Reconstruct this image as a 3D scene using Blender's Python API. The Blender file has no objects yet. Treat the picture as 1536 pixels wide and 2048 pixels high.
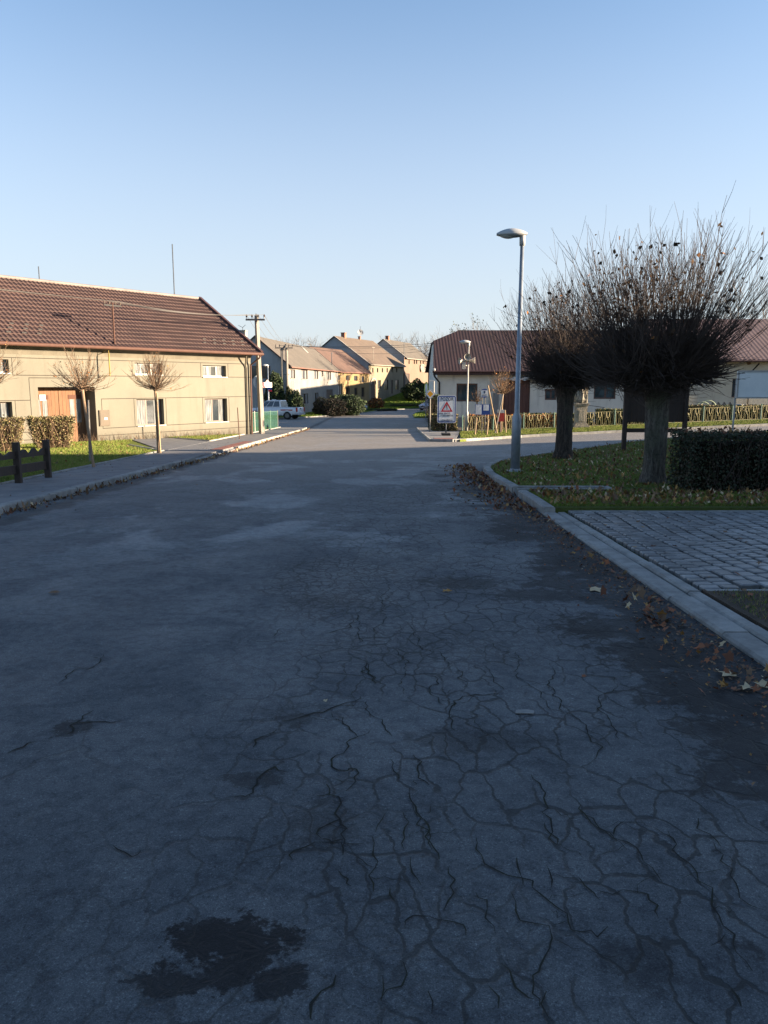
import bpy, bmesh, math, random
import numpy as np
from mathutils import Vector, Matrix
R = math.radians
SC = bpy.context.scene
COL = SC.collection
random.seed(7)
RNG = np.random.default_rng(11)

# ------------------------------------------------------------------ camera
PITCH = math.atan(256/1540)
cam_d = bpy.data.cameras.new('camera')
cam = bpy.data.objects.new('camera', cam_d); COL.objects.link(cam)
cam_d.sensor_fit = 'VERTICAL'; cam_d.sensor_height = 24.0
cam_d.lens = 24.0*1540/2048
cam_d.clip_start = 0.1; cam_d.clip_end = 4000
cam.location = (0, 0, 1.6)
cam.rotation_euler = (math.pi/2-PITCH, 0, 0)
SC.camera = cam
SC.render.resolution_x = 768; SC.render.resolution_y = 1024

# ------------------------------------------------------------------ sky and sun
SUN_AZ = R(88)          # from -Y towards +X
SUN_EL = R(10.5)
SUNV = Vector((math.sin(SUN_AZ)*math.cos(SUN_EL), -math.cos(SUN_AZ)*math.cos(SUN_EL), math.sin(SUN_EL)))
world = bpy.data.worlds.new('World'); SC.world = world; world.use_nodes = True
wn = world.node_tree
for nd in list(wn.nodes): wn.nodes.remove(nd)
sky = wn.nodes.new('ShaderNodeTexSky'); sky.sky_type = 'NISHITA'; sky.sun_disc = False
sky.sun_elevation = SUN_EL; sky.sun_rotation = math.atan2(SUNV.x, SUNV.y)
sky.altitude = 250; sky.air_density = 1.0; sky.dust_density = 1.0; sky.ozone_density = 3.2
bg = wn.nodes.new('ShaderNodeBackground'); bg.inputs['Strength'].default_value = 0.06
wo = wn.nodes.new('ShaderNodeOutputWorld')
tint = wn.nodes.new('ShaderNodeMix'); tint.data_type = 'RGBA'; tint.blend_type = 'MULTIPLY'; tint.inputs[0].default_value = 1.0
tint.inputs[7].default_value = (0.96, 0.995, 1.0, 1)
hs = wn.nodes.new('ShaderNodeHueSaturation'); hs.inputs['Saturation'].default_value = 0.92; wn.links.new(sky.outputs[0], hs.inputs['Color'])
wn.links.new(hs.outputs[0], tint.inputs[6]); 
# thin whitish haze low in the sky, by elevation
tc = wn.nodes.new('ShaderNodeTexCoord'); sx = wn.nodes.new('ShaderNodeSeparateXYZ'); wn.links.new(tc.outputs['Generated'], sx.inputs[0])
mr = wn.nodes.new('ShaderNodeMapRange'); mr.interpolation_type = 'SMOOTHSTEP'; wn.links.new(sx.outputs[2], mr.inputs[0])
for i_, v_ in enumerate((-.02, .52, .80, 0.0)): mr.inputs[i_+1].default_value = v_
hz_mix = wn.nodes.new('ShaderNodeMix'); hz_mix.data_type = 'RGBA'; wn.links.new(mr.outputs[0], hz_mix.inputs[0]); wn.links.new(tint.outputs[2], hz_mix.inputs[6]); hz_mix.inputs[7].default_value = (2.4, 2.5, 2.7, 1)
wn.links.new(hz_mix.outputs[2], bg.inputs[0]); wn.links.new(bg.outputs[0], wo.inputs[0])
sun_d = bpy.data.lights.new('sun', 'SUN'); sun_d.energy = 4.6; sun_d.angle = R(0.55); sun_d.color = (1.0, 0.79, 0.56)
sun = bpy.data.objects.new('sun', sun_d); COL.objects.link(sun)
sun.rotation_euler = SUNV.to_track_quat('Z', 'Y').to_euler(); sun.location = (60, 0, 40)
SC.view_settings.view_transform = 'Standard'; SC.view_settings.look = 'None'
SC.view_settings.exposure = 2.45; SC.view_settings.gamma = 1

# ------------------------------------------------------------------ picture helpers
_c, _s = math.cos(PITCH), math.sin(PITCH)
def ray(px, py):
    cx = (px-768)/1540; cy = (1024-py)/1540
    return Vector((cx, _c+cy*_s, -_s+cy*_c))
EYE = Vector((0, 0, 1.6))
def at(px, py, Y):
    d = ray(px, py); return EYE + d*(Y/d.y)
def sstep(a): a = min(1, max(0, a)); return a*a*(3-2*a)
def g(x, y):
    """height of the ground"""
    if y < 55: z = -0.027*y
    elif y < 118: z = -1.485-0.0095*(y-55)
    elif y < 140: z = -2.0835+2.2*sstep((y-118)/22)
    else: z = 0.1165
    z += 0.037*min(max(x-5, 0), 25)*sstep((y-20)/15)*(1-0.0*y)
    return z
def gnd(px, py, dz=0.0):
    d = ray(px, py); lo, hi = 0.5, 400.0
    for _ in range(60):
        t = (lo+hi)/2; p = EYE+d*t
        if p.z > g(p.x, p.y)+dz: lo = t
        else: hi = t
    p = EYE+d*lo
    return Vector((p.x, p.y, g(p.x, p.y)+dz))

# ------------------------------------------------------------------ materials
_mats = {}
def srgb(h):
    h = h.lstrip('#'); o = []
    for i in (0, 2, 4):
        v = int(h[i:i+2], 16)/255
        o.append(v/12.92 if v <= .04045 else ((v+.055)/1.055)**2.4)
    return tuple(o)+(1,)
class NT:
    def __init__(s, name):
        s.m = bpy.data.materials.new(name); s.m.use_nodes = True
        s.t = s.m.node_tree; s.t.nodes.clear()
        s.out = s.n('ShaderNodeOutputMaterial'); s.b = s.n('ShaderNodeBsdfPrincipled')
        s.l(s.b.outputs[0], s.out.inputs[0])
        s.geo = s.n('ShaderNodeNewGeometry'); s.pos = s.geo.outputs['Position']
    def n(s, t, **k):
        x = s.t.nodes.new(t)
        for a, b in k.items(): setattr(x, a, b)
        return x
    def l(s, a, b): s.t.links.new(a, b)
    def setv(s, sock, v):
        if hasattr(v, 'links'): s.l(v, sock)
        else: sock.default_value = v
    def math(s, op, a, b=None, c=None, clamp=False):
        x = s.n('ShaderNodeMath', operation=op); x.use_clamp = clamp
        s.setv(x.inputs[0], a)
        if b is not None: s.setv(x.inputs[1], b)
        if c is not None: s.setv(x.inputs[2], c)
        return x.outputs[0]
    def mapr(s, v, a, b, c=0.0, d=1.0, smooth=True):
        x = s.n('ShaderNodeMapRange'); x.interpolation_type = 'SMOOTHSTEP' if smooth else 'LINEAR'
        s.setv(x.inputs[0], v)
        for i, q in enumerate((a, b, c, d)): x.inputs[i+1].default_value = q
        return x.outputs[0]
    def scale(s, v, sc):
        x = s.n('ShaderNodeMapping'); s.l(v, x.inputs[0]); x.inputs['Scale'].default_value = sc; return x.outputs[0]
    def noise(s, scale, detail=4, rough=.55, vec=None, dist=0):
        x = s.n('ShaderNodeTexNoise'); s.l(vec or s.pos, x.inputs['Vector'])
        x.inputs['Scale'].default_value = scale; x.inputs['Detail'].default_value = detail
        x.inputs['Roughness'].default_value = rough; x.inputs['Distortion'].default_value = dist
        return x.outputs[0]
    def mix(s, f, a, b, mode='MIX'):
        x = s.n('ShaderNodeMix', data_type='RGBA', blend_type=mode)
        s.setv(x.inputs[0], f); s.setv(x.inputs[6], a); s.setv(x.inputs[7], b)
        return x.outputs[2]
    def bump(s, h, strength, dist=.01):
        x = s.n('ShaderNodeBump'); s.l(h, x.inputs['Height']); x.inputs['Strength'].default_value = strength
        x.inputs['Distance'].default_value = dist; s.l(x.outputs[0], s.b.inputs['Normal']); return x
    def sep(s):
        x = s.n('ShaderNodeSeparateXYZ'); s.l(s.pos, x.inputs[0]); return x.outputs
def M(name, c1, c2=None, scale=3, rough=.8, bump=.3, bd=.01, metal=0, spec=.4, fine=None, rnd=0, coat=0):
    """plain weathered surface: two tones mixed by noise, fine grain, bump"""
    if name in _mats: return _mats[name]
    if isinstance(c1, str): c1 = srgb(c1)
    if c2 is None: c2 = tuple(v*.75 for v in c1[:3])+(1,)
    if isinstance(c2, str): c2 = srgb(c2)
    k = NT(name)
    f = k.mapr(k.noise(scale, 6, .65), .35, .68)
    col = k.mix(f, c1, c2)
    if rnd:
        r = k.n('ShaderNodeHueSaturation'); k.l(col, r.inputs['Color'])
        k.l(k.mapr(k.geo.outputs['Random Per Island'], 0, 1, 1-rnd, 1+rnd, False), r.inputs['Value']); col = r.outputs[0]
    fn = k.noise(fine or scale*14, 3, .6)
    col = k.mix(k.mapr(fn, .3, .7, 0, .22), col, (c2[0]*.6, c2[1]*.6, c2[2]*.6, 1))
    k.l(col, k.b.inputs['Base Color'])
    k.b.inputs['Roughness'].default_value = rough; k.b.inputs['Metallic'].default_value = metal
    k.b.inputs['Specular IOR Level'].default_value = spec; k.b.inputs['Coat Weight'].default_value = coat
    if bump: k.bump(fn, bump, bd)
    _mats[name] = k.m; return k.m

# ------------------------------------------------------------------ mesh helpers
def link(o):
    COL.objects.link(o); return o
def tag(o, label=None, cat=None, group=None, kind=None):
    if label: o['label'] = label
    if cat: o['category'] = cat
    if group: o['group'] = group
    if kind: o['kind'] = kind
    return o
def empty(name, loc, label, cat, group=None):
    o = bpy.data.objects.new(name, None); o.location = Vector(loc); o.empty_display_size = .2
    link(o); return tag(o, label, cat, group)
def rootloc(o):
    v = Vector((0, 0, 0))
    while o is not None: v += o.location; o = o.parent
    return v
class MB:
    def __init__(s): s.v = []; s.f = []; s.m = []
    def add(s, vs, fs, mi=0):
        b = len(s.v); s.v += [tuple(q) for q in vs]; s.f += [tuple(i+b for i in f) for f in fs]; s.m += [mi]*len(fs); return s
    def frame(s, o, a, b, c, mi=0):
        """box from corner o with edge vectors a,b,c"""
        o, a, b, c = map(Vector, (o, a, b, c))
        if a.cross(b).dot(c) < 0: a, b = b, a
        P = [o, o+a, o+a+b, o+b, o+c, o+a+c, o+a+b+c, o+b+c]
        return s.add(P, [(3,2,1,0),(4,5,6,7),(0,1,5,4),(1,2,6,5),(2,3,7,6),(3,0,4,7)], mi)
    def box(s, cx, cy, cz, sx, sy, sz, rz=0, mi=0):
        a = Vector((math.cos(rz), math.sin(rz), 0))*sx; b = Vector((-math.sin(rz), math.cos(rz), 0))*sy
        c = Vector((0, 0, sz)); return s.frame(Vector((cx, cy, cz))-a/2-b/2-c/2, a, b, c, mi)
    def bar(s, p, q, w, h=None, mi=0, up=(0, 0, 1)):
        p, q = Vector(p), Vector(q); d = q-p; h = h or w
        x = d.cross(Vector(up))
        if x.length < 1e-6: x = d.cross(Vector((1, 0, 0)))
        x.normalize(); y = x.cross(d).normalized()
        return s.frame(p-x*w/2-y*h/2, x*w, y*h, d, mi)
    def tube(s, pts, rad, n=8, mi=0, cap=True):
        pts = [Vector(p) for p in pts]; N = len(pts)
        if not hasattr(rad, '__len__'): rad = [rad]*N
        vs = []; fs = []; px_ = None
        for i, p in enumerate(pts):
            d = (pts[min(i+1, N-1)]-pts[max(i-1, 0)]).normalized()
            if d.length < 1e-6: d = (pts[1]-pts[0]).normalized()
            if px_ is None: px_ = d.cross(Vector((0, 0, 1)) if abs(d.z) < .9 else Vector((1, 0, 0)))
            x = px_-d*px_.dot(d)
            if x.length < 1e-5: x = d.cross(Vector((.3, 1, .2)))
            x.normalize(); px_ = x; y = d.cross(x)
            for k in range(n):
                a = 2*math.pi*k/n; vs.append(p+(x*math.cos(a)+y*math.sin(a))*rad[i])
        for i in range(N-1):
            for k in range(n):
                a = i*n+k; b = i*n+(k+1) % n; fs.append((a, a+n, b+n, b))
        if cap: fs.append(tuple(range(n))); fs.append(tuple(reversed(range((N-1)*n, N*n))))
        return s.add(vs, fs, mi)
    def lathe(s, c, prof, n=16, mi=0, sq=1.0):
        c = Vector(c); vs = []; fs = []; N = len(prof)
        for r, z in prof:
            for k in range(n):
                a = 2*math.pi*(k+.5)/n; vs.append(c+Vector((math.cos(a)*r, math.sin(a)*r*sq, z)))
        for i in range(N-1):
            for k in range(n):
                a = i*n+k; b = i*n+(k+1) % n; fs.append((a, b, b+n, a+n))
        fs.append(tuple(reversed(range(n)))); fs.append(tuple(range((N-1)*n, N*n)))
        return s.add(vs, fs, mi)
    def prism(s, poly, depth, mi=0):
        """poly: list of 3D pts, extruded by vector depth"""
        P = [Vector(p) for p in poly]; D = Vector(depth); n = len(P)
        nrm = Vector((0, 0, 0))
        for i in range(n): nrm += P[i].cross(P[(i+1) % n])
        if nrm.dot(D) > 0: P.reverse()
        vs = P+[p+D for p in P]; fs = [tuple(range(n)), tuple(reversed(range(n, 2*n)))]
        for i in range(n): j = (i+1) % n; fs.append((i, i+n, j+n, j))
        return s.add(vs, fs, mi)
    def build(s, name, mats, parent=None, smooth=False, bevel=0, origin=None):
        if not isinstance(mats, (list, tuple)): mats = [mats]
        V = np.array(s.v, dtype=float).reshape(-1, 3)
        if parent is not None: off = rootloc(parent); off = np.array(off)
        elif origin is not None: off = np.array(Vector(origin))
        else: off = np.array([(V[:, 0].min()+V[:, 0].max())/2, (V[:, 1].min()+V[:, 1].max())/2, V[:, 2].min()])
        me = bpy.data.meshes.new(name); me.from_pydata((V-off).tolist(), [], s.f)
        for m in mats: me.materials.append(m)
        if len(mats) > 1: me.polygons.foreach_set('material_index', s.m)
        if smooth: me.polygons.foreach_set('use_smooth', [True]*len(s.f))
        me.update(); o = bpy.data.objects.new(name, me); link(o)
        if parent is not None: o.parent = parent
        else: o.location = off
        if bevel:
            b = o.modifiers.new('b', 'BEVEL'); b.width = bevel; b.segments = 2; b.limit_method = 'ANGLE'
        if smooth and False: pass
        return o
def npmesh(name, V, k, mats, mi=None, parent=None, origin=None):
    """V: (n*k,3) vertices, faces of k consecutive vertices"""
    V = np.asarray(V, dtype=np.float32).reshape(-1, 3); n = len(V)//k
    if parent is not None: off = np.array(rootloc(parent), dtype=np.float32)
    elif origin is not None: off = np.array(Vector(origin), dtype=np.float32)
    else: off = np.array([V[:, 0].mean(), V[:, 1].mean(), V[:, 2].min()], dtype=np.float32)
    me = bpy.data.meshes.new(name); me.vertices.add(n*k); me.loops.add(n*k); me.polygons.add(n)
    me.vertices.foreach_set('co', (V-off).ravel()); me.loops.foreach_set('vertex_index', np.arange(n*k, dtype=np.int32))
    me.polygons.foreach_set('loop_start', np.arange(0, n*k, k, dtype=np.int32))
    if not isinstance(mats, (list, tuple)): mats = [mats]
    for m in mats: me.materials.append(m)
    if mi is not None: me.polygons.foreach_set('material_index', np.asarray(mi, dtype=np.int32))
    me.update(calc_edges=True); me.validate()
    o = bpy.data.objects.new(name, me); link(o)
    if parent is not None: o.parent = parent
    else: o.location = off.tolist()
    return o
def copy_tree(o, parent=None):
    c = o.copy(); COL.objects.link(c); c.parent = parent
    for ch in list(o.children): copy_tree(ch, c)
    return c
def text_part(txt, size, o, right, up, mat, parent, name='lettering', sx=1.0, align='CENTER', th=.002):
    cu = bpy.data.curves.new('t', 'FONT'); cu.body = txt; cu.size = size; cu.align_x = align; cu.align_y = 'CENTER'
    cu.extrude = th; cu.resolution_u = 3; cu.offset = size*.02
    ob = bpy.data.objects.new('t', cu); link(ob)
    dg = bpy.context.evaluated_depsgraph_get(); me = bpy.data.meshes.new_from_object(ob.evaluated_get(dg))
    bpy.data.objects.remove(ob); bpy.data.curves.remove(cu)
    r = Vector(right).normalized(); u = Vector(up).normalized(); n = r.cross(u)
    off = rootloc(parent)
    mt = Matrix(((r.x*sx, u.x, n.x, o[0]-off.x), (r.y*sx, u.y, n.y, o[1]-off.y), (r.z*sx, u.z, n.z, o[2]-off.z), (0, 0, 0, 1)))
    me.transform(mt); me.materials.clear(); me.materials.append(mat)
    t = bpy.data.objects.new(name, me); link(t); t.parent = parent; return t

# ------------------------------------------------------------------ sheets following the ground
def resamp(pts, n):
    P = [Vector((p[0], p[1])) for p in pts]; L = [0]
    for a, b in zip(P, P[1:]): L.append(L[-1]+(b-a).length)
    out = []
    for i in range(n):
        t = L[-1]*i/(n-1); k = 0
        while k < len(L)-2 and L[k+1] < t: k += 1
        f = (t-L[k])/max(1e-9, L[k+1]-L[k]); out.append(P[k].lerp(P[k+1], f))
    return out
def sheet(name, A, B, dz, mat, n=60, m=8, skirt=.2, matched=False, kind='structure', label=None, cat=None, zf=None):
    """ground-hugging sheet between polylines A and B"""
    if not matched: A = resamp(A, n); B = resamp(B, n)
    else: A = [Vector(p) for p in A]; B = [Vector(p) for p in B]; n = len(A)
    mb = MB(); zf = zf or (lambda x, y: g(x, y))
    idx = {}
    for i in range(n):
        for j in range(m+1):
            p = A[i].lerp(B[i], j/m); idx[i, j] = len(mb.v); mb.v.append((p.x, p.y, zf(p.x, p.y)+dz))
    def quad(a, b, c, d): mb.f.append((a, b, c, d)); mb.m.append(0)
    e = A[min(1, n-1)]-A[0]; w = B[0]-A[0]; flip = (e.x*w.y-e.y*w.x) < 0
    for i in range(n-1):
        for j in range(m):
            q = (idx[i, j], idx[i+1, j], idx[i+1, j+1], idx[i, j+1])
            if not flip: pass
            else: q = q[::-1]
            mb.f.append(q); mb.m.append(0)
    if skirt:
        ring = [idx[i, 0] for i in range(n)]+[idx[n-1, j] for j in range(1, m+1)]+[idx[i, m] for i in range(n-2, -1, -1)]+[idx[0, j] for j in range(m-1, 0, -1)]
        b = len(mb.v)
        for r in ring: v = mb.v[r]; mb.v.append((v[0], v[1], v[2]-skirt))
        k = len(ring)
        for i in range(k): q = (ring[i], b+i, b+(i+1) % k, ring[(i+1) % k]); mb.f.append(q); mb.m.append(0)
    o = mb.build(name, mat, origin=(0, 0, 0)); tag(o, label, cat, None, kind)
    me = o.data; bm = bmesh.new(); bm.from_mesh(me); bmesh.ops.recalc_face_normals(bm, faces=bm.faces[:])
    if skirt == 0:
        bm.faces.ensure_lookup_table()
        if bm.faces[0].normal.z < 0: bmesh.ops.reverse_faces(bm, faces=bm.faces[:])
    bm.to_mesh(me); bm.free()
    return o
def kerb(name, pts, w, h, mat, L=1.0, gap=.012, side=1, z0=-.15, tone=None):
    """row of kerbstones along a polyline; stone material uses random per island"""
    tot = sum((Vector(b[:2])-Vector(a[:2])).length for a, b in zip(pts, pts[1:]))
    n = max(2, int(tot/L)+1); P = resamp(pts, n); mb = MB()
    for a, b in zip(P, P[1:]):
        d = (b-a).normalized(); nn = Vector((-d.y, d.x))*side
        a2 = a+d*gap/2; b2 = b-d*gap/2; bv = .018
        j = random.uniform(-.006, .006); jz = random.uniform(-.006, .006)
        sec = [(0, z0), (0, h-bv), (bv, h), (w-bv, h), (w, h-bv), (w, z0)]
        vs = []
        for p in (a2, b2):
            for x, z in sec:
                q = p+nn*(x+j); vs.append((q.x, q.y, g(q.x, q.y)+z+jz))
        fs = [(0,1,2,3,4,5), (11,10,9,8,7,6)]+[(i, i+6, (i+1) % 6+6, (i+1) % 6) for i in range(6)]
        mb.add(vs, fs)
    o = mb.build(name, mat, origin=(0, 0, 0)); tag(o, kind='structure')
    bm = bmesh.new(); bm.from_mesh(o.data); bmesh.ops.recalc_face_normals(bm, faces=bm.faces[:]); bm.to_mesh(o.data); bm.free()
    return o
# ================================================================== GROUND
def asphalt():
    k = NT('asphalt'); P = k.sep(); X, Y = P[0], P[1]
    big = k.noise(.35, 4, .6, dist=.6); mid = k.noise(1.6, 5, .62, dist=.4); fine = k.noise(85, 3, .7); med = k.noise(14, 4, .65)
    streak = k.noise(1.0, 4, .6, vec=k.scale(k.pos, (.9, .28, 1)), dist=.3)
    c = k.mix(k.mapr(big, .35, .65), (.074, .083, .092, 1), (.106, .114, .120, 1))
    c = k.mix(k.mapr(mid, .42, .66, 0, .65), c, (.053, .061, .070, 1))
    c = k.mix(k.mapr(streak, .5, .72, 0, .55), c, (.125, .132, .135, 1))
    # worn pale mid-road patches, with sky sheen painted in as bluish colour
    pale = k.math('MULTIPLY', k.mapr(k.noise(.75, 5, .62, vec=k.scale(k.pos, (.75, .55, 1)), dist=.35), .5, .6), k.mapr(Y, 6.5, 10))
    c = k.mix(k.math('MULTIPLY', pale, .55), c, (.190, .215, .228, 1))
    sunlit_far = k.math('MULTIPLY', k.mapr(k.math('ADD', Y, k.math('MULTIPLY', k.math('SUBTRACT', mid, .5), 14)), 9, 30, 0, 1), .85)  # paler asphalt with distance; sunlit strip's warm brightness put into the colour
    c = k.mix(sunlit_far, c, (.225, .205, .182, 1))
    near_dark = k.mapr(k.math('ADD', Y, k.math('MULTIPLY', k.math('SUBTRACT', big, .5), 5)), 2.0, 6.5, .25, 0)  # vignette-like darkening of the foreground, put into the road colour
    c = k.mix(near_dark, c, (.030, .034, .036, 1))
    # damp dirt along the right-hand kerb
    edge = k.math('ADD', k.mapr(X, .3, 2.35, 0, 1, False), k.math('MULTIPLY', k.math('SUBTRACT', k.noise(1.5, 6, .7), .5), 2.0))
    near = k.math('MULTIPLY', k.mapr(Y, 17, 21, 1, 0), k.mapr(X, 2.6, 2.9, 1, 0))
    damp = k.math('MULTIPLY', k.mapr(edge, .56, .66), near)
    edge2 = k.math('ADD', k.mapr(X, -4.55, -5.3, 0, 1, False), k.math('MULTIPLY', k.math('SUBTRACT', k.noise(1.8, 5, .68), .5), 1.4))
    damp2 = k.math('MULTIPLY', k.mapr(edge2, .55, .8), k.mapr(X, -5.6, -5.3))
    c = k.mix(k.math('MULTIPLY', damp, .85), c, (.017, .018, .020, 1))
    c = k.mix(k.math('MULTIPLY', damp2, .7), c, (.03, .027, .024, 1))
    # stains
    spots = STAINS
    warp = k.noise(13, 9, .75); tot = None
    for (sx, sy, rx, ry, st) in spots:
        dx = k.math('DIVIDE', k.math('SUBTRACT', X, sx), rx); dy = k.math('DIVIDE', k.math('SUBTRACT', Y, sy), ry)
        d = k.math('SQRT', k.math('ADD', k.math('MULTIPLY', dx, dx), k.math('MULTIPLY', dy, dy)))
        d = k.math('ADD', d, k.math('MULTIPLY', k.math('SUBTRACT', warp, .5), 3.6))
        m = k.math('MULTIPLY', k.mapr(d, .75, 1.05, 1, 0), st); tot = m if tot is None else k.math('MAXIMUM', tot, m)
    c = k.mix(tot, c, (.009, .009, .010, 1))
    # crazed cracking
    wv = k.n('ShaderNodeTexNoise'); k.l(k.pos, wv.inputs['Vector']); wv.inputs['Scale'].default_value = 5; wv.inputs['Detail'].default_value = 4
    va = k.n('ShaderNodeVectorMath', operation='MULTIPLY_ADD'); k.l(wv.outputs['Color'], va.inputs[0]); va.inputs[1].default_value = (.20, .20, 0); k.l(k.pos, va.inputs[2])
    def crk(scale, w, vec=None):
        v = k.n('ShaderNodeTexVoronoi', feature='DISTANCE_TO_EDGE'); k.l(vec or va.outputs[0], v.inputs['Vector']); v.inputs['Scale'].default_value = scale
        v.voronoi_dimensions = '2D'; return k.mapr(v.outputs['Distance'], w*.4, w, 1, 0)
    tw_ = k.noise(2.7, 3, .5)
    zone = None
    for (sx, sy, rx, ry, st) in ALLIG:
        dx = k.math('DIVIDE', k.math('SUBTRACT', X, sx), rx); dy = k.math('DIVIDE', k.math('SUBTRACT', Y, sy), ry)
        d = k.math('SQRT', k.math('ADD', k.math('MULTIPLY', dx, dx), k.math('MULTIPLY', dy, dy)))
        d = k.math('ADD', d, k.math('MULTIPLY', k.math('SUBTRACT', mid, .5), 1.6))
        m = k.math('MULTIPLY', k.mapr(d, .6, 1.05, 1, 0), st); zone = m if zone is None else k.math('MAXIMUM', zone, m)
    fadew = k.mapr(k.noise(1.5, 4, .6), .38, .5)
    ck = k.math('MULTIPLY', k.math('MAXIMUM', crk(5.6, .065), crk(9.5, .075)), zone)
    big_c = k.math('MULTIPLY', k.math('MULTIPLY', crk(5.4, .056, k.scale(va.outputs[0], (1.25, .62, 1))), fadew), k.mapr(X, -1.6, .1, .0, .95))
    big_c = k.math('MAXIMUM', big_c, k.math('MULTIPLY', k.math('MULTIPLY', crk(1.3, .016, k.scale(va.outputs[0], (1.2, .7, 1))), k.mapr(k.noise(1.1, 3), .5, .6)), .4))
    big_c = k.math('MULTIPLY', big_c, k.mapr(X, 2.1, 2.5, 1, 0))
    ck = k.math('MAXIMUM', ck, big_c)
    ck = k.math('MULTIPLY', ck, k.mapr(Y, 13, 20, 1, .0))
    c = k.mix(k.mapr(fine, .54, .72, 0, .8), c, (2.0, 2.0, 1.95, 1), 'MULTIPLY')
    c = k.mix(k.mapr(fine, .28, .46, .85, 0), c, (.35, .36, .4, 1), 'MULTIPLY')
    c = k.mix(k.mapr(med, .32, .6, .8, 0), c, (.55, .56, .6, 1), 'MULTIPLY')
    agg = k.noise(230, 2, .6); c = k.mix(k.mapr(agg, .52, .72, 0, .7), c, (2.3, 2.3, 2.25, 1), 'MULTIPLY'); c = k.mix(k.mapr(agg, .28, .45, .8, 0), c, (.3, .3, .33, 1), 'MULTIPLY')
    c = k.mix(k.math('MULTIPLY', ck, .75), c, (.016, .017, .017, 1))
    gr = k.noise(3.1, 5, .7); c = k.mix(k.mapr(gr, .68, .8, 0, .5), c, (.12, .11, .095, 1))
    k.l(c, k.b.inputs['Base Color'])
    r = k.mapr(mid, .3, .7, .68, .85); r = k.math('SUBTRACT', r, k.math('MULTIPLY', pale, .12)); k.l(r, k.b.inputs['Roughness'])
    k.b.inputs['Specular IOR Level'].default_value = .28
    h = k.math('ADD', k.math('MULTIPLY', fine, .5), k.math('MULTIPLY', ck, -1.6)); h = k.math('ADD', h, k.math('MULTIPLY', med, .9))
    k.bump(h, .55, .008)
    return k.m
def GP(px, py): p = gnd(px, py); return p.x, p.y
def spot(px, py, rx, ry, st=.9): x, y = GP(px, py); return (x, y, rx, ry, st)
STAINS = [spot(455, 1885, .20, .13, 1), spot(470, 1935, .16, .10, .95), spot(550, 1960, .11, .09, .9), spot(350, 1965, .12, .05, .9), spot(400, 1860, .07, .08, .9), spot(440, 1950, .12, .05, .8), spot(925, 1165, .42, .28, .6), spot(640, 1200, .35, .22, .35), spot(1080, 1190, .5, .25, .7),
          spot(1250, 1255, .55, .3, .75), spot(1275, 1925, .12, .12, .45), spot(145, 1455, .12, .10, .7), spot(950, 1480, .33, .16, .4), spot(1160, 1130, .5, .5, .6), spot(1330, 1310, .4, .35, .75),
          spot(1440, 1400, .3, .5, .8), spot(1520, 1480, .25, .4, .6), spot(980, 980, .7, 1.0, .5), spot(590, 1440, .12, .09, .55), spot(510, 1560, .16, .08, .6), spot(650, 1650, .14, .18, .35)]
ALLIG = [spot(660, 1140, .75, 1.0, 1), spot(640, 1180, .7, .5, .9), spot(700, 1215, .7, .5, .8), spot(840, 1290, .8, .7, .55), spot(690, 1640, .3, .4, .3), spot(820, 1900, .45, .4, .35),
         spot(1010, 1060, .6, 1.1, .6), spot(640, 1420, .4, .12, .5), spot(800, 1120, .6, .8, .5), spot(540, 1960, .5, .25, .25), spot(1150, 1260, .9, .4, .4), spot(880, 1165, .5, .5, .5)]
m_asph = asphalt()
def grassmat(name, c1, c2, c3, sc=2.0):
    k = NT(name); c = k.mix(k.mapr(k.noise(sc, 6, .7), .35, .65), c1, c2)
    c = k.mix(k.mapr(k.noise(sc*9, 4, .7), .45, .7, 0, .8), c, c3)
    k.l(c, k.b.inputs['Base Color']); k.b.inputs['Roughness'].default_value = .95; k.b.inputs['Specular IOR Level'].default_value = .1
    k.bump(k.noise(sc*22, 4, .75), 1.0, .04); return k.m
m_grass = grassmat('turf', (.12, .155, .028, 1), (.15, .175, .035, 1), (.08, .085, .03, 1))
m_grassd = grassmat('turf_dark', (.07, .10, .025, 1), (.10, .13, .035, 1), (.09, .065, .035, 1), 3)  # darker, browner turf for the lawn island
m_soil = M('soil', (.07, .05, .035, 1), (.035, .026, .018, 1), 4, .95, .8, .03)
m_kerb = M('kerb_concrete', (.25, .25, .24, 1), (.15, .15, .145, 1), 5, .85, .5, .004, rnd=.18)
m_kerbw = M('pale_kerb', (.36, .34, .30, 1), (.25, .23, .20, 1), 5, .85, .5, .004, rnd=.15)
m_field = grassmat('field', (.07, .10, .03, 1), (.10, .11, .04, 1), (.05, .06, .025, 1), .2)

# ground: one sheet to the horizon
mb = MB()
def axis(lo, hi, steps): 
    r = []; v = lo
    while v < hi: r.append(v); v += steps(v)
    r.append(hi); return r
xs = axis(-1500, 1500, lambda v: 1 if -20 <= v < 36 else (6 if -90 <= v < 90 else 141))
ys = axis(-600, 2500, lambda v: 1 if -4 <= v < 60 else (2 if 60 <= v < 160 else (12 if -60 <= v < 220 else 110)))
for y in ys:
    for x in xs: mb.v.append((x, y, g(x, y)-.07))
nx = len(xs)
for j in range(len(ys)-1):
    for i in range(nx-1): a = j*nx+i; mb.f.append((a, a+1, a+1+nx, a+nx)); mb.m.append(0)
tag(mb.build('ground', m_field, origin=(0, 0, 0)), kind='structure')
# road surface: one asphalt sheet under kerbs and lawns
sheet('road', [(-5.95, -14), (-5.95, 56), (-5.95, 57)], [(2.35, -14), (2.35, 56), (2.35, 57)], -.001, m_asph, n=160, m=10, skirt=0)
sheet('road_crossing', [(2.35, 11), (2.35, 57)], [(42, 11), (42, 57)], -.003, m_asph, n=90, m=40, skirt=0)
sheet('road_beyond', [(-60, 57), (42, 57)], [(-60, 121), (42, 121)], -.001, m_asph, n=103, m=32, skirt=0)

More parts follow.
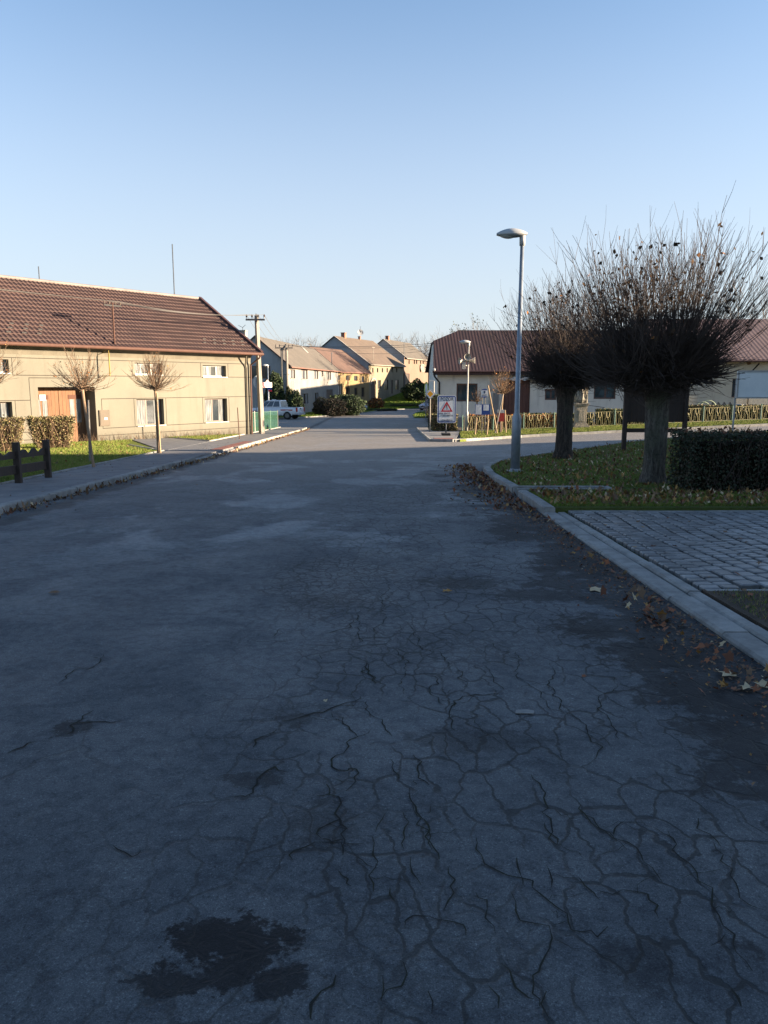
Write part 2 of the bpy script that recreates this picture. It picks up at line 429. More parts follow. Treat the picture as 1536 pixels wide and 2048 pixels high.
# cracks traced where they run, as thin ragged grooves filled with dirt
m_crack = M('crack_dirt', (.022, .022, .022, 1), (.030, .032, .022, 1), 8, .95, 0, spec=.1)
def c6(L, w=.010): return ([(700+.544*x, 1000+.544*y) for x, y in L], w)
def c8(L, w=.010): return ([(760+.505*x, 1600+.505*y) for x, y in L], w)
def c5(L, w=.014): return ([(.4948*x, 1000+.4948*y) for x, y in L], w)
def cA(L, w=.012): return ([(.5208*x, 1300+.5208*y) for x, y in L], w)
CR = [c6([(130,290),(140,330),(120,370),(135,430),(90,480),(110,520),(100,540)]), c6([(160,540),(180,570),(215,590),(205,650),(185,665),(195,715)]),
 c6([(225,470),(260,545),(300,560),(330,560),(370,620)]), c6([(270,640),(320,660),(295,700),(340,755)],.013), c6([(505,520),(540,550),(580,560),(610,560),(620,600),(600,630),(640,670)]),
 c6([(735,600),(755,630),(745,650),(755,710),(790,780),(870,840),(880,890),(930,910),(905,940),(880,1000)],.011), c6([(970,650),(980,690),(910,730),(925,780),(965,830),(990,880)]),
 c6([(560,715),(440,720),(380,740),(370,800),(390,850)],.02), c6([(230,935),(240,980),(290,1050)],.013), c6([(220,1060),(225,1110),(260,1170),(290,1240),(300,1286)],.012), c6([(195,1150),(205,1286)]),
 c6([(665,1010),(715,1080),(705,1150),(740,1200),(765,1270)],.012), c6([(850,1120),(885,1190),(960,1240),(1020,1286)]), c6([(60,600),(65,640),(95,680)],.02), c6([(500,610),(530,670),(565,700)]),
 c6([(30,400),(35,480),(40,520)]), c6([(390,625),(415,640),(425,690)]), c6([(580,650),(700,680),(745,690)],.008), c6([(870,650),(960,655),(1060,650)],.008), c6([(420,790),(480,840),(560,900)],.008),
 c6([(60,740),(90,800),(120,810),(160,870)],.01), c6([(870,845),(960,835),(1050,840)],.009), c6([(1170,1220),(1200,1260)],.01), c6([(1280,1170),(1330,1230),(1360,1280)],.009), c6([(640,670),(690,700),(740,770),(790,790)],.009),
 c8([(130,20),(170,80),(200,170),(230,240)],.011), c8([(380,150),(400,220),(460,280),(560,310),(600,350),(670,400),(740,490),(800,525),(860,545),(900,500)],.010), c8([(650,90),(700,180)],.009),
 c8([(540,230),(560,300),(575,340)]), c8([(660,260),(680,350)]), c8([(800,40),(850,95),(930,155),(1030,220),(1080,270),(1120,330)],.009), c8([(680,290),(790,310),(850,370),(860,400)],.009),
 c8([(860,360),(960,355),(1060,375),(1100,420),(1105,470)],.009), c8([(1030,80),(1160,150),(1160,200),(1230,260),(1320,350),(1310,420),(1360,500),(1400,570),(1465,680)],.010), c8([(1280,150),(1350,220),(1380,300),(1420,390),(1530,440)],.008),
 c8([(520,370),(560,480),(670,500),(685,550),(670,590),(640,660),(610,700),(605,770),(630,820)],.010), c8([(480,650),(520,710),(580,770),(610,790)]), c8([(380,370),(420,400),(425,470),(460,540)],.008),
 c8([(270,270),(285,370),(250,440)]), c8([(120,230),(135,290),(160,340)]), c8([(40,350),(65,400)],.012), c8([(100,500),(110,470),(160,460),(230,470),(330,500),(340,540)],.009), c8([(1390,750),(1440,820)],.014),
 c8([(1310,580),(1360,530)],.009), c8([(680,500),(740,490)],.008), c8([(670,870),(660,760)],.012), c8([(90,640),(80,740),(0,790)],.010), c8([(190,760),(200,850)],.012), c8([(430,740),(455,830)],.009), c8([(940,100),(930,140),(960,90),(1040,90)],.007),
 c5([(1480,820),(1400,820),(1340,840),(1310,860),(1240,870),(1180,890),(1140,890)],.028), c5([(1340,860),(1390,880),(1410,930),(1440,960),(1400,1010),(1340,1050),(1340,1080),(1400,1100),(1440,1090),(1440,1140),(1400,1180)],.014),
 c5([(1120,930),(1060,960),(1020,1000)],.016), c5([(1160,1100),(1110,1080),(1060,1110),(1040,1150),(990,1200),(950,1200)],.022), c5([(1320,1150),(1320,1190),(1280,1195)],.015), c5([(1320,1190),(1370,1230),(1370,1290),(1400,1330),(1390,1400)],.02),
 c5([(1300,1370),(1290,1330),(1330,1310),(1370,1290)],.015), c5([(420,625),(400,640),(400,660),(350,685),(300,690),(240,740)],.013), c5([(370,636),(400,640)],.02), c5([(270,950),(310,900),(380,850)],.03), c5([(310,905),(380,900),(450,905),(490,895)],.018),
 c5([(30,1025),(100,1000),(150,975)],.018), c5([(1020,565),(1060,575),(1100,570),(1180,570)],.016), c5([(1100,555),(1135,520)]), c5([(1480,660),(1490,700),(1520,740)],.016), c5([(890,450),(950,450),(990,452)],.013), c5([(1290,625),(1300,645)],.03),
 c5([(1330,1310),(1400,1330)],.012), c5([(1300,1370),(1340,1385),(1390,1370)],.013), c5([(1440,960),(1500,930)],.01), c5([(1290,545),(1340,535),(1400,520),(1450,470)],.014), c5([(1310,440),(1370,435),(1440,430)],.012), c5([(1450,540),(1465,575)],.012),
 cA([(1210,740),(1130,770),(1120,810)],.010), cA([(1310,740),(1320,790)],.012), cA([(1300,850),(1340,880),(1355,910)],.012), cA([(1430,720),(1440,840),(1430,930)],.012), cA([(430,750),(500,800),(540,770)],.010), cA([(1210,740),(1310,740),(1400,745)],.008),

 cA([(1470,1260),(1455,1350)],.015), cA([(1290,1250),(1230,1310),(1190,1420)],.02), cA([(1480,630),(1440,700)],.009), cA([(1500,420),(1530,500)],.009)]
def crack_mesh():
    vs = []; rr = random.Random(3)
    def run(P, w, lvl=0):
        q = [P[0]]
        for a, b in zip(P, P[1:]):
            n = max(2, int((b-a).length/.035)); d = (b-a); pr = Vector((-d.y, d.x)).normalized() if d.length > 1e-6 else Vector((0, 0))
            off = 0
            for i in range(1, n+1):
                off = off*.45+rr.gauss(0, .013); o = off if i < n else off*.3
                q.append(a.lerp(b, i/n)+pr*o)
        N = len(q); ws = []
        for i in range(N):
            t = i/(N-1); ws.append(w*(.45+.75*min(1, 6*min(t, 1-t)))*rr.uniform(.45, 1.4))
        for i in range(N-1):
            d = (q[i+1]-q[i]).normalized(); pr = Vector((-d.y, d.x))
            for (p, ww, sgn) in ((q[i], ws[i], 1), (q[i], ws[i], -1), (q[i+1], ws[i+1], -1), (q[i+1], ws[i+1], 1)):
                v = p+pr*sgn*ww/2; vs.append((v.x, v.y, g(v.x, v.y)+.003))
        if lvl < 2:
            for i in range(2, N-2):
                if rr.random() < (.07 if lvl == 0 else .03):
                    d = (q[i+1]-q[i]).normalized(); a = rr.choice((-1, 1))*rr.uniform(.7, 1.7); dd = Vector((d.x*math.cos(a)-d.y*math.sin(a), d.x*math.sin(a)+d.y*math.cos(a)))
                    L = rr.uniform(.05, .26); k = [q[i]]; cur = dd
                    for s in range(3):
                        cur = (cur+Vector((rr.gauss(0, .35), rr.gauss(0, .35)))).normalized(); k.append(k[-1]+cur*L/3)
                    run(k, w*.45, lvl+1)
    for pts, w in CR:
        run([Vector(GP(*p)) for p in pts], min(w, .016)*.42)
    return np.array(vs)
tag(npmesh('road_cracks', crack_mesh(), 4, m_crack, origin=(0, 0, 0)), kind='structure')

# ---- left side: kerb, pavement, verge
LK = [(-5.75, -12), (-5.75, 8), (-5.62, 14), (-5.40, 22), (-5.30, 28), (-5.22, 38), (-5.1, 50), (-5.3, 53.5), (-6.4, 55)]
kerb('kerb', LK[:4], .17, .115, m_kerb, L=1.0, side=1)
kerb('kerb', LK[3:5], .17, .05, m_kerb, L=1.0, side=1)
kerb('kerb', LK[4:], .17, .115, m_kerbw, L=1.0, side=1)
LKI = [(x-.17, y) for x, y in LK]
m_pave = M('pavement_fines', (.17, .17, .172, 1), (.11, .113, .12, 1), 2.2, .9, .5, .006, fine=60)
LE = [(-7.6, -12), (-7.55, 8), (-7.3, 14.4), (-7.3, 24.5), (-7.3, 28.5), (-7.2, 38), (-7.05, 50), (-7.1, 53.5), (-7.2, 55)]
sheet('pavement', LKI, LE, .10, m_pave, n=110, m=6, skirt=.15)
kerb('edging', LE[:4]+[(-7.3, 25.6)], .07, .135, m_kerb, L=.9, side=1)
# branch path to the house wall
fA = Vector((-6.88, 40.4)); fu = Vector((.6, .8)); fn = Vector((-.8, .6))
w1 = fA-fu*7.6-fn*.35; w2 = fA-fu*.2-fn*.35
sheet('house_path', [(-7.3, 25.6), (-7.3, 32.5)], [(w1.x, w1.y), (w1.x+1.5, w1.y+2.0)], .104, m_pave, n=20, m=10, skirt=.1)
kerb('edging', [(-7.3, 25.6), (-8.4, 27.2), (-9.6, 29.2)], .08, .14, m_kerbw, L=.9, side=1)
kerb('edging', [(-7.3, 32.6), (-7.23, 38), (-7.05, 50), (-7.1, 53.5)], .08, .14, m_kerbw, L=.9, side=1)
kerb('edging', [(-7.3, 32.6), (-8.6, 34.2), (-9.4, 35.2)], .08, .14, m_kerbw, L=.9, side=1)
sheet('verge', [(-7.38, -12), (-7.38, 25.6), (w1.x, w1.y)], [(-60, -12), (-26.5, 14.2), (w1.x-.02, w1.y+.02)], .085, m_grass, n=60, m=16, skirt=.1)
sheet('verge_behind', [(-7.15, 40.2), (-7.12, 55)], [(-30, 40.2), (-30, 55)], .085, m_grass, n=20, m=14, skirt=.1)
sheet('verge_strip', [(-7.4, 32.8), (-7.3, 40.2)], [(-9.9, 35.6), (-7.31, 40.25)], .09, m_grass, n=12, m=4, skirt=.1)
# red tactile slabs
def redtiles():
    k = NT('red_tactile'); b = k.n('ShaderNodeTexBrick'); k.l(k.pos, b.inputs['Vector']); b.inputs['Scale'].default_value = 5
    b.inputs['Color1'].default_value = (.26, .075, .05, 1); b.inputs['Color2'].default_value = (.18, .055, .04, 1); b.inputs['Mortar'].default_value = (.08, .05, .04, 1)
    b.inputs['Mortar Size'].default_value = .03; b.offset = 0; b.inputs['Brick Width'].default_value = .5; b.inputs['Row Height'].default_value = .5
    k.l(b.outputs[0], k.b.inputs['Base Color']); k.b.inputs['Roughness'].default_value = .8; return k.m
m_red = redtiles()
sheet('tactile_strip', [(-5.50, 26.2), (-5.46, 32.5)], [(-5.92, 26.2), (-5.88, 32.5)], .106, m_red, n=20, m=2, skirt=.03)

# ---- right side: kerb, island lawn, setts
RKL = [(2.35, -12), (2.35, 11.2)]
kerb('kerb', RKL, .20, .035, m_kerb, L=1.0, side=-1, gap=.016)
kerb('channel_stone', [(2.56, -12), (2.56, 6.3)], .12, .045, m_kerb, L=1.0, side=-1)
kerb('channel_stone', [(2.56, 6.3), (2.56, 11.2)], .12, .045, m_kerb, L=1.0, side=-1)
IE = [(2.36, 11.2), (2.38, 12.2), (2.34, 13.6), (2.33, 15.0), (2.30, 17.2), (2.45, 19.0), (2.9, 20.6), (3.5, 21.9), (5.3, 24.8), (9.2, 29.6), (12.5, 31.7), (15.7, 33.0), (30, 37)]
kerb('kerb', IE[:2]+[(2.36, 13.45)], .17, .12, m_kerb, L=.8, side=-1)
kerb('kerb', [(2.34, 13.95)]+IE[3:8], .17, .13, m_kerb, L=.8, side=-1)
kerb('kerb', IE[7:], .14, .12, m_kerb, L=1.0, side=-1)
# drain channel cut into the lawn
dr = MB(); 
for (x0, y0, x1, y1) in ((2.36, 13.50, 4.05, 13.58), (2.36, 13.86, 4.05, 13.95), (4.0, 13.50, 4.09, 13.95)):
    dr.frame((x0, y0, g(3, 13.7)-.05), (x1-x0, 0, 0), (0, y1-y0, 0), (0, 0, .19))
dr.frame((2.4, 13.58, g(3, 13.7)-.05), (1.6, 0, 0), (0, .28, 0), (0, 0, .03))
tag(dr.build('drain_channel', m_kerb, bevel=.008), kind='structure')
IEin = [(x+.15, y) for x, y in IE[:8]]+[(x+.08, y-.10) for x, y in IE[8:]]
low = [(30, 11.25), (30, 14)]
def bladez(x, y): return g(x, y)
sheet('lawn', [(2.52, 11.25), (2.52, 13.48)], [(30, 11.25), (30, 13.48)], .10, m_grassd, n=8, m=60, skirt=.15)
sheet('lawn', [(4.1, 13.44), (4.1, 14.0)], [(30, 13.44), (30, 14.0)], .099, m_grassd, n=4, m=50, skirt=.15)
sheet('lawn', [(2.50, 13.96), (2.48, 15), (2.45, 17.2), (2.6, 19.0), (3.03, 20.5), (3.6, 21.75), (5.4, 24.65), (9.3, 29.45), (12.55, 31.55), (15.75, 32.85), (30, 36.8)],
      [(30, 13.96), (30, 36.7)], .10, m_grassd, n=70, m=40, skirt=.15)
sheet('lawn', [(2.70, -12), (2.70, 6.35)], [(30, -12), (30, 6.35)], .05, m_soil, n=60, m=30, skirt=.15)
# setts
m_sett = M('granite_setts', (.17, .175, .18, 1), (.10, .105, .11, 1), 6, .42, .5, .004, rnd=.35, spec=.5)
m_joint = M('mossy_joint', (.04, .055, .016, 1), (.018, .018, .010, 1), 4, .95, .8, .01, spec=.1)
sheet('driveway_bed', [(2.69, 6.3), (2.69, 11.22)], [(14, 6.3), (14, 11.22)], .012, m_joint, n=20, m=20, skirt=.1)
st = MB(); rr = random.Random(5)
def sett(cx, cy, wx, wy, rot=0):
    h = .048+rr.uniform(-.004, .004); tx = rr.uniform(-.03, .03); ty = rr.uniform(-.03, .03)
    ca, sa = math.cos(rot), math.sin(rot); vs = []
    for (k, z) in ((1.0, .0), (1.0, h-.010), (.86, h)):
        for (sx, sy) in ((-1, -1), (-.1, -1.06), (1, -1), (1.05, 0), (1, 1), (.1, 1.05), (-1, 1), (-1.05, 0)):
            jx = rr.uniform(-.05, .05); jy = rr.uniform(-.05, .05)
            if k < 1: jx = jy = 0
            x = wx/2*(sx*k+jx); y = wy/2*(sy*k+jy)
            X = cx+x*ca-y*sa; Y = cy+x*sa+y*ca; vs.append((X, Y, g(X, Y)+.01+z+(tx*x+ty*y)*(z > 0)))
    fs = [tuple(16+i for i in range(8))]
    for l in (0, 8):
        for i in range(8): j = (i+1) % 8; fs.append((l+i, l+j, l+8+j, l+8+i))
    st.add(vs, fs)
y = 6.42
row = 0
for ci in range(64):
    w = .185; y = 6.40+rr.uniform(0, .12)
    if ci*w > 9.0: break
    while y < 11.12:
        d = rr.uniform(.12, .15) if y > 7.4 else rr.uniform(.16, .22)
        X0 = 3.13+ci*w+.045*math.sin(y*1.25+.3)+.012*math.sin(y*3.1+ci*.8)
        sett(X0, y+d/2, w-.036+rr.uniform(-.008, .006), d-.028, -.05*math.cos(y*1.25+.3)+rr.uniform(-.04, .04)); y += d
while False:
    d = .185 if y < 7.6 else .155
    x = 3.12+(row % 2)*.10+rr.uniform(-.02, .02)+(.25*(11.1-y)*0)
    while x < 13.6:
        w = rr.uniform(.17, .22) if y > 7.6 else rr.uniform(.22, .31)
        wob = .035*math.sin(x*1.3+y*.7)+.02*math.sin(x*3.1)
        sett(x+w/2, y+d/2+wob, w-.034, d-.032, rr.uniform(-.05, .05)); x += w
    y += d; row += 1
for i in range(34):
    for j in range(2): sett(2.80+j*.17, 6.42+i*.142, .145, .108, rr.uniform(-.05, .05))
o = st.build('driveway', m_sett, origin=(0, 0, 0), smooth=False); tag(o, kind='structure')
kerb('edging', [(2.72, 11.28), (14, 11.28)], .08, .055, m_kerb, L=1.0, side=-1)
kerb('edging', [(2.72, 6.36), (14, 6.36)], .08, .06, m_kerb, L=1.0, side=-1)

# ---- right beyond the side road: brick apron and lawn
def brickpave():
    k = NT('brick_paving'); b = k.n('ShaderNodeTexBrick'); k.l(k.pos, b.inputs['Vector']); b.inputs['Scale'].default_value = 4
    b.inputs['Color1'].default_value = (.25, .24, .23, 1); b.inputs['Color2'].default_value = (.19, .185, .18, 1); b.inputs['Mortar'].default_value = (.09, .085, .08, 1)
    b.inputs['Mortar Size'].default_value = .03
    c = k.mix(k.mapr(k.noise(3, 4), .4, .7, 0, .4), b.outputs[0], (.12, .115, .11, 1)); k.l(c, k.b.inputs['Base Color']); k.b.inputs['Roughness'].default_value = .85
    return k.m
m_bp = brickpave()
AP = [(2.02, 34.3), (2.06, 40), (2.1, 46.6), (2.2, 52.6)]; AR = [(3.15, 34.0), (3.85, 40), (4.4, 45), (4.4, 52.6)]
sheet('apron', [(x+.14, y) for x, y in AP], AR, .10, m_bp, n=40, m=5, skirt=.15)
kerb('kerb', AP, .13, .115, m_kerbw, L=1.0, side=-1)
sheet('tactile_strip', [(2.25, 34.5), (2.28, 35.6)], [(3.1, 34.4), (3.2, 35.6)], .108, m_red, n=6, m=3, skirt=.03)
RL = [(3.2, 33.9), (5.0, 36.2), (7.1, 37.4), (12.1, 38.5), (20, 40), (40, 44.5)]
kerb('kerb', [(2.05, 34.2)]+RL, .13, .12, m_kerb, L=1.0, side=1)
sheet('lawn', [(3.36, 34.1)]+[(x, y+.12) for x, y in RL[1:]], [(3.95, 40), (4.42, 45.4), (8, 45.6), (12.5, 45.6), (20, 45.6), (40, 48)], .10, m_grass, n=60, m=14, skirt=.15)
sheet('garden', [(4.42, 45.3), (40, 47.9)], [(4.42, 53.2), (40, 53.5)], .09, m_soil, n=40, m=8, skirt=.1)
# ---- far lawns
FL = [(-30, 72), (-9, 74.6), (-3.9, 85), (-1.8, 96), (-.4, 105), (1.6, 111), (5, 114.5), (10, 116.5), (30, 118)]
FB = [(-40, 80), (-16, 84), (-10, 98), (-8, 112), (-4, 124), (0, 138), (6, 150), (20, 160), (40, 160)]
kerb('kerb', FL, .12, .10, m_kerb, L=1.5, side=1)
sheet('lawn', [(x, y+.1) for x, y in FL], FB, .10, m_grass, n=90, m=24, skirt=.2)
sheet('lawn', [(3.0, 76), (3.1, 84), (3.8, 92), (5, 99)], [(9, 76), (10, 84), (11, 92), (12, 99)], .10, m_grass, n=24, m=6, skirt=.2)
# ================================================================== BUILDINGS
def plaster(name, c1, c2, stain=(.1, .09, .08, 1), sc=.8, amt=.5, zdirt=None):
    k = NT(name); P = k.sep()
    c = k.mix(k.mapr(k.noise(sc, 6, .65), .35, .65), c1, c2)
    drip = k.noise(1.0, 5, .65, vec=k.scale(k.pos, (2.2, 2.2, .35)))
    c = k.mix(k.mapr(drip, .50, .70, 0, amt), c, stain); c = k.mix(k.mapr(k.noise(.35, 3, .5), .45, .65, 0, .25), c, (min(1, c1[0]*1.25), min(1, c1[1]*1.22), min(1, c1[2]*1.15), 1))
    if zdirt: c = k.mix(k.math('MULTIPLY', k.mapr(P[2], zdirt, zdirt+.9, 1, 0), k.mapr(k.noise(2.2, 5, .7), .3, .6, .25, .8)), c, stain)
    c = k.mix(k.mapr(k.noise(60, 3, .7), .4, .7, 0, .18), c, stain)
    k.l(c, k.b.inputs['Base Color']); k.b.inputs['Roughness'].default_value = .93; k.b.inputs['Specular IOR Level'].default_value = .2
    k.bump(k.noise(70, 4, .7), .5, .006); return k.m
m_pl1 = plaster('plaster_beige', (.162, .154, .126, 1), (.145, .137, .112, 1), (.095, .088, .070, 1), .45, .3, -1.05)
m_cov = plaster('plaster_cornice', (.135, .122, .095, 1), (.105, .094, .074, 1), (.16, .146, .115, 1), 1.5, .7)
m_groove = M('groove', (.045, .038, .030, 1), None, 5, .95, 0)
def tilemat(name, c1, c2, rough=.42):
    return M(name, c1, c2, 1.3, rough, .15, .003, spec=.25, fine=30)
m_tile = tilemat('brown_metal_tile', (.085, .052, .046, 1), (.060, .038, .035, 1), .7)
m_brown = M('brown_sheet', (.095, .045, .032, 1), (.07, .034, .025, 1), 4, .7, .1, .002, spec=.25)
m_dkbrown = M('dark_brown_sheet', (.07, .035, .032, 1), (.05, .027, .026, 1), 4, .5, .1, .002)
m_wood = NT('varnished_wood')
def woodmat(name, c1, c2, axis='X', rough=.6):
    k = NT(name); w = k.noise(3.0, 6, .65, vec=k.scale(k.pos, (9, 9, .6)), dist=.4)
    c = k.mix(k.mapr(w, .35, .65), c1, c2); c = k.mix(k.mapr(k.noise(2, 5), .5, .75, 0, .5), c, (c2[0]*.6, c2[1]*.6, c2[2]*.6, 1))
    k.l(c, k.b.inputs['Base Color']); k.b.inputs['Roughness'].default_value = rough; k.bump(w, .3, .004); return k.m
m_wood = woodmat('varnished_wood', (.165, .080, .034, 1), (.115, .052, .024, 1), rough=.8)
m_wooddk = woodmat('dark_stained_wood', (.042, .026, .018, 1), (.026, .017, .013, 1), rough=.75)
m_framew = M('white_frame', (.42, .41, .39, 1), (.34, .33, .31, 1), 6, .5, .1, .002)
m_frameb = M('brown_frame', (.13, .075, .05, 1), (.09, .055, .04, 1), 6, .5, .1, .002)
def glassmat(name, c=(.035, .045, .055, 1)):
    k = NT(name); k.l(k.mix(k.mapr(k.noise(.9, 2), .35, .65), c, (c[0]*.4, c[1]*.4, c[2]*.4, 1)), k.b.inputs['Base Color'])
    k.b.inputs['Roughness'].default_value = .06; k.b.inputs['Specular IOR Level'].default_value = .7
    x = k.bump(k.noise(1.6, 2), .04, .02); return k.m
m_glass = glassmat('window_glass')
def curtmat():
    k = NT('net_curtain'); w = k.noise(6, 3, .6, vec=k.scale(k.pos, (6, 6, .3)))
    k.l(k.mix(k.mapr(w, .35, .65), (.20, .21, .21, 1), (.07, .075, .08, 1)), k.b.inputs['Base Color']); k.b.inputs['Roughness'].default_value = .9; return k.m
m_curt = curtmat()
def V2(v, z): return Vector((v[0], v[1], z))
class Fac:
    """vertical facade plane: P0 at s=0, direction u, inward normal n"""
    def __init__(s, P0, u):
        s.P0 = Vector(P0[:2]); s.u = Vector(u[:2]).normalized(); s.n = Vector((-s.u.y, s.u.x))
    def p(s, a, z, d=0.0): q = s.P0+s.u*a+s.n*d; return Vector((q.x, q.y, z))
    def hit(s, px, py):
        d = ray(px, py); N = Vector((s.n.x, s.n.y, 0)); t = (V2(s.P0, 0)-EYE).dot(N)/d.dot(N); q = EYE+d*t
        return (Vector((q.x, q.y))-s.P0).dot(s.u), q.z
    def rect(s, x0, y0, x1, y1):
        xm, ym = (x0+x1)/2, (y0+y1)/2
        return (s.hit(x0, ym)[0], s.hit(x1, ym)[0], s.hit(xm, y1)[1], s.hit(xm, y0)[1])
    def U(s): return Vector((s.u.x, s.u.y, 0))
    def Nn(s): return Vector((s.n.x, s.n.y, 0))
def wall_holes(mb, F, L, z0, z1, holes, depth=.18, mi=0, d0=0, s0=0):
    S = sorted(set([s0, L]+[round(h[i], 4) for h in holes for i in (0, 1)])); Z = sorted(set([z0, z1]+[round(h[i], 4) for h in holes for i in (2, 3)]))
    for a, b in zip(S, S[1:]):
        for c, d in zip(Z, Z[1:]):
            sm, zm = (a+b)/2, (c+d)/2
            if any(h[0]-1e-4 < sm < h[1]+1e-4 and h[2]-1e-4 < zm < h[3]+1e-4 for h in holes): continue
            mb.add([F.p(a, c, d0), F.p(b, c, d0), F.p(b, d, d0), F.p(a, d, d0)], [(0, 1, 2, 3)], mi)
    for h in holes:
        a, b, c, d = h[:4]; dp = h[4] if len(h) > 4 else depth
        mb.add([F.p(a, c, d0), F.p(a, d, d0), F.p(a, d, d0+dp), F.p(a, c, d0+dp)], [(0, 1, 2, 3)], mi)
        mb.add([F.p(b, c, d0), F.p(b, c, d0+dp), F.p(b, d, d0+dp), F.p(b, d, d0)], [(0, 1, 2, 3)], mi)
        mb.add([F.p(a, d, d0), F.p(b, d, d0), F.p(b, d, d0+dp), F.p(a, d, d0+dp)], [(0, 1, 2, 3)], mi)
        mb.add([F.p(a, c, d0), F.p(a, c, d0+dp), F.p(b, c, d0+dp), F.p(b, c, d0)], [(0, 1, 2, 3)], mi)
def window(parent, F, h, depth, frame, mull=(.5,), fw=.06, curtain=True, sill=None, name='window', glass=None, trans=None, detail=True):
    a, b, c, d = h[:4]; depth = h[4] if len(h) > 4 else depth; U = F.U(); N = F.Nn(); mb = MB()
    dd = depth-.06
    def fb(s0, s1, z0, z1, t=.05): mb.frame(F.p(s0, z0, dd), U*(s1-s0), N*t, Vector((0, 0, z1-z0)))
    e = .003
    fb(a+e, b-e, c+e, c+fw); fb(a+e, b-e, d-fw, d-e); fb(a+e, a+fw, c+fw, d-fw); fb(b-fw, b-e, c+fw, d-fw)
    for m in mull: x = a+(b-a)*m; fb(x-fw*.6, x+fw*.6, c+fw, d-fw, .055)
    if trans: z = c+(d-c)*trans; fb(a+fw, b-fw, z-fw*.5, z+fw*.5, .052)
    o = mb.build(name, frame, parent)
    if detail:
        g_ = MB(); g_.frame(F.p(a+fw*.5, c+fw*.5, dd+.025), U*(b-a-fw), N*.008, Vector((0, 0, d-c-fw))); g_.build('pane', glass or m_glass, o)
    if curtain:
        nn = 10; cm_w = (b-a)*.42
        for (s0, s1) in ((a+fw, a+fw+cm_w), (b-fw-cm_w*.6, b-fw)):
            cm = MB(); pts = []
            for i in range(nn+1):
                q = s0+(s1-s0)*i/nn; pts.append((q, .004+(.012 if i % 2 else 0)))
            for (q0, w0), (q1, w1) in zip(pts, pts[1:]):
                cm.add([F.p(q0, c+fw, dd+.02-w0), F.p(q1, c+fw, dd+.02-w1), F.p(q1, d-fw, dd+.02-w1), F.p(q0, d-fw, dd+.02-w0)], [(0, 1, 2, 3)])
            cm.build('curtain', m_curt, o)
    if sill: mb = MB(); mb.frame(F.p(a-.04, c-.035, -.07), U*(b-a+.08), N*(depth+.0), Vector((0, 0, .033))); mb.build('sill', sill, o)
    return o
def gable_pts(F, s, zb, ze, hw, zr): return [F.p(s, zb, .0), F.p(s, zb, 2*hw), F.p(s, ze, 2*hw), F.p(s, zr, hw), F.p(s, ze, 0)]
def house(name, label, cat, P0, P1, zb, ze, hw, zr, wall, roof, holes, frame=None, over=.35, gab=.2, group=None, th=.12, gutter=None, sill=None, mull=(.5,), curtain=False, doors=(), gable_mat=None, detail=True, verge=None):
    P0 = Vector(P0[:2]); P1 = Vector(P1[:2]); F = Fac(P0, P1-P0); L = (P1-P0).length
    root = empty(name, (P0.x, P0.y, zb+1.5), label, cat, group)
    zlo = zb-1.2
    mb = MB(); wall_holes(mb, F, L, zlo, ze, list(holes)+[d[:4] for d in doors])
    # back wall
    mb.add([F.p(0, zlo, 2*hw), F.p(0, ze, 2*hw), F.p(L, ze, 2*hw), F.p(L, zlo, 2*hw)], [(0, 1, 2, 3)])
    G0 = [F.p(0, zlo, 0), F.p(0, ze, 0), F.p(0, zr, hw), F.p(0, ze, 2*hw), F.p(0, zlo, 2*hw)]
    G1 = [F.p(L, zlo, 0), F.p(L, zlo, 2*hw), F.p(L, ze, 2*hw), F.p(L, zr, hw), F.p(L, ze, 0)]
    mb.add(G0, [(0, 1, 2, 3, 4)], 1 if gable_mat else 0); mb.add(G1, [(0, 1, 2, 3, 4)], 1 if gable_mat else 0)
    mb.build('wall', [wall]+([gable_mat] if gable_mat else []), root)
    sl = (zr-ze)/hw; zo = ze-sl*over
    prof = [(-over, zo), (hw, zr), (2*hw+over, zo), (2*hw+over, zo+th), (hw, zr+th*1.1), (-over, zo+th)]
    r = MB(); r.prism([F.p(-gab, z+.01, d) for d, z in prof], F.U()*(L+2*gab)); ro = r.build('roof', roof, root)
    if gutter:
        gm = MB(); gm.tube([F.p(-gab, zo+.02, -over-.06), F.p(L+gab, zo+.02, -over-.06)], .07, 8); gm.build('gutter', gutter, root)
    if verge:
        for s in (-gab-.02, L+gab-.10):
            vm = MB(); p = F.p(s, zo+th+.01, -over); q = F.p(s, zr+th*1.1+.01, hw); vm.bar(p+F.U()*.06, q+F.U()*.06, .14, .07); vm.build('verge_board', verge, root)
    for h in holes: window(root, F, h, .18, frame, mull=mull, curtain=curtain, sill=sill, detail=detail)
    for d in doors:
        a, b, c, e, mat = d; m = MB(); m.frame(F.p(a, c, .12), F.U()*(b-a), F.Nn()*.05, Vector((0, 0, e-c)))
        nb = max(3, int((b-a)/.18))
        for i in range(nb): m.frame(F.p(a+(b-a)*i/nb+.012, c+.02, .105), F.U()*((b-a)/nb-.024), F.Nn()*.013, Vector((0, 0, e-c-.04)))
        m.build('door', mat, root)
    return root, F, L, ro

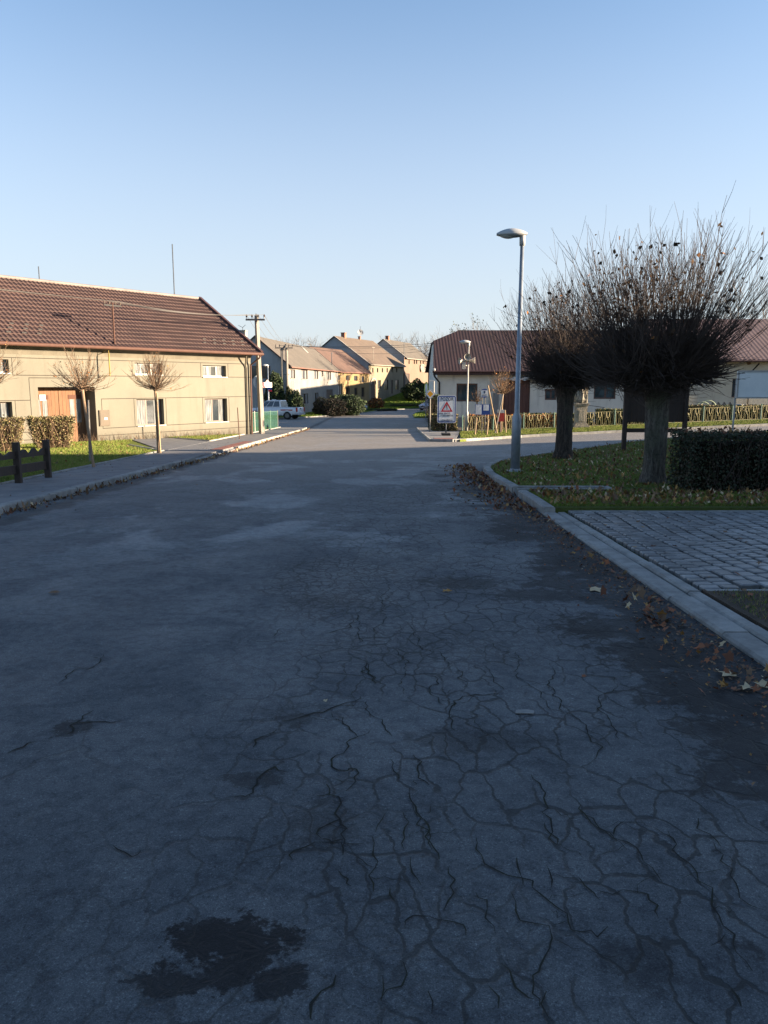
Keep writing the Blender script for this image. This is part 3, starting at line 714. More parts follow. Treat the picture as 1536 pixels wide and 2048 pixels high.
# ---------------------------------------------------------------- long beige house on the left
LH = 24.0
P0 = fA-fu*LH; F = Fac(P0, fu); ZE = 3.20; ZB = -1.09
def PR(*r): return F.rect(*r)
hs = {'lr': PR(410, 797, 454.5, 843.7), 'ur': PR(405.6, 731, 452, 753.7), 'lm': PR(274, 798, 328, 850.5), 'um': PR(269.5, 726, 324, 749.5),
      'll': PR(-34, 804, 25.5, 851), 'ul': PR(-40, 718, 17.6, 745.6)}
gate = PR(80, 774, 193, 902); gate = (gate[0], gate[1], ZB-.03, gate[3], .78)
root = empty('long_house', V2(fA, ZB), 'long beige plastered house with brown tile roof and varnished wooden gate', 'house')
mb = MB(); wall_holes(mb, F, LH, ZB-.6, 2.86, [h+(.25,) for h in hs.values()]+[gate], mi=0)
mb.add([F.p(LH, ZB-.6, 0), F.p(LH, ZB-.6, 8.3), F.p(LH, 3.2, 8.3), F.p(LH, 6.05, 4.16), F.p(LH, 3.2, 0)], [(0, 1, 2, 3, 4)])
mb.add([F.p(0, ZB-.6, 0), F.p(0, 3.2, 0), F.p(0, 6.05, 4.16), F.p(0, 3.2, 8.3), F.p(0, ZB-.6, 8.3)], [(0, 1, 2, 3, 4)])
mb.add([F.p(0, ZB-.6, 8.3), F.p(0, 3.2, 8.3), F.p(LH, 3.2, 8.3), F.p(LH, ZB-.6, 8.3)], [(0, 1, 2, 3)])
def groove(a, b, z, h=.028): mb.frame(F.p(a, z, -.004), F.U()*(b-a), F.Nn()*.0035, Vector((0, 0, h)), 1)
def vgroove(a, z0, z1): mb.frame(F.p(a, z0, -.0045), F.U()*.022, F.Nn()*.0035, Vector((0, 0, z1-z0)), 1)
za = hs['ur'][3]+.10; zb_ = hs['ur'][2]-.02; zc = hs['lr'][3]+.06; zd = hs['lr'][2]-.05; ze_ = ZB+.48
def segs(z, gaps):
    s = 0.0
    for a, b in sorted(gaps)+[(LH, LH)]:
        if a > s: groove(s, a, z)
        s = b
surr = [(h[0]-.14, h[1]+.12) for h in (hs['ur'], hs['um'], hs['ul'])]; surl = [(h[0]-.14, h[1]+.12) for h in (hs['lr'], hs['lm'], hs['ll'])]; sg = (gate[0]-.35, gate[1]+.28)
segs(za, []); segs(zb_, surr); segs(zc, [sg]); segs(zd, surl+[sg]); segs(ze_, [(gate[0]-.05, gate[1]+.05)])
for a, b in surr: vgroove(a, zb_, za); vgroove(b, zb_, za)
for a, b in surl: vgroove(a, zd, zc); vgroove(b, zd, zc)
vgroove(sg[0], ZB, gate[3]+.35); vgroove(sg[1], zd, zc); groove(sg[0], gate[1]+.2, gate[3]+.35)
mb.build('wall', [m_pl1, m_groove], root)
cv = MB(); prof = []
for i in range(9):
    a = i/8*math.pi/2; prof.append((-.46*(1-math.cos(a)), 2.80+.36*math.sin(a)))
prof = [(.05, 2.75), (-.012, 2.75)]+[(d-.012, z) for d, z in prof]+[(.05, 3.17)]
cv.prism([F.p(.0, z, d) for d, z in prof], F.U()*(LH-.0)); cv.build('cornice', m_cov, root)
# tiled roof slope in real relief
def tile_roof(F, s0, s1, e0, zE, e1, zR, col=.20, rows=16):
    V = []; fc = []; ns = int((s1-s0)/.033); L = math.hypot(e1-e0, zR-zE); sl = Vector((e1-e0, zR-zE)).normalized(); up = Vector((-sl.y, sl.x))
    ss = [s0+(s1-s0)*i/ns for i in range(ns+1)]; lines = []
    for r in range(rows):
        for f in (0, .18, .97): lines.append((r+f, .040 if f == 0 else (.036 if f < .5 else .004)))
    lines.append((rows, .004))
    for t, hh in lines:
        d = L*t/rows
        for s in ss:
            w = math.sin(2*math.pi*s/col); w = .030*(w if w > 0 else w*.45)
            h = hh+w; V.append(F.p(s, zE+sl.y*d+up.y*h, e0+sl.x*d+up.x*h))
    n = ns+1
    for j in range(len(lines)-1):
        for i in range(ns): fc.append((j*n+i, j*n+i+1, (j+1)*n+i+1, (j+1)*n+i))
    m = MB(); m.v = [tuple(v) for v in V]; m.f = fc; m.m = [0]*len(fc); return m
RE0, REZ, RZ = -.50, 3.13, 6.14
rm = tile_roof(F, -.2, LH+.34, RE0, REZ, 4.16, RZ)
rf = rm.build('roof', m_tile, root, smooth=False)
bk = MB(); bk.prism([F.p(-.2, RZ-.02, 4.16), F.p(-.2, 3.1, 8.8), F.p(-.2, 3.0, 8.8), F.p(-.2, RZ-.14, 4.16)], F.U()*(LH+.5)); 
bk.prism([F.p(-.2, REZ-.01, RE0+.01), F.p(-.2, RZ-.02, 4.15), F.p(-.2, RZ-.13, 4.15), F.p(-.2, REZ-.09, RE0+.01)], F.U()*(LH+.5))
bk.build('roof_deck', m_dkbrown, root)
rc = MB(); n_ = 60
rc.tube([F.p(-.25, RZ+.03, 4.16), F.p(LH+.36, RZ+.03, 4.16)], .085, 10); rc.build('ridge_cap', M('ridge_sheet', (.20, .165, .15, 1), (.15, .115, .105, 1), 2, .4, .1, .002, spec=.6), rf)
vb = MB(); p = F.p(LH+.33, REZ+.06, RE0); q = F.p(LH+.33, RZ+.07, 4.18); vb.bar(p, q, .16, .16); vb.bar(p+Vector((0, 0, -.12)), q+Vector((0, 0, -.12)), .05, .26); vb.build('verge_flashing', m_dkbrown, rf)
gt = MB(); gp = []
for i in range(2): gp.append(F.p(-.2+(LH+.55)*i, REZ-.02, RE0-.07))
gt.tube(gp, .075, 12); gt.frame(F.p(-.2, REZ-.05, RE0-.005), F.U()*(LH+.5), F.Nn()*.02, Vector((0, 0, .1))); gt.build('gutter', m_brown, root)
for (off, s_) in ((0, LH-.10),):
    dp = MB(); dp.tube([F.p(LH+.12, REZ-.05, RE0-.07), F.p(LH+.12, 2.92, RE0-.05), F.p(s_, 2.55, -.10), F.p(s_, ZB+.1, -.08)], .045, 10); dp.build('downspout', m_brown, root)
dp = MB(); dp.tube([F.p(LH-.62, 3.0, -.36), F.p(LH-.42, 2.55, -.07), F.p(LH-.36, 2.4, -.07), F.p(LH-.36, ZB+.1, -.07)], .04, 8); dp.build('downspout', m_cov, root)
for key, h in hs.items():
    w = window(root, F, h+(.25,), .25, m_frameb if key[0] == 'l' else m_framew, mull=(.42,) if key[0] == 'l' else (.3, .68), fw=.055, curtain=True, sill=m_framew)
# gate
U, N = F.U(), F.Nn(); a, b, c, d, dp_ = gate
gm = MB(); gm.frame(F.p(a-.001, c, dp_-.12), U*.12, N*.1, Vector((0, 0, d-c-.002))); gm.frame(F.p(b-.12, c, dp_-.12), U*.119, N*.1, Vector((0, 0, d-c-.002))); gm.frame(F.p(a+.12, d-.14, dp_-.12), U*(b-a-.24), N*.1, Vector((0, 0, .138)))
go = gm.build('gate', m_wood, root)
half = (b-a-.24)/2
for i in range(2):
    s0 = a+.12+i*half; lm = MB(); nb = 7
    for j in range(nb):
        x0 = s0+.008+(half-.016)*j/nb; lm.frame(F.p(x0+.004, c+.03, dp_-.085), U*((half-.016)/nb-.008), N*.04, Vector((0, 0, d-.16-c)))
    lm.frame(F.p(s0+.006, c+.03, dp_-.045), U*(half-.012), N*.03, Vector((0, 0, d-.16-c)))
    zt = c+(d-c)*.80; zbm = c+(d-c)*.42
    lf = lm.build('gate_leaf', m_wood, go)
    for fr in ((.10, .28), (.36, .54)) if i == 0 else ((.42, .60), (.68, .86)):
        pm = MB(); x0 = s0+half*fr[0]; pm.frame(F.p(x0, zbm, dp_-.100), U*half*(fr[1]-fr[0]), N*.012, Vector((0, 0, zt-zbm))); pm.build('pane', m_curt, lf)
    hd = MB(); hd.frame(F.p(s0+half*(.08 if i == 0 else .38), zt+.02, dp_-.10), U*half*.52, N*.016, Vector((0, 0, .17))); hd.build('panel', M('rust_wood', (.085, .030, .016, 1), (.065, .024, .013, 1)), lf)
pl = MB(); pl.frame(F.p(a+.42, d-.55, dp_-.115), U*.26, N*.02, Vector((0, 0, .24))); nb_ = pl.build('number_plate', m_framew, root)
m_ink = M('ink_blue', (.02, .035, .12, 1), None, 9, .7, 0); m_black = M('matt_black', (.015, .015, .016, 1), None, 9, .7, 0)
text_part('5', .17, F.p(a+.55, d-.43, dp_-.119), U, (0, 0, 1), m_ink, nb_, sx=1)
# meter cabinet
cb = PR(198, 820, 218.5, 852); mc = MB(); mc.frame(F.p(cb[0], cb[2], -.05), U*(cb[1]-cb[0]), N*.06, Vector((0, 0, cb[3]-cb[2])))
mc.frame(F.p(cb[0]+.03, cb[2]+.03, -.062), U*(cb[1]-cb[0]-.06), N*.012, Vector((0, 0, cb[3]-cb[2]-.06)))
mo = mc.build('meter_cabinet', M('cabinet_tan', (.075, .052, .028, 1), (.058, .040, .022, 1), 3, .6), root); sk = MB(); sk.frame(F.p(cb[0]+.22, cb[3]-.42, -.066), U*.15, N*.003, Vector((0, 0, .10))); sk.build('sticker', m_framew, mo)
# yellow gas bracket
s1, z1 = F.hit(210, 707); s2, z2 = F.hit(210, 752); m_yel = M('yellow_paint', (.30, .22, .03, 1), (.2, .14, .03, 1), 5, .6)
gb = MB(); gb.tube([F.p(s1-.15, z1+.02, 0), F.p(s1-.1, z1+.02, -.42), F.p(s1-.1, z2, -.42), F.p(s1-.15, z2, 0)], .02, 8); gb.tube([F.p(s1-.1, z1, -.42), F.p(s1-.1, z1+.22, -.42), F.p(s1-.15, z1+.02, -.02)], .012, 6); gb.tube([F.p(s1-.1, z1-.03, -.42), F.p(s1-.1, z2+.03, -.42)], .027, 8)
gb.build('gas_pipe_bracket', m_yel, root)
# snow guards on the roof
sgm = MB(); sgm.box(0, 0, .03, .26, .05, .09); 
first = None
def slope_pt(s, t, h=0): 
    return F.p(s, REZ+(RZ-REZ)*t+h, RE0+(4.16-RE0)*t)
for cl, (sA, sB) in enumerate(((LH-2.9, LH-.3), (6.5, 13.2))):
    s = sA; k_ = 0
    while s < sB:
        for r_ in range(3 if cl else 2):
            pt = slope_pt(s+r_*.22, .06+.062*r_*1.0+.0625, .06)
            if first is None:
                m = MB(); m.frame(pt-U*.09, U*.18, N*.03, Vector((0, 0, .05))); first = m.build('snow_guard', m_black, rf); fp = pt
            else: o = first.copy(); COL.objects.link(o); o.parent = rf; o.location = pt-fp
        s += .62
# roof masts (lightning rods)
for px, pyb, pyt, rr_ in ((349, 593, 489, .028), (79, 562, 533, .022)):
    d0 = ray(px, pyb); s_, z_ = None, None
    Fr = Fac(F.p(0, 0, 4.16), fu); s_, z_ = Fr.hit(px, pyb); zt = Fr.hit(px, pyt)[1]
    am = MB(); am.tube([F.p(s_, RZ, 4.16), F.p(s_, zt, 4.16)], rr_, 6); am.build('lightning_rod', M('galvanised', (.09, .10, .12, 1), (.06, .07, .08, 1), 4, .5, .1, .002, metal=.3), root)
m_galv = _mats['galvanised']
# roof service mast with crossarm
pt = None
for t_ in (.045,):
    s_, _z = F.hit(207, 690); pt = slope_pt(s_+.35, t_)
mm = MB(); tp = pt+Vector((0, 0, 1.72)); mm.tube([pt-Vector((0, 0, .1)), tp], .035, 8); ms = mm.build('service_mast', m_brown, root)
ca = MB(); ca.bar(tp-U*.42-Vector((0, 0, .1)), tp+U*.42-Vector((0, 0, .1)), .05, .06); ca.build('crossarm', m_black, ms)
m_porc = M('porcelain', (.14, .11, .085, 1), (.10, .08, .06, 1), 8, .4)
for k_ in (-.38, -.15, .15, .38):
    im = MB(); im.lathe(tp+U*k_-Vector((0, 0, .06)), [(.012, 0), (.03, .03), (.02, .06), (.03, .09), (.012, .12)], 8); im.build('insulator', m_porc, ms)
MAST = tp

# ---------------------------------------------------------------- houses along the far street
m_grey = plaster('plaster_grey', (.205, .20, .19, 1), (.17, .166, .158, 1), (.22, .22, .22, 1), .6, .4)
m_yelp = plaster('plaster_yellow', (.21, .155, .08, 1), (.175, .132, .072, 1), (.30, .22, .12, 1), .6, .3)
m_crm = plaster('plaster_cream', (.20, .172, .122, 1), (.16, .138, .10, 1), (.22, .19, .15, 1), .5, .75)
m_old = plaster('plaster_old', (.17, .125, .098, 1), (.13, .095, .075, 1), (.15, .11, .09, 1), .35, .9)
m_shade = plaster('plaster_gable_shade', (.30, .32, .34, 1), (.25, .27, .29, 1), (.2, .21, .23, 1), .5, .4)  # cool tone of the shaded gable ends put into the plaster colour
def oldroof(name, c1, c2, c3):
    k = NT(name); P = k.sep(); c = k.mix(k.mapr(k.noise(.8, 6, .7), .35, .65), c1, c2); c = k.mix(k.mapr(k.noise(3.5, 5, .7), .5, .72, 0, .8), c, c3)
    sp = k.noise(9, 3, .6); c = k.mix(k.mapr(sp, .58, .7, 0, .5), c, (c3[0]*.5, c3[1]*.5, c3[2]*.5, 1))
    k.l(c, k.b.inputs['Base Color']); k.b.inputs['Roughness'].default_value = .9
    w = k.n('ShaderNodeTexWave', bands_direction='Z'); k.l(k.pos, w.inputs[0]); w.inputs['Scale'].default_value = 4.2; w.inputs['Distortion'].default_value = 1.5
    k.bump(k.math('ADD', w.outputs['Fac'], sp), .5, .03); return k.m
m_rgrey = oldroof('roof_old_grey', (.105, .090, .075, 1), (.080, .070, .058, 1), (.05, .044, .038, 1))
m_rred = oldroof('roof_old_red', (.115, .066, .050, 1), (.092, .055, .042, 1), (.06, .042, .032, 1))
m_rtan = oldroof('roof_old_tan', (.115, .084, .062, 1), (.092, .068, .052, 1), (.065, .05, .04, 1))
m_pink = M('gutter_red', (.22, .11, .08, 1), (.16, .08, .06, 1), 3, .6)
m_dark = M('dark_opening', (.02, .018, .018, 1), (.035, .03, .028, 1), 3, .8)
m_dwood = woodmat('old_door_wood', (.075, .05, .04, 1), (.05, .035, .03, 1))
gG = Vector((-9.85, 80.4)); gu = Vector((.115, .993)).normalized(); gE = gG+gu*29.6
FG = Fac(gG, gu)
gw = [FG.rect(*r) for r in ((580.5, 739, 590, 757), (602.5, 740, 615, 758.5), (627.5, 741, 636.3, 758), (643, 742, 646.5, 753), (655, 743.5, 662, 760), (604, 787, 616.5, 808), (629, 785.5, 637, 809))]
gd = [FG.rect(653, 779, 665.5, 811)+(m_dwood,)]
hgrey, FG, LG, rfG = house('terraced_house', 'grey two-storey house with a big shaded gable and weathered grey-brown roof', 'house', gG, gE, -1.6, 3.56, 3.4, 6.35, m_grey, m_rgrey, gw, m_frameb, gutter=m_pink, sill=m_framew, doors=gd, gable_mat=m_shade, group='houses along the far street', curtain=True, verge=m_dkbrown)
# gable window band, chimney, skylight, antenna
GA = Fac(FG.p(0, 0, 6.8), -FG.Nn())
a0, z0 = GA.hit(541, 757); a1, z1 = GA.hit(503, 732)
s_l, s_r = sorted((a0, a1))
if True:
    wm = MB(); wm.frame(GA.p(s_l, z0, -.03), GA.U()*(s_r-s_l), GA.Nn()*.06, Vector((0, 0, z1-z0))); wo_ = wm.build('window', m_frameb, hgrey)
    for k_ in range(3):
        w_ = (s_r-s_l)/3; pm = MB(); pm.frame(GA.p(s_l+w_*k_+.08, z0+.1, -.04), GA.U()*(w_-.16), GA.Nn()*.02, Vector((0, 0, z1-z0-.2))); pm.build('pane', m_glass, wo_)
def chimney(F, s, d, z0, z1, parent, mat, w=.6, cap=True):
    m = MB(); m.frame(F.p(s, z0, d), F.U()*w, F.Nn()*w, Vector((0, 0, z1-z0))); 
    if cap: m.frame(F.p(s-.06, z1, d-.06), F.U()*(w+.12), F.Nn()*(w+.12), Vector((0, 0, .1)))
    return m.build('chimney', mat, parent)
m_chim = M('chimney_render', (.34, .30, .25, 1), (.24, .21, .18, 1), 3, .9)
m_brick = M('brick', (.28, .13, .09, 1), (.2, .1, .07, 1), 6, .9)
chimney(FG, .6, 4.6, 4.8, 7.0, rfG, m_chim, .75)
ac = MB(); pA = FG.p(.95, 7.05, 4.95); ac.tube([pA, pA+Vector((0, 0, .35))], .03, 5); ac.bar(pA+Vector((-.45, 0, .55)), pA+Vector((0, 0, .33)), .04); ac.bar(pA+Vector((.3, 0, .6)), pA+Vector((0, 0, .33)), .04); ac.build('antenna', m_galv, hgrey)
sl = MB(); q = FG.p(20.5, 0, 2.6); tz = 3.56+(6.35-3.56)/3.4*2.6+.16; sl.add([FG.p(20.2, tz-.55, 2.0), FG.p(20.8, tz-.55, 2.0), FG.p(20.8, tz+.5, 3.1), FG.p(20.2, tz+.5, 3.1)], [(0, 1, 2, 3)]); sl.build('skylight', m_framew, rfG)
yG = Vector((-6.47, 110.0)); yE = Vector((-2.34, 122.0)); FY = Fac(yG, yE-yG)
yw = [FY.rect(*r) for r in ((672.4, 750.3, 680.2, 760.3), (692, 751, 699.3, 761), (708, 751.6, 715, 761.8), (723, 752.5, 729, 765), (692.4, 775, 699.3, 789), (709, 775, 715, 794), (723, 774.5, 729, 794))]
hy, FY, LY, rfY = house('terraced_house', 'narrow yellow house with faded red roof between grey and cream houses', 'house', yG, yE, -1.4, 3.45, 4.6, 6.75, m_yelp, m_rred, yw, m_frameb, gutter=m_pink, doors=[FY.rect(674.7, 771, 683, 795)+(m_framew,)], group='houses along the far street', gable_mat=m_shade, verge=m_dkbrown, gab=.1)
for s_ in (.3, 3.6):
    d_ = MB(); d_.tube([FY.p(s_+.9, 3.2, -.42), FY.p(s_+.9, 3.0, -.35), FY.p(s_, 2.6, -.1), FY.p(s_, -1.2, -.1)], .06, 8); d_.build('downspout', m_dkbrown, hy)
cG = Vector((-2.40, 122.9)); cE = Vector((3.4, 137.2)); FC = Fac(cG, cE-cG)
cw = [FC.rect(x, 736, x+2.6, 745) for x in (744.3, 753.8, 763.5, 773, 783, 792.2)]+[FC.rect(*r) for r in ((755.3, 760, 761.7, 777.6), (769, 760, 776.3, 780), (791, 760, 797.4, 779.5))]
hc, FC, LC, rfC = house('terraced_house', 'cream house with stained plaster, arched gateway and satellite dish on its ridge', 'house', cG, cE, -.6, 4.8, 5.9, 9.0, m_crm, m_rtan, cw, m_frameb, gutter=m_chim, doors=[FC.rect(742, 762, 751.3, 799)+(m_dwood,), FC.rect(782, 760, 786, 787)+(m_dwood,)], group='houses along the far street', gable_mat=m_shade, verge=m_framew)
ga = FC.rect(741, 757, 752.3, 799); am = MB(); ar = []
for i in range(13):
    t = math.pi*i/12; ar.append(FC.p((ga[0]+ga[1])/2-math.cos(t)*(ga[1]-ga[0])/2, ga[3]-.9+math.sin(t)*.9, -.03))
for p_, q_ in zip(ar, ar[1:]): am.bar(p_, q_, .16, .22)
am.build('gate_arch', m_chim, hc)
chimney(FC, 3.2, 5.6, 8.4, 9.75, rfC, m_brick, .65)
chimney(FC, 9.6, 5.7, 8.6, 9.5, rfC, m_brick, .35)
def dish(P, r, face, parent, mat, name='satellite_dish', pole=None):
    f = Vector(face).normalized(); x = f.cross(Vector((0, 0, 1))).normalized(); y = x.cross(f); m = MB(); vs = []; fs = []; n = 16
    for k_, (rr_, dd) in enumerate(((0, 0), (.5, .04), (.85, .12), (1, .17), (1, .20), (.5, .07), (0, .03))):
        for i in range(n): a = 2*math.pi*i/n; vs.append(P+(x*math.cos(a)+y*math.sin(a))*r*rr_*1.0+f*dd*r*(1 if k_ < 4 else 1.1))
    for k_ in range(6):
        for i in range(n): a = k_*n+i; b = k_*n+(i+1) % n; fs.append((a, b, b+n, a+n))
    m.add(vs, fs); m.bar(P-y*r*.9, P+f*r*.9, .04); m.add([P+f*r*.9+Vector(q)*.08 for q in ((-1, -1, -1), (1, -1, -1), (1, 1, -1), (-1, 1, -1), (-1, -1, 1), (1, -1, 1), (1, 1, 1), (-1, 1, 1))], [(3,2,1,0),(4,5,6,7),(0,1,5,4),(1,2,6,5),(2,3,7,6),(3,0,4,7)])
    if pole: m.tube([Vector(pole), P], .05, 6)
    return m.build(name, mat, parent)
dp0 = FC.p(10.2, 9.0, 5.9); dish(dp0+Vector((0, 0, 1.25)), .52, (.3, -1, .35), hc, M('dish_grey', (.35, .36, .37, 1), (.28, .28, .29, 1)), pole=dp0-Vector((0, 0, .2)))
d_ = MB(); d_.tube([dp0+Vector((0, 0, 1.25)), dp0+Vector((0, 0, 2.3))], .03, 5); d_.build('antenna', m_galv, hc)
oG = Vector((3.75, 139.0)); oE = Vector((8.9, 153.5)); FO = Fac(oG, oE-oG)
ow = [FO.rect(x, 720, x+2.3, 728) for x in (817, 827.5, 832, 840, 845)]
ho, FO, LO, rfO = house('terraced_house', 'farthest house of the street, bare brownish plaster and a dish on the wall', 'house', oG, oE, 0, 6.3, 4.1, 9.4, m_old, m_rgrey, ow, m_frameb, gutter=m_chim, doors=[FO.rect(808.2, 747, 818.7, 783)+(m_dwood,)], group='houses along the far street', gable_mat=m_shade, verge=m_framew)
chimney(FO, 2.2, 3.9, 8.9, 10.1, rfO, m_brick, .6)
sd, zd_ = FO.hit(841.5, 736); dish(FO.p(sd, zd_, -.35), .75, (.8, -.7, .1), ho, m_chim)
lb = MB(); lb.frame(FO.p(0, -1, -.02), FO.U()*4.3, FO.Nn()*.02, Vector((0, 0, 7.1))); 
lb = None
# lean-to annex in front: pale half of the farthest facade
for (F_, s_, zt_, rt) in ((FG, LG-1.5, 3.3, hgrey), (FC, 3.3, 4.9, hc), (FO, 1.2, 6.4, ho)):
    m = MB(); m.tube([F_.p(s_, zt_, .6), F_.p(s_, zt_+2.6, .6)], .06, 6); m.bar(F_.p(s_-.6, zt_+2.5, .6), F_.p(s_+.6, zt_+2.5, .6), .06); m.build('service_mast', m_galv if F_ is not FC else m_chim, rt)

# ---------------------------------------------------------------- maroon-roofed house across the side road
def corr(name, c1, c2, period=.18, rough=.55, ax='X'):
    k = NT(name); P = k.sep(); c = k.mix(k.mapr(k.noise(1.2, 5, .65, vec=k.scale(k.pos, (1.6, .4, .4))), .35, .65), c1, c2)
    w = k.math('SINE', k.math('MULTIPLY', P[0 if ax == 'X' else 1], 2*math.pi/period)); c = k.mix(k.mapr(w, -1, -.2, .10, 0), c, (c2[0]*.4, c2[1]*.4, c2[2]*.4, 1))
    c = k.mix(k.mapr(k.noise(5, 4, .7), .58, .75, 0, .4), c, (.17, .15, .15, 1))
    k.l(c, k.b.inputs['Base Color']); k.b.inputs['Roughness'].default_value = rough; k.b.inputs['Specular IOR Level'].default_value = .35; k.bump(w, .3, .015); return k.m
m_maroon = corr('maroon_sheet', (.038, .019, .022, 1), (.028, .015, .017, 1), .22, .8)
m_mauve = corr('mauve_tiles', (.12, .082, .085, 1), (.095, .065, .07, 1), .30, .8)
m_plR = plaster('plaster_offwhite', (.62, .60, .53, 1), (.54, .52, .46, 1), (.27, .26, .23, 1), .6, .5)
m_plR2 = plaster('plaster_ochre_grey', (.52, .48, .38, 1), (.45, .41, .32, 1), (.28, .25, .20, 1), .6, .5)
rP = Vector((3.62, 53)); rQ = Vector((18.0, 53)); FR = Fac(rP, (1, 0)); LR = 14.38
rt = empty('corner_house', (3.62, 53, g(4, 53)), 'off-white house with half-hipped maroon roof behind the bus stop', 'house')
rw = [FR.rect(*r) for r in ((913, 767, 955, 803), (1090, 778, 1113, 800), (1188, 762, 1232, 798))]; rg = FR.rect(1003, 760, 1060, 838); rg = (rg[0], rg[1], -1.5, rg[3], .2)
rd = FR.rect(1166, 768, 1176, 830); rd = (rd[0], rd[1], -1.4, rd[3], .12)
mb = MB(); wall_holes(mb, FR, LR, -2.2, 2.62, [h+(.16,) for h in rw]+[rg, rd])
mb.add([FR.p(0, -2.2, 0), FR.p(0, 2.62, 0), FR.p(0, 4.66, 3.6), FR.p(0, 4.66, 6.4), FR.p(0, 2.62, 10), FR.p(0, -2.2, 10)], [(0, 1, 2, 3, 4, 5)])
mb.add([FR.p(LR, -2.2, 0), FR.p(LR, -2.2, 10), FR.p(LR, 2.62, 10), FR.p(LR, 5.4, 5), FR.p(LR, 2.62, 0)], [(0, 1, 2, 3, 4)])
mb.add([FR.p(0, -2.2, 10), FR.p(0, 2.62, 10), FR.p(LR, 2.62, 10), FR.p(LR, -2.2, 10)], [(0, 1, 2, 3)])
mb.build('wall', m_plR, rt)
rm = MB()
def rp(x, y, z): return (x, y, z)
x0, x1 = 3.3, 18.1
top = [rp(x0, 52.5, 2.5), rp(x1, 52.5, 2.5), rp(x1, 58, 5.5), rp(5.5, 58, 5.5), rp(x0+.25, 56.45, 4.66)]
bot = [(a, b, c-.14) for a, b, c in top]
topb = [rp(x0, 63.5, 2.5), rp(x1, 63.5, 2.5), rp(x1, 58, 5.5), rp(5.5, 58, 5.5), rp(x0+.25, 59.55, 4.66)]
rm.add(top, [(0, 1, 2, 3, 4)]); rm.add(topb, [(4, 3, 2, 1, 0)]); rm.add([top[4], top[3], topb[4]], [(0, 1, 2)]); rm.add(bot, [(4, 3, 2, 1, 0)])
rm.add([top[0], top[4], bot[4], bot[0]], [(0, 1, 2, 3)]); rm.add([top[1], top[0], bot[0], bot[1]], [(0, 1, 2, 3)]); rm.add([top[4], topb[4], (x0+.25, 59.55, 4.52), bot[4]], [(0, 1, 2, 3)])
rm.add([topb[0], (x0, 63.5, 2.36), (x0+.25, 59.55, 4.52), topb[4]], [(0, 1, 2, 3)])
rR = rm.build('roof', m_maroon, rt)
gm = MB(); gm.tube([(x0-.05, 52.42, 2.42), (x1, 52.42, 2.42)], .08, 10); gm.frame((x0, 52.5, 2.22), (x1-x0, 0, 0), (0, .06, 0), (0, 0, .17)); gm.frame((x0, 52.5, 2.2), (x1-x0, 0, 0), (0, .5, 0), (0, 0, .03)); gm.build('gutter', m_dkbrown, rt)
dm = MB(); dm.tube([(3.35, 52.4, 2.4), (3.4, 52.5, 2.1), (3.75, 52.85, 1.7), (3.75, 52.9, -1.4)], .06, 8); dm.build('downspout', m_black, rt)
lm = MB(); lm.lathe((3.36, 52.35, 2.45), [(.03, 0), (.09, .06), (.09, .14), (.02, .2)], 8); lm.build('gutter_outlet', m_framew, rt)
for h in rw: window(rt, FR, h+(.16,), .16, M('brown_window', (.12, .062, .045, 1), (.09, .05, .035, 1), 6, .5), mull=(.54,), fw=.10, curtain=False, glass=glassmat('teal_glass', (.06, .09, .10, 1)) if h is rw[0] else bpy.data.materials['teal_glass'])
m_gate2 = M('brown_garage', (.115, .05, .036, 1), (.09, .04, .03, 1), 3, .7)
g2 = MB(); nb = 8
for j in range(nb): g2.frame(FR.p(rg[0]+(rg[1]-rg[0])*j/nb+.008, -1.5, .15), Vector((1, 0, 0))*((rg[1]-rg[0])/nb-.016), Vector((0, .04, 0)), Vector((0, 0, rg[3]+1.5-.003)))
g2.frame(FR.p(rg[0]+.004, -1.5, .185), Vector((rg[1]-rg[0]-.008, 0, 0)), Vector((0, .02, 0)), Vector((0, 0, rg[3]+1.49))); g2.build('garage_door', m_gate2, rt)
g3 = MB(); g3.frame(FR.p(rd[0]+.004, -1.4, .09), Vector((rd[1]-rd[0]-.008, 0, 0)), Vector((0, .04, 0)), Vector((0, 0, rd[3]+1.39))); g3.build('door', m_gate2, rt)
# little scalloped canopy over the garage door
cn = MB()
for i in range(5):
    xx = rg[0]-.3+i*.72; cn.prism([FR.p(xx, rg[3]+.05, -.45), FR.p(xx, rg[3]+.10, -.0), FR.p(xx+.34, rg[3]+.30, -.0), FR.p(xx+.34, rg[3]+.22, -.4)], (.34, 0, -.12))
cn.build('door_canopy', m_framew, rt)
cbm = MB(); xb = FR.rect(986, 786, 993, 835); cbm.frame((3.62+xb[0], 52.72, -1.3), (xb[1]-xb[0]+.1, 0, 0), (0, .26, 0), (0, 0, xb[3]+1.3)); cbm.build('meter_cabinet', m_grey, rt)
m = MB(); m.frame(FR.p(-.004, -1.6, -.03), Vector((rg[0]-.1, 0, 0)), Vector((0, .03, 0)), Vector((0, 0, .95))); m.build('plinth', M('plinth_grey', (.24, .24, .24, 1), (.18, .18, .18, 1), 2), rt)
# second house on the right
hq = []
F2 = Fac((18.12, 52.6), (1, 0)); h2 = [F2.rect(1464, 757, 1492, 795)]; L2 = 15.0
hR2, F2, L2, rf2 = house('cottage', 'ochre-grey house with mauve tiled roof at the right edge, behind the hoops', 'house', (18.12, 52.6), (33.1, 52.6), -.9, 3.35, 5.3, 6.15, m_plR2, m_mauve, h2+[(h2[0][0]+6, h2[0][1]+6, h2[0][2], h2[0][3])], bpy.data.materials['brown_window'], gutter=m_dkbrown, over=.5, gab=.05)
dm = MB(); sx_, sz_ = F2.hit(1512, 722); dm.tube([F2.p(sx_, 2.95, -.5), F2.p(sx_-.35, 2.35, -.08), F2.p(sx_-.35, -.6, -.08)], .05, 8); dm.build('downspout', m_black, hR2)

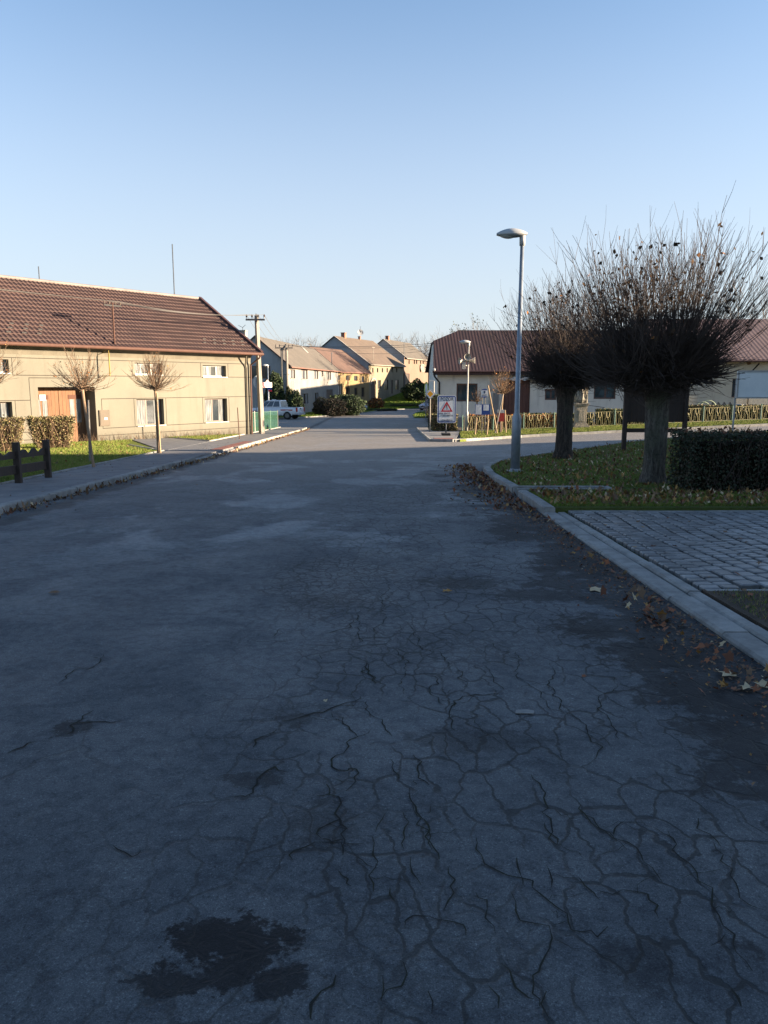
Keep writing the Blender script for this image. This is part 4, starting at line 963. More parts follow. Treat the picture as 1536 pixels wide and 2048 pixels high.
# ---------------------------------------------------------------- unseen stand-in houses, added and shaped to throw the long shadows
def standin_house(label, P0, P1, zb, ze, hw, zr, wall=m_crm, roof=m_rtan, wz=1.0):
    L = (Vector(P1)-Vector(P0)).length; n = max(1, int(L/4)); wins = [(L*(i+.5)/n-.5, L*(i+.5)/n+.5, zb+wz, min(ze-.3, zb+wz+1.2)) for i in range(n)]
    return house('farmhouse', label, 'house', P0, P1, zb, ze, hw, zr, wall, roof, wins, m_frameb, gutter=m_brown, group='unseen stand-in farmhouses for the shadows', detail=True)
standin_house('unseen stand-in barn-like farmhouse, its broad gable shaped to shade the street', (32.0, 3.5), (44, 3.5), 0, 4.0, 13.7, 8.2)
def rev_standin_house(label, x, y0, y1, zb, ze, hw, zr, **k):   # facade facing -X
    return standin_house(label, (x, y1), (x, y0), zb, ze, hw, zr, **k)
rev_standin_house('tall unseen stand-in farmhouse shading the near end of the road', 20.5, -34, 17.0, 0, 4.0, 5.2, 6.6)
standin_house('low unseen stand-in barn behind the maroon-roofed corner house, shading the crossing', (6.5, 64.5), (24, 64.5), -1.7, 2.0, 5.8, 4.6, wall=m_old, roof=m_rgrey)
rev_standin_house('unseen stand-in farmhouse throwing the shadow on the grey two-storey house', 15.5, 85, 110.5, -2.2, 2.6, 4.6, 6.4, roof=m_rgrey)
rev_standin_house('lower unseen stand-in farmhouse throwing the shadow on the yellow house', 15.5, 112, 124.5, -2.2, 2.6, 4.4, 5.9)
standin_house('gable-fronted unseen stand-in farmhouse throwing the shadow on the cream house', (16, 126.5), (28, 126.5), -1.5, 3.6, 7.6, 9.0, roof=m_rred)
# ================================================================== VEGETATION
def barkmat(name, c1, c2, c3):
    k = NT(name); v = k.noise(5, 7, .7, vec=k.scale(k.pos, (5, 5, .8)), dist=.5); c = k.mix(k.mapr(v, .38, .6), c2, c1)
    c = k.mix(k.mapr(k.noise(1.6, 4, .6), .5, .68, 0, .7), c, c3); c = k.mix(k.mapr(k.noise(28, 3, .7), .3, .5, .6, 0), c, (c2[0]*.5, c2[1]*.5, c2[2]*.5, 1))
    k.l(c, k.b.inputs['Base Color']); k.b.inputs['Roughness'].default_value = .95; k.b.inputs['Specular IOR Level'].default_value = .12; k.bump(v, 1.0, .07); return k.m
m_bark = barkmat('bark', (.085, .070, .058, 1), (.035, .030, .026, 1), (.065, .075, .05, 1))
m_barkg = barkmat('bark_grey', (.155, .145, .125, 1), (.055, .05, .045, 1), (.09, .10, .07, 1))
m_twigd = M('twig_dark', (.075, .058, .050, 1), (.050, .040, .035, 1), 3, .9, 0, spec=.15)
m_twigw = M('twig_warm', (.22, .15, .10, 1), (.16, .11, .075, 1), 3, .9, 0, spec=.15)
m_twigg = M('twig_grey', (.17, .145, .125, 1), (.12, .105, .09, 1), 3, .9, 0, spec=.15)
m_dead = M('dead_leaf_dark', (.075, .045, .025, 1), (.045, .03, .02, 1), 4, .9, 0, spec=.1, rnd=.4)
m_deadw = M('dead_leaf_orange', (.34, .15, .05, 1), (.22, .10, .04, 1), 4, .9, 0, spec=.1, rnd=.4)
class TW:
    """tapered twig collector (numpy quads, n-sided)"""
    def __init__(s, n=3): s.V = []; s.n = n
    def seg(s, P, Rr):
        P = np.asarray(P, float); Rr = np.asarray(Rr, float); n = s.n
        D = np.empty_like(P); D[1:-1] = P[2:]-P[:-2]; D[0] = P[1]-P[0]; D[-1] = P[-1]-P[-2]
        D /= np.linalg.norm(D, axis=1)[:, None]+1e-9
        ref = np.array([.31, .17, 1.0]) if abs(D[0, 2]) < .9 else np.array([1.0, .2, 0])
        x = np.cross(D, ref); x /= np.linalg.norm(x, axis=1)[:, None]+1e-9; y = np.cross(D, x)
        a = np.arange(n)*2*np.pi/n
        ring = P[:, None, :]+(x[:, None, :]*np.cos(a)[None, :, None]+y[:, None, :]*np.sin(a)[None, :, None])*Rr[:, None, None]
        r2 = np.roll(ring, -1, axis=1)
        q = np.stack([ring[:-1], ring[1:], r2[1:], r2[:-1]], axis=2).reshape(-1, 3); s.V.append(q)
    def build(s, name, mat, parent): return npmesh(name, np.concatenate(s.V), 4, mat, parent=parent)
def unit(v): return v/(np.linalg.norm(v)+1e-9)
def grow(tw, p, d, L, r, steps, bend, jit, rng, r1=None):
    P = [p]; d = unit(np.array(d, float)); 
    for i in range(steps):
        d = unit(d+np.array(bend)+rng.normal(0, jit, 3)); P.append(P[-1]+d*L/steps)
    R_ = np.linspace(r, r1 if r1 is not None else r*.3, steps+1); tw.seg(P, R_); return P, d
def leafquads(C, size, rng, asp=.8):
    n = len(C); a = rng.normal(size=(n, 3)); a /= np.linalg.norm(a, axis=1)[:, None]; b = np.cross(a, rng.normal(size=(n, 3))); b /= np.linalg.norm(b, axis=1)[:, None]
    s = np.asarray(size)*np.ones(n); a = a*s[:, None]/2; b = b*s[:, None]/2*asp
    return np.stack([C-a, C-b*.9+a*.1, C+a, C+b], axis=1).reshape(-1, 3)
def pollard(root, trunk_h, trunk_r, head_r, R_, H_, nshoot, seed, twmat, barkmat, leafmat, nleaf, dense=900, rs=.011, lo=-12, knobs=9, lean=(0, 0), tips=14, tl=1.0, spread=.85, up=.055, kel=(.35, 1.2)):
    rng = np.random.default_rng(seed); ra = random.Random(seed)
    base = np.array(root.location)
    # trunk
    prof = []; m = MB(); n = 14; N = 12; vs = []; fs = []
    for i in range(N+1):
        t = i/N; r = trunk_r*(1.25-.3*min(1, t*6) if t < .16 else .95-.08*math.sin(t*3))*(1+.35*max(0, t-.8)/.2)
        for k in range(n):
            a = 2*math.pi*k/n; rr_ = r*(1+.07*math.sin(a*3+seed+t*2)+.05*math.sin(a*5+t*7)+ra.uniform(-.02, .02))
            vs.append((base[0]+math.cos(a)*rr_+lean[0]*t, base[1]+math.sin(a)*rr_+lean[1]*t, base[2]-.1+(trunk_h+.15)*t))
    for i in range(N):
        for k in range(n): a = i*n+k; b = i*n+(k+1) % n; fs.append((a, b, b+n, a+n))
    fs.append(tuple(range(N*n, (N+1)*n))); m.add(vs, fs); m.build('trunk', barkmat, root, smooth=True)
    top = base+np.array([lean[0], lean[1], trunk_h])
    # knotted limbs
    lb = TW(7); ends = []
    for k in range(knobs):
        az = 2*math.pi*(k+rng.uniform(-.3, .3))/knobs; el = rng.uniform(*kel)
        d = np.array([math.cos(az)*math.cos(el), math.sin(az)*math.cos(el), math.sin(el)])
        P, _ = grow(lb, top-np.array([0, 0, .08]), d, head_r*rng.uniform(.7, 1.1), trunk_r*.42, 5, (0, 0, .08), .12, rng, trunk_r*.30); ends += P[2:]
    lb.build('limbs', barkmat, root)
    # shoots
    tw = TW(3); pts = []
    for k in range(nshoot):
        e = ends[rng.integers(len(ends))]+rng.normal(0, head_r*.10, 3)
        az = rng.uniform(0, 2*math.pi); u_ = rng.uniform(0, 1); el = math.radians(lo+(88-lo)*u_**spread)
        d = np.array([math.cos(az)*math.cos(el), math.sin(az)*math.cos(el), math.sin(el)])
        d = unit(d+unit(e-top+np.array([0, 0, .05]))*.35)
        ch = math.cos(el); sh = max(0, math.sin(el)); env = 1/math.sqrt((ch/R_)**2+(sh/H_)**2)
        L = env*rng.uniform(.72, 1.08)*(1.0-.35*np.linalg.norm(e-top)/max(R_, .1)*ch)
        if rng.random() < .04: L *= 1.22
        r0 = rs*rng.uniform(.7, 1.3)
        P, dd = grow(tw, e, d, L, r0, 8, (0, 0, up+.05*ch), .045, rng, r0*.35); P = np.array(P)
        ns = int(rng.integers(3, 7)*tl)
        for j in range(ns):
            i = rng.integers(2, 8); q = P[i]; dl = unit(P[min(i+1, 8)]-P[i-1]); sd_ = unit(dl+unit(np.cross(dl, rng.normal(size=3)))*rng.uniform(.5, .9)+np.array([0, 0, .2]))
            pp, _ = grow(tw, q, sd_, L*rng.uniform(.10, .28), r0*.5, 3, (0, 0, .12), .07, rng, r0*.22); pts += pp[1:]
        pts += list(P[3:])
    # inner tangle
    for k in range(dense):
        e = ends[rng.integers(len(ends))]+rng.normal(0, head_r*.16, 3); az = rng.uniform(0, 2*math.pi); el = math.radians(rng.uniform(-8, 60))
        d = np.array([math.cos(az)*math.cos(el), math.sin(az)*math.cos(el), math.sin(el)]); grow(tw, e, d, R_*rng.uniform(.14, .40), rs*.75, 4, (0, 0, .06), .14, rng, rs*.3)
    cr = tw.build('crown', twmat, root)
    pts = np.array(pts)
    C = pts[rng.integers(0, len(pts), nleaf)]+rng.normal(0, .03, (nleaf, 3)); cen = top+np.array([0, 0, head_r*.5])
    npmesh('dead_leaves', leafquads(C, rng.uniform(.05, .11, nleaf)*(R_/2.4)**.5, rng), 4, leafmat if isinstance(leafmat, list) else [leafmat], mi=rng.integers(0, len(leafmat), nleaf) if isinstance(leafmat, list) else None, parent=root)
    return cr
def gpt(x, y, dz=0): return Vector((x, y, g(x, y)+dz))
T1 = gnd(1305, 966, .1); t1 = empty('pollard_tree', T1, 'large pollarded tree with a wide bowl of bare upright shoots, beside the clipped hedge', 'tree', 'pollarded trees on the lawn island')
pollard(t1, 1.88, .235, 1.05, 3.05, 2.3, 560, 21, m_twigd, m_barkg, [m_dead]*9+[m_deadw], 420, dense=1700, rs=.0080, lo=2, spread=1.05, up=.075, kel=(.12, .75), knobs=13)
T2 = gnd(1127, 917, .1); t2 = empty('pollard_tree', T2, 'smaller pollarded tree with bare shoots between the street lamp and the notice board', 'tree', 'pollarded trees on the lawn island')
pollard(t2, 2.05, .26, .95, 2.75, 2.45, 380, 5, m_twigd, m_bark, [m_dead]*9+[m_deadw], 260, dense=1500, rs=.0088, lo=2, spread=1.05, up=.075, kel=(.12, .75), knobs=12)
# dense fibrous core of the two pollards: packed short twigs
for root_, T_, hgt, rr_, sd_ in ((t1, T1, 1.88, 1.35, 3), (t2, T2, 2.05, 1.2, 4)):
    rng = np.random.default_rng(sd_); tw = TW(3); top = np.array(T_)+np.array([0, 0, hgt+.12])
    for k in range(3000):
        az = rng.uniform(0, 2*math.pi); el = math.radians(rng.uniform(-2, 40)); d = np.array([math.cos(az)*math.cos(el), math.sin(az)*math.cos(el), math.sin(el)])
        st_ = top+d*rng.uniform(.12, .75)*rr_+rng.normal(0, .05, 3); grow(tw, st_, d+rng.normal(0, .35, 3), rng.uniform(.25, .6), .011, 3, (0, 0, .07), .12, rng, .004)
    tw.build('twig_tangle', m_twigd, root_)
def smalltree(px, py, label, h, R_, H_, seed, mats, leaf, n=46, lean=(0, 0), r=.035, group='young pollards in front of the long house', Tp=None, nleaf=70):
    T = Tp or gnd(px, py, .1); t = empty('young_tree', T, label, 'tree', group)
    pollard(t, h, r, .16, R_, H_, n, seed, mats[0], mats[1], leaf, nleaf, dense=60, rs=.0080, lo=-22, knobs=6, lean=lean, tl=1.3, spread=1.15, up=.045); return t, T
W = (m_twigw, M('bark_warm', (.30, .21, .14, 1), (.22, .15, .10, 1), 9, .95, .8, .01))  # warmer, paler bark for the young trees
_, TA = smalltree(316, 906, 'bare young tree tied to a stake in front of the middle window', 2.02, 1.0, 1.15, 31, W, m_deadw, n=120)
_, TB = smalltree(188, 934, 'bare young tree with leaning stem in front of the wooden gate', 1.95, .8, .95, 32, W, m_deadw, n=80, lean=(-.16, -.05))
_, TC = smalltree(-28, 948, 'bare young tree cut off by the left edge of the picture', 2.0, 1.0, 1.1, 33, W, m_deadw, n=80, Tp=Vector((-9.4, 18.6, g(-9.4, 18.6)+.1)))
def stake(p, q, label, r=.03, mat=None, group='tree stakes'):
    m = MB(); m.tube([p, q], [r, r*.85], 7); tag(m.build('tree_stake', mat or m_stake), label, 'stake', group)
m_stake = M('stake_wood', (.38, .27, .16, 1), (.28, .20, .12, 1), 9, .9, .5)
m_stakeg = M('stake_grey', (.20, .19, .18, 1), (.13, .125, .12, 1), 9, .9, .5)
stake(gpt(TA.x+.09, TA.y-.05), at(313, 786, TA.y), 'wooden stake tied to the tree in front of the middle window', .035)
stake(gnd(181, 930), at(176, 800, gnd(181, 930).y), 'grey upright stake beside the leaning young tree', .035, m_stakeg)
rp_ = gnd(479, 882); m = MB(); m.tube([rp_, at(475, 815, rp_.y)], .022, 6); tag(m.build('metal_rod', m_brown), 'thin rusty rod stuck in the grass by the house corner', 'rod')

# bare background trees
def baretree(x, y, z, h, sp, seed, label, mat, n=7, name='bare_tree', dens=1.0, leaf=None):
    rng = np.random.default_rng(seed); root = empty(name, (x, y, z), label, 'tree', 'bare trees beyond the roofs'); tw = TW(3); tk = TW(6)
    P, d = grow(tk, np.array([x, y, z-.3]), (0, 0, 1), h*.42, h*.022, 5, (0, 0, .05), .05, rng, h*.014); tk.build('trunk', m_bark, root)
    tips = []
    def br(p, d, L, r, lvl):
        P, dd = grow(tw, p, d, L, r, 4, (0, 0, .06), .11, rng, r*.55)
        if lvl == 0: tips.extend(P[1:]); return
        k = rng.integers(3, 5) if lvl > 1 else int(5*dens)
        for i in range(k):
            q = P[rng.integers(2, 5)]; s_ = unit(dd+unit(np.cross(dd, rng.normal(size=3)))*rng.uniform(.4, .85)*sp); br(q, s_, L*rng.uniform(.55, .8), r*.5, lvl-1)
    for i in range(n):
        q = P[rng.integers(2, 6)]; az = 2*math.pi*i/n+rng.uniform(-.4, .4); s_ = np.array([math.cos(az)*.6*sp, math.sin(az)*.6*sp, 1]); br(q, s_, h*.30, h*.009, 3)
    tw.build('crown', mat, root)
    if leaf: C = np.array(tips); C = C[rng.integers(0, len(C), leaf)]; npmesh('foliage', leafquads(C+rng.normal(0, .15, C.shape), .22, rng), 4, M('olive_leaf', (.07, .08, .04, 1), (.05, .055, .03, 1), 2, .9, 0), parent=root)
def bt(px, pytop, Y, seed, label, mat=None, sp=1.0, z0=0, wid=1, leaf=None):
    p = at(px, pytop, Y); baretree(p.x, Y, z0, p.z-z0, sp, seed, label, mat or m_twigg, leaf=leaf)
for i, (px, py, Y, lab, s_, lf) in enumerate(((582, 665, 165, 'bare grey tree, left one above the grey house roof', 1.1, None), (612, 663, 168, 'bare grey tree, middle one above the grey house roof', 1.1, None), (642, 668, 172, 'bare grey tree, right one above the grey house roof', 1.1, None),
     (800, 663, 190, 'bare tree rising behind the ridge of the farthest house', 1.1, None), (832, 672, 185, 'smaller bare tree right of the farthest house roof', 1.1, None), (872, 655, 120, 'bare tree with fine twigs left of the maroon roof', 1.1, None), (893, 650, 100, 'tallest bare tree close behind the maroon half-hip', 1.0, None),
     (942, 634, 120, 'dark leafy-looking tree above the maroon roof', 1.0, 900), (975, 628, 110, 'pale bare tree above the maroon roof, left of the street lamp', 1.0, None),
     (1500, 545, 75, 'bare tree behind the mauve roof at the right edge', 1.1, None), (1420, 590, 80, 'bare tree behind the mauve roof, half hidden by the big pollard', 1.1, None))):
    bt(px, py, Y, 100+i, lab, sp=s_, leaf=lf)

# hedges
def hedge(name, lo, hi, n, size, mats, label, cat='hedge', group=None, rough=.06, taper=.0, bottom=0, seed=1, rz=0, origin=None, stems=0, core=None, bulge=0):
    """clipped hedge made of a twiggy core and many leaves; lo,hi local box"""
    rng = np.random.default_rng(seed); lo = np.array(lo, float); hi = np.array(hi, float); o3 = np.array(origin)
    root = empty(name, origin, label, cat, group); S = hi-lo
    U3 = rng.uniform(0, 1, (n, 3)); ax = rng.integers(0, 5, n); A = np.array([S[1]*S[2], S[1]*S[2], S[0]*S[2], S[0]*S[1]*1.3, S[0]*S[2]]); ax = rng.choice(5, n, p=A/A.sum())
    dep = np.abs(rng.normal(0, rough, n))
    U3[:, 0] = np.where(ax == 0, dep/S[0], np.where(ax == 1, 1-dep/S[0], U3[:, 0])); U3[:, 1] = np.where(ax == 2, dep/S[1], np.where(ax == 4, 1-dep/S[1], U3[:, 1])); U3[:, 2] = np.where(ax == 3, 1-dep/S[2]*.8, U3[:, 2])
    C = lo+U3*S; C += rng.normal(0, rough*.35, C.shape)
    ph = np.sin(C[:, 0]*4.3+seed)*np.cos(C[:, 2]*5.1)*.03+np.sin(C[:, 1]*6)*.02; C[:, 1] += ph
    if bottom: keep = rng.random(n) < np.clip((U3[:, 2]-.02)/bottom, .12, 1); C = C[keep]
    if taper: f = 1-taper*(1-(C[:, 2]-lo[2])/S[2]); mid = (lo+hi)/2; C[:, 0] = mid[0]+(C[:, 0]-mid[0])*f; C[:, 1] = mid[1]+(C[:, 1]-mid[1])*f
    ca, sa = math.cos(rz), math.sin(rz); X = C[:, 0]*ca-C[:, 1]*sa; Yv = C[:, 0]*sa+C[:, 1]*ca; C = np.stack([X, Yv, C[:, 2]], 1)+o3
    nn = len(C); npmesh('foliage', leafquads(C, rng.uniform(size*.6, size*1.3, nn), rng), 4, mats, mi=rng.integers(0, len(mats), nn), parent=root)
    tw = TW(3); k = stems or int(n*.05)
    for i in range(k):
        p = lo+rng.uniform(0, 1, 3)*S*np.array([.9, .9, .15])+S*np.array([.05, .05, 0]); 
        if taper: mid = (lo+hi)/2; p[0] = mid[0]+(p[0]-mid[0])*(1-taper); p[1] = mid[1]+(p[1]-mid[1])*(1-taper)
        p = np.array([p[0]*ca-p[1]*sa, p[0]*sa+p[1]*ca, p[2]])+o3; grow(tw, p, (rng.normal(0, .25), rng.normal(0, .25), 1), S[2]*rng.uniform(.75, 1.0), .007, 4, (0, 0, .02), .12, rng, .003)
    tw.build('stems', m_twigd if core is None else core, root)
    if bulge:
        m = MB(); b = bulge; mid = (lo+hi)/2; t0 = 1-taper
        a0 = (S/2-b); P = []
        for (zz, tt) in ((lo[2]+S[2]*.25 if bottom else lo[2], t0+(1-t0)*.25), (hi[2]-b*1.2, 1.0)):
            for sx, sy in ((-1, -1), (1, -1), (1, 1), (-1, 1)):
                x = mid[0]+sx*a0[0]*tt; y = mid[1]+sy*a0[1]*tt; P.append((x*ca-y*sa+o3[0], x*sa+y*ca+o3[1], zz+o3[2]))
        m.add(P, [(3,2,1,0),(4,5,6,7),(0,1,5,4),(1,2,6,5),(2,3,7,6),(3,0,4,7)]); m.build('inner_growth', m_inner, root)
    return root
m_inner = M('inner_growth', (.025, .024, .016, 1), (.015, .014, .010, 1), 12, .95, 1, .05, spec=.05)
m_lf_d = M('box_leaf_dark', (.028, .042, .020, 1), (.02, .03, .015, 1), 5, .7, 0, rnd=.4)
m_lf_b = M('box_leaf_brown', (.055, .045, .025, 1), (.04, .03, .02, 1), 5, .8, 0, rnd=.4)
m_lf_o = M('leaf_olive', (.17, .15, .06, 1), (.12, .11, .045, 1), 5, .8, 0, rnd=.35)
m_lf_t = M('leaf_tan', (.26, .18, .10, 1), (.19, .13, .075, 1), 5, .8, 0, rnd=.35)
m_lf_g = M('leaf_green', (.06, .095, .03, 1), (.045, .07, .025, 1), 5, .8, 0, rnd=.35)
HB = gnd(1372, 1000, .1)
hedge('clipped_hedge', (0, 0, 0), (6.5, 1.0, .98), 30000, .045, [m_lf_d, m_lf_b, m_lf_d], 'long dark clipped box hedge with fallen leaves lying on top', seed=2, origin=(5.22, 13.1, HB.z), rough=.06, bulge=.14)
la = Vector(F.p(F.hit(45, 880)[0], 0, -2.2)); lb_ = Vector(F.p(F.hit(143, 880)[0], 0, -2.2))
def hz(v): return g(v.x, v.y)+.08
ang = math.atan2(fu.y, fu.x)
h0 = gnd(62, 903); 
hedge('clipped_hedge', (-.0, -.33, 0), (1.5, .33, 1.12), 7500, .06, [m_lf_o, m_lf_t, m_lf_o], 'shorter twiggy clipped hedge in front of the wooden gate', group='olive hedges before the long house', seed=3, rz=ang*.62, origin=(h0.x-.02, h0.y+.0, h0.z+.05), taper=.22, bottom=.75, rough=.09, core=m_twigw, bulge=.2)
h1 = gnd(-62, 912)
hedge('clipped_hedge', (-.0, -.33, 0), (1.55, .33, 1.10), 7500, .06, [m_lf_t, m_lf_o, m_lf_o], 'twiggy clipped hedge running out of the picture at the left edge', group='olive hedges before the long house', seed=4, rz=ang*.62, origin=(h1.x+.05, h1.y+.1, h1.z+.05), taper=.22, bottom=.75, rough=.09, core=m_twigw, bulge=.2)
hedge('clipped_hedge', (0, 0, 0), (1.45, .8, .95), 6000, .07, [m_lf_o, m_lf_t, m_lf_g], 'small olive hedge behind the warning sign', seed=5, origin=(2.85, 45.4, g(3.4, 45.5)+.1), rough=.06, bulge=.15)
hedge('shrub', (0, 0, 0), (.62, .7, 2.2), 3600, .09, [m_lf_d, m_lf_g], 'dark upright shrub left of the warning sign', 'shrub', seed=6, origin=(2.75, 47.2, g(3, 47)), rough=.09, bulge=.16)
hedge('clipped_hedge', (0, 0, 0), (4.6, .7, .85), 6500, .10, [m_lf_g, m_lf_d, m_lf_o], 'low green hedge behind the loop fence, left of the statue', seed=7, origin=(7.9, 46.2, g(9, 46)+.08), rough=.09, bulge=.2)
hedge('clipped_hedge', (0, 0, 0), (3.0, .7, .95), 6500, .10, [m_lf_g, m_lf_o, m_lf_o], 'green hedge behind the loop fence, right of the statue', seed=8, origin=(12.8, 46.3, g(13, 46)+.08), rough=.08, bulge=.2)
hedge('clipped_hedge', (0, 0, 0), (9.0, .7, .95), 12000, .10, [m_lf_g, m_lf_o, m_lf_t], 'long trimmed hedge behind the fence under the right-hand cottage', seed=9, origin=(17.0, 46.9, g(19, 46)+.08), rough=.08, bulge=.2)
m_or = M('beech_leaf_orange', (.42, .17, .04, 1), (.30, .11, .03, 1), 4, .8, 0, rnd=.4)
hedge('beech_shrub', (0, 0, 0), (4.0, .5, .85), 3600, .11, [m_or, m_deadw, m_lf_t], 'low orange-brown beech shrubs behind the loop fence', 'shrub', seed=10, origin=(5.0, 45.75, g(7, 46)+.08), rough=.12, bulge=0)
hedge('beech_shrub', (0, 0, 0), (1.4, .5, .75), 1200, .11, [m_or, m_deadw, m_lf_t], 'patch of orange leaves behind the fence, right of the big street lamp', 'shrub', seed=20, origin=(9.0, 45.6, g(9.5, 46)+.08), rough=.12, bulge=0)
# blob shrubs
def blob(name, c, rad, n, size, mats, label, cat='shrub', seed=1, group=None, pw=.5, squash=0, core=True):
    rng = np.random.default_rng(seed); root = empty(name, (c[0], c[1], c[2]), label, cat, group); c = np.array(c, float)+np.array([0, 0, rad[2]*(1-squash)])
    d = rng.normal(size=(n, 3)); d /= np.linalg.norm(d, axis=1)[:, None]
    lump = 1+.16*np.sin(d[:, 0]*5+seed)*np.sin(d[:, 1]*4+2*seed)+.12*np.sin(d[:, 2]*7+seed)*np.cos(d[:, 0]*6)
    C = c+d*np.array(rad)*(lump*rng.uniform(.62, 1.05, n)**pw)[:, None]
    C = C[C[:, 2] > root.location.z-.02]; npmesh('foliage', leafquads(C, rng.uniform(size*.6, size*1.4, len(C)), rng), 4, mats, mi=rng.integers(0, len(mats), len(C)), parent=root)
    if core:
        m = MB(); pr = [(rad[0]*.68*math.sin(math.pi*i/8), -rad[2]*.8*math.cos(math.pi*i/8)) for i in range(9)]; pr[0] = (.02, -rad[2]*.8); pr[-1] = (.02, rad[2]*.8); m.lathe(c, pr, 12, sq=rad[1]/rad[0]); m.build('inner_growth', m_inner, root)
    return root
def Lp(px, py, Y): p = at(px, py, Y); return p
q = at(559, 800, 82); blob('conifer_shrub', (q.x, 78.6, g(q.x, 78)-.1), (.95, .9, 2.25), 8000, .16, [m_lf_d, m_lf_g], 'tall dark conifer behind the pickup, its right top lit gold', seed=2)
q = at(580, 800, 80); blob('conifer_shrub', (q.x+.15, 78.2, g(q.x, 78)-.1), (.5, .5, 1.5), 3000, .15, [m_lf_d, m_lf_o], 'olive conifer shrub leaning behind the twin concrete poles', seed=12)
q = at(596, 800, 77); blob('conifer_shrub', (q.x-.25, 77.2, g(q.x, 77)-.05), (.72, .7, 1.35), 5000, .12, [m_lf_d, m_lf_g], 'small egg-shaped conifer right of the twin concrete poles', seed=3)
q = at(652, 800, 81); blob('sprawling_shrub', (q.x+.2, 82.0, g(q.x, 82)-.1), (1.8, 1.5, 1.0), 7000, .14, [m_lf_d, m_lf_b, m_twigd], 'dark leafless sprawling shrub behind the hydrant', seed=4)
q = at(690, 800, 84); blob('sprawling_shrub', (q.x, 84.5, g(q.x, 84)-.1), (2.2, 1.6, 1.15), 9000, .14, [m_lf_d, m_lf_g], 'wide dark green juniper in front of the yellow house', seed=5)
q = at(752, 800, 112); blob('reddish_shrub', (q.x, 111.5, g(q.x, 112)), (1.1, .8, .8), 1500, .2, [m_lf_b, m_dead, m_deadw], 'low reddish shrub at the foot of the cream house', seed=6, core=False)
q = at(832, 790, 128); blob('round_shrub', (q.x, 128, g(q.x, 128)-.2), (2.1, 1.8, 1.7), 6000, .25, [m_lf_d, m_lf_g], 'round dark shrub on the lawn before the farthest house', seed=7)
hedge('low_hedge', (0, 0, 0), (8.6, .7, .4), 3400, .14, [m_lf_d, m_lf_g, m_lf_b], 'low dark hedge along the top of the far lawn', seed=13, origin=(1.0, 121.0, g(5, 121)), rough=.1, bulge=.15)
hedge('low_hedge', (0, 0, 0), (8.2, .5, .28), 3000, .12, [m_lf_d, m_lf_g, m_lf_b], 'low dark planting along the kerb beside the small parked car', seed=14, origin=(-5.2, 99.0, g(-2, 100)), rough=.1, bulge=.12, rz=.55)

# ================================================================== POLES, LAMPS, WIRES
m_conc = M('pole_concrete', (.27, .245, .21, 1), (.20, .18, .155, 1), 3, .85, .4, .005)
m_lampg = M('lamp_pole_zinc', (.26, .30, .34, 1), (.19, .22, .26, 1), 5, .45, .15, .003, metal=.35, spec=.5)
m_head = M('lamp_head_grey', (.42, .43, .43, 1), (.34, .35, .36, 1), 4, .45, .1, .002)
m_lens = M('lamp_lens', (.62, .63, .60, 1), (.52, .54, .53, 1), 6, .15, .0, spec=.8)
m_steel = M('line_steel', (.10, .105, .11, 1), (.07, .07, .075, 1), 5, .6, .2)
def street_lamp(base, H, label, head_dir=(-1, 0, 0), rlo=.095, rhi=.06, sleeve=1.25, head=True, lean=0, mat=None, group=None, hs=1.0):
    mat = mat or m_lampg; root = empty('street_lamp', base, label, 'street lamp', group); b = Vector(base); m = MB()
    tp = b+Vector((lean, 0, H)); sv = b+Vector((lean*sleeve/H, 0, sleeve))
    m.tube([b, sv, sv+Vector((0, 0, .12)), tp], [rlo, rlo, rhi, rhi*.72], 14); m.build('pole', mat, root, smooth=True)
    m = MB(); m.lathe(b-Vector((0, 0, .02)), [(rlo*1.9, 0), (rlo*1.9, .035), (rlo*1.15, .05), (rlo*1.1, .09)], 16); m.build('base_flange', mat, root)
    d = Vector(head_dir).normalized(); sd = Vector((-d.y, d.x, 0)); L = .66*hs
    def shell(z0, z1, off, lo):   # half almond: list of rings along d
        mm = MB(); N = 14; n = 14; vs = []; fs = []
        for i in range(N+1):
            t = i/N; w = .165*hs*math.sin(math.pi*min(1, max(0, .04+.92*t)))**.62; hh = z1*math.sin(math.pi*min(1, .05+.9*t))**.75
            for k in range(n+1):
                a = math.pi*k/n; vs.append(tp+d*(off+L*t)+sd*(math.cos(a)*w)+Vector((0, 0, z0+math.sin(a)*hh*(1 if not lo else -1))))
        for i in range(N):
            for k in range(n): a = i*(n+1)+k; q = (a, a+1, a+n+2, a+n+1); fs.append(q if lo else q[::-1])
        mm.add(vs, fs); return mm
    if head:
        h = shell(.10, .125*hs, -.10, False).build('lamp_head', m_head, root, smooth=True); e = MB(); 
        shell(.10, .07*hs, -.10, True).build('housing_bottom', m_head, h, smooth=True)
        mm = MB(); vs = []; N = 10; n = 10; fs = []
        for i in range(N+1):
            t = i/N; w = .135*hs*math.sin(math.pi*(.06+.88*t))**.6; hh = .085*hs*math.sin(math.pi*(.06+.88*t))**.8
            for k in range(n+1): a = math.pi*k/n; vs.append(tp+d*(.10+L*.62*t)+sd*(math.cos(a)*w)+Vector((0, 0, .098-math.sin(a)*hh-.004)))
        for i in range(N):
            for k in range(n): a = i*(n+1)+k; fs.append((a, a+1, a+n+2, a+n+1))
        mm.add(vs, fs); mm.build('lens', m_lens, h, smooth=True)
        nk = MB(); nk.tube([tp-Vector((0, 0, .14)), tp+Vector((0, 0, .07))], [.062*hs, .066*hs], 12); nk.build('neck', m_head, root, smooth=True)
    return root, tp
LB = gnd(1030, 943, .1)
street_lamp(LB, at(1045, 478, LB.y).z-LB.z, 'tall grey street lamp on the lawn corner, nearest to the camera', rlo=.105, rhi=.058, sleeve=1.22, lean=.02, head_dir=(-1, .1, 0))
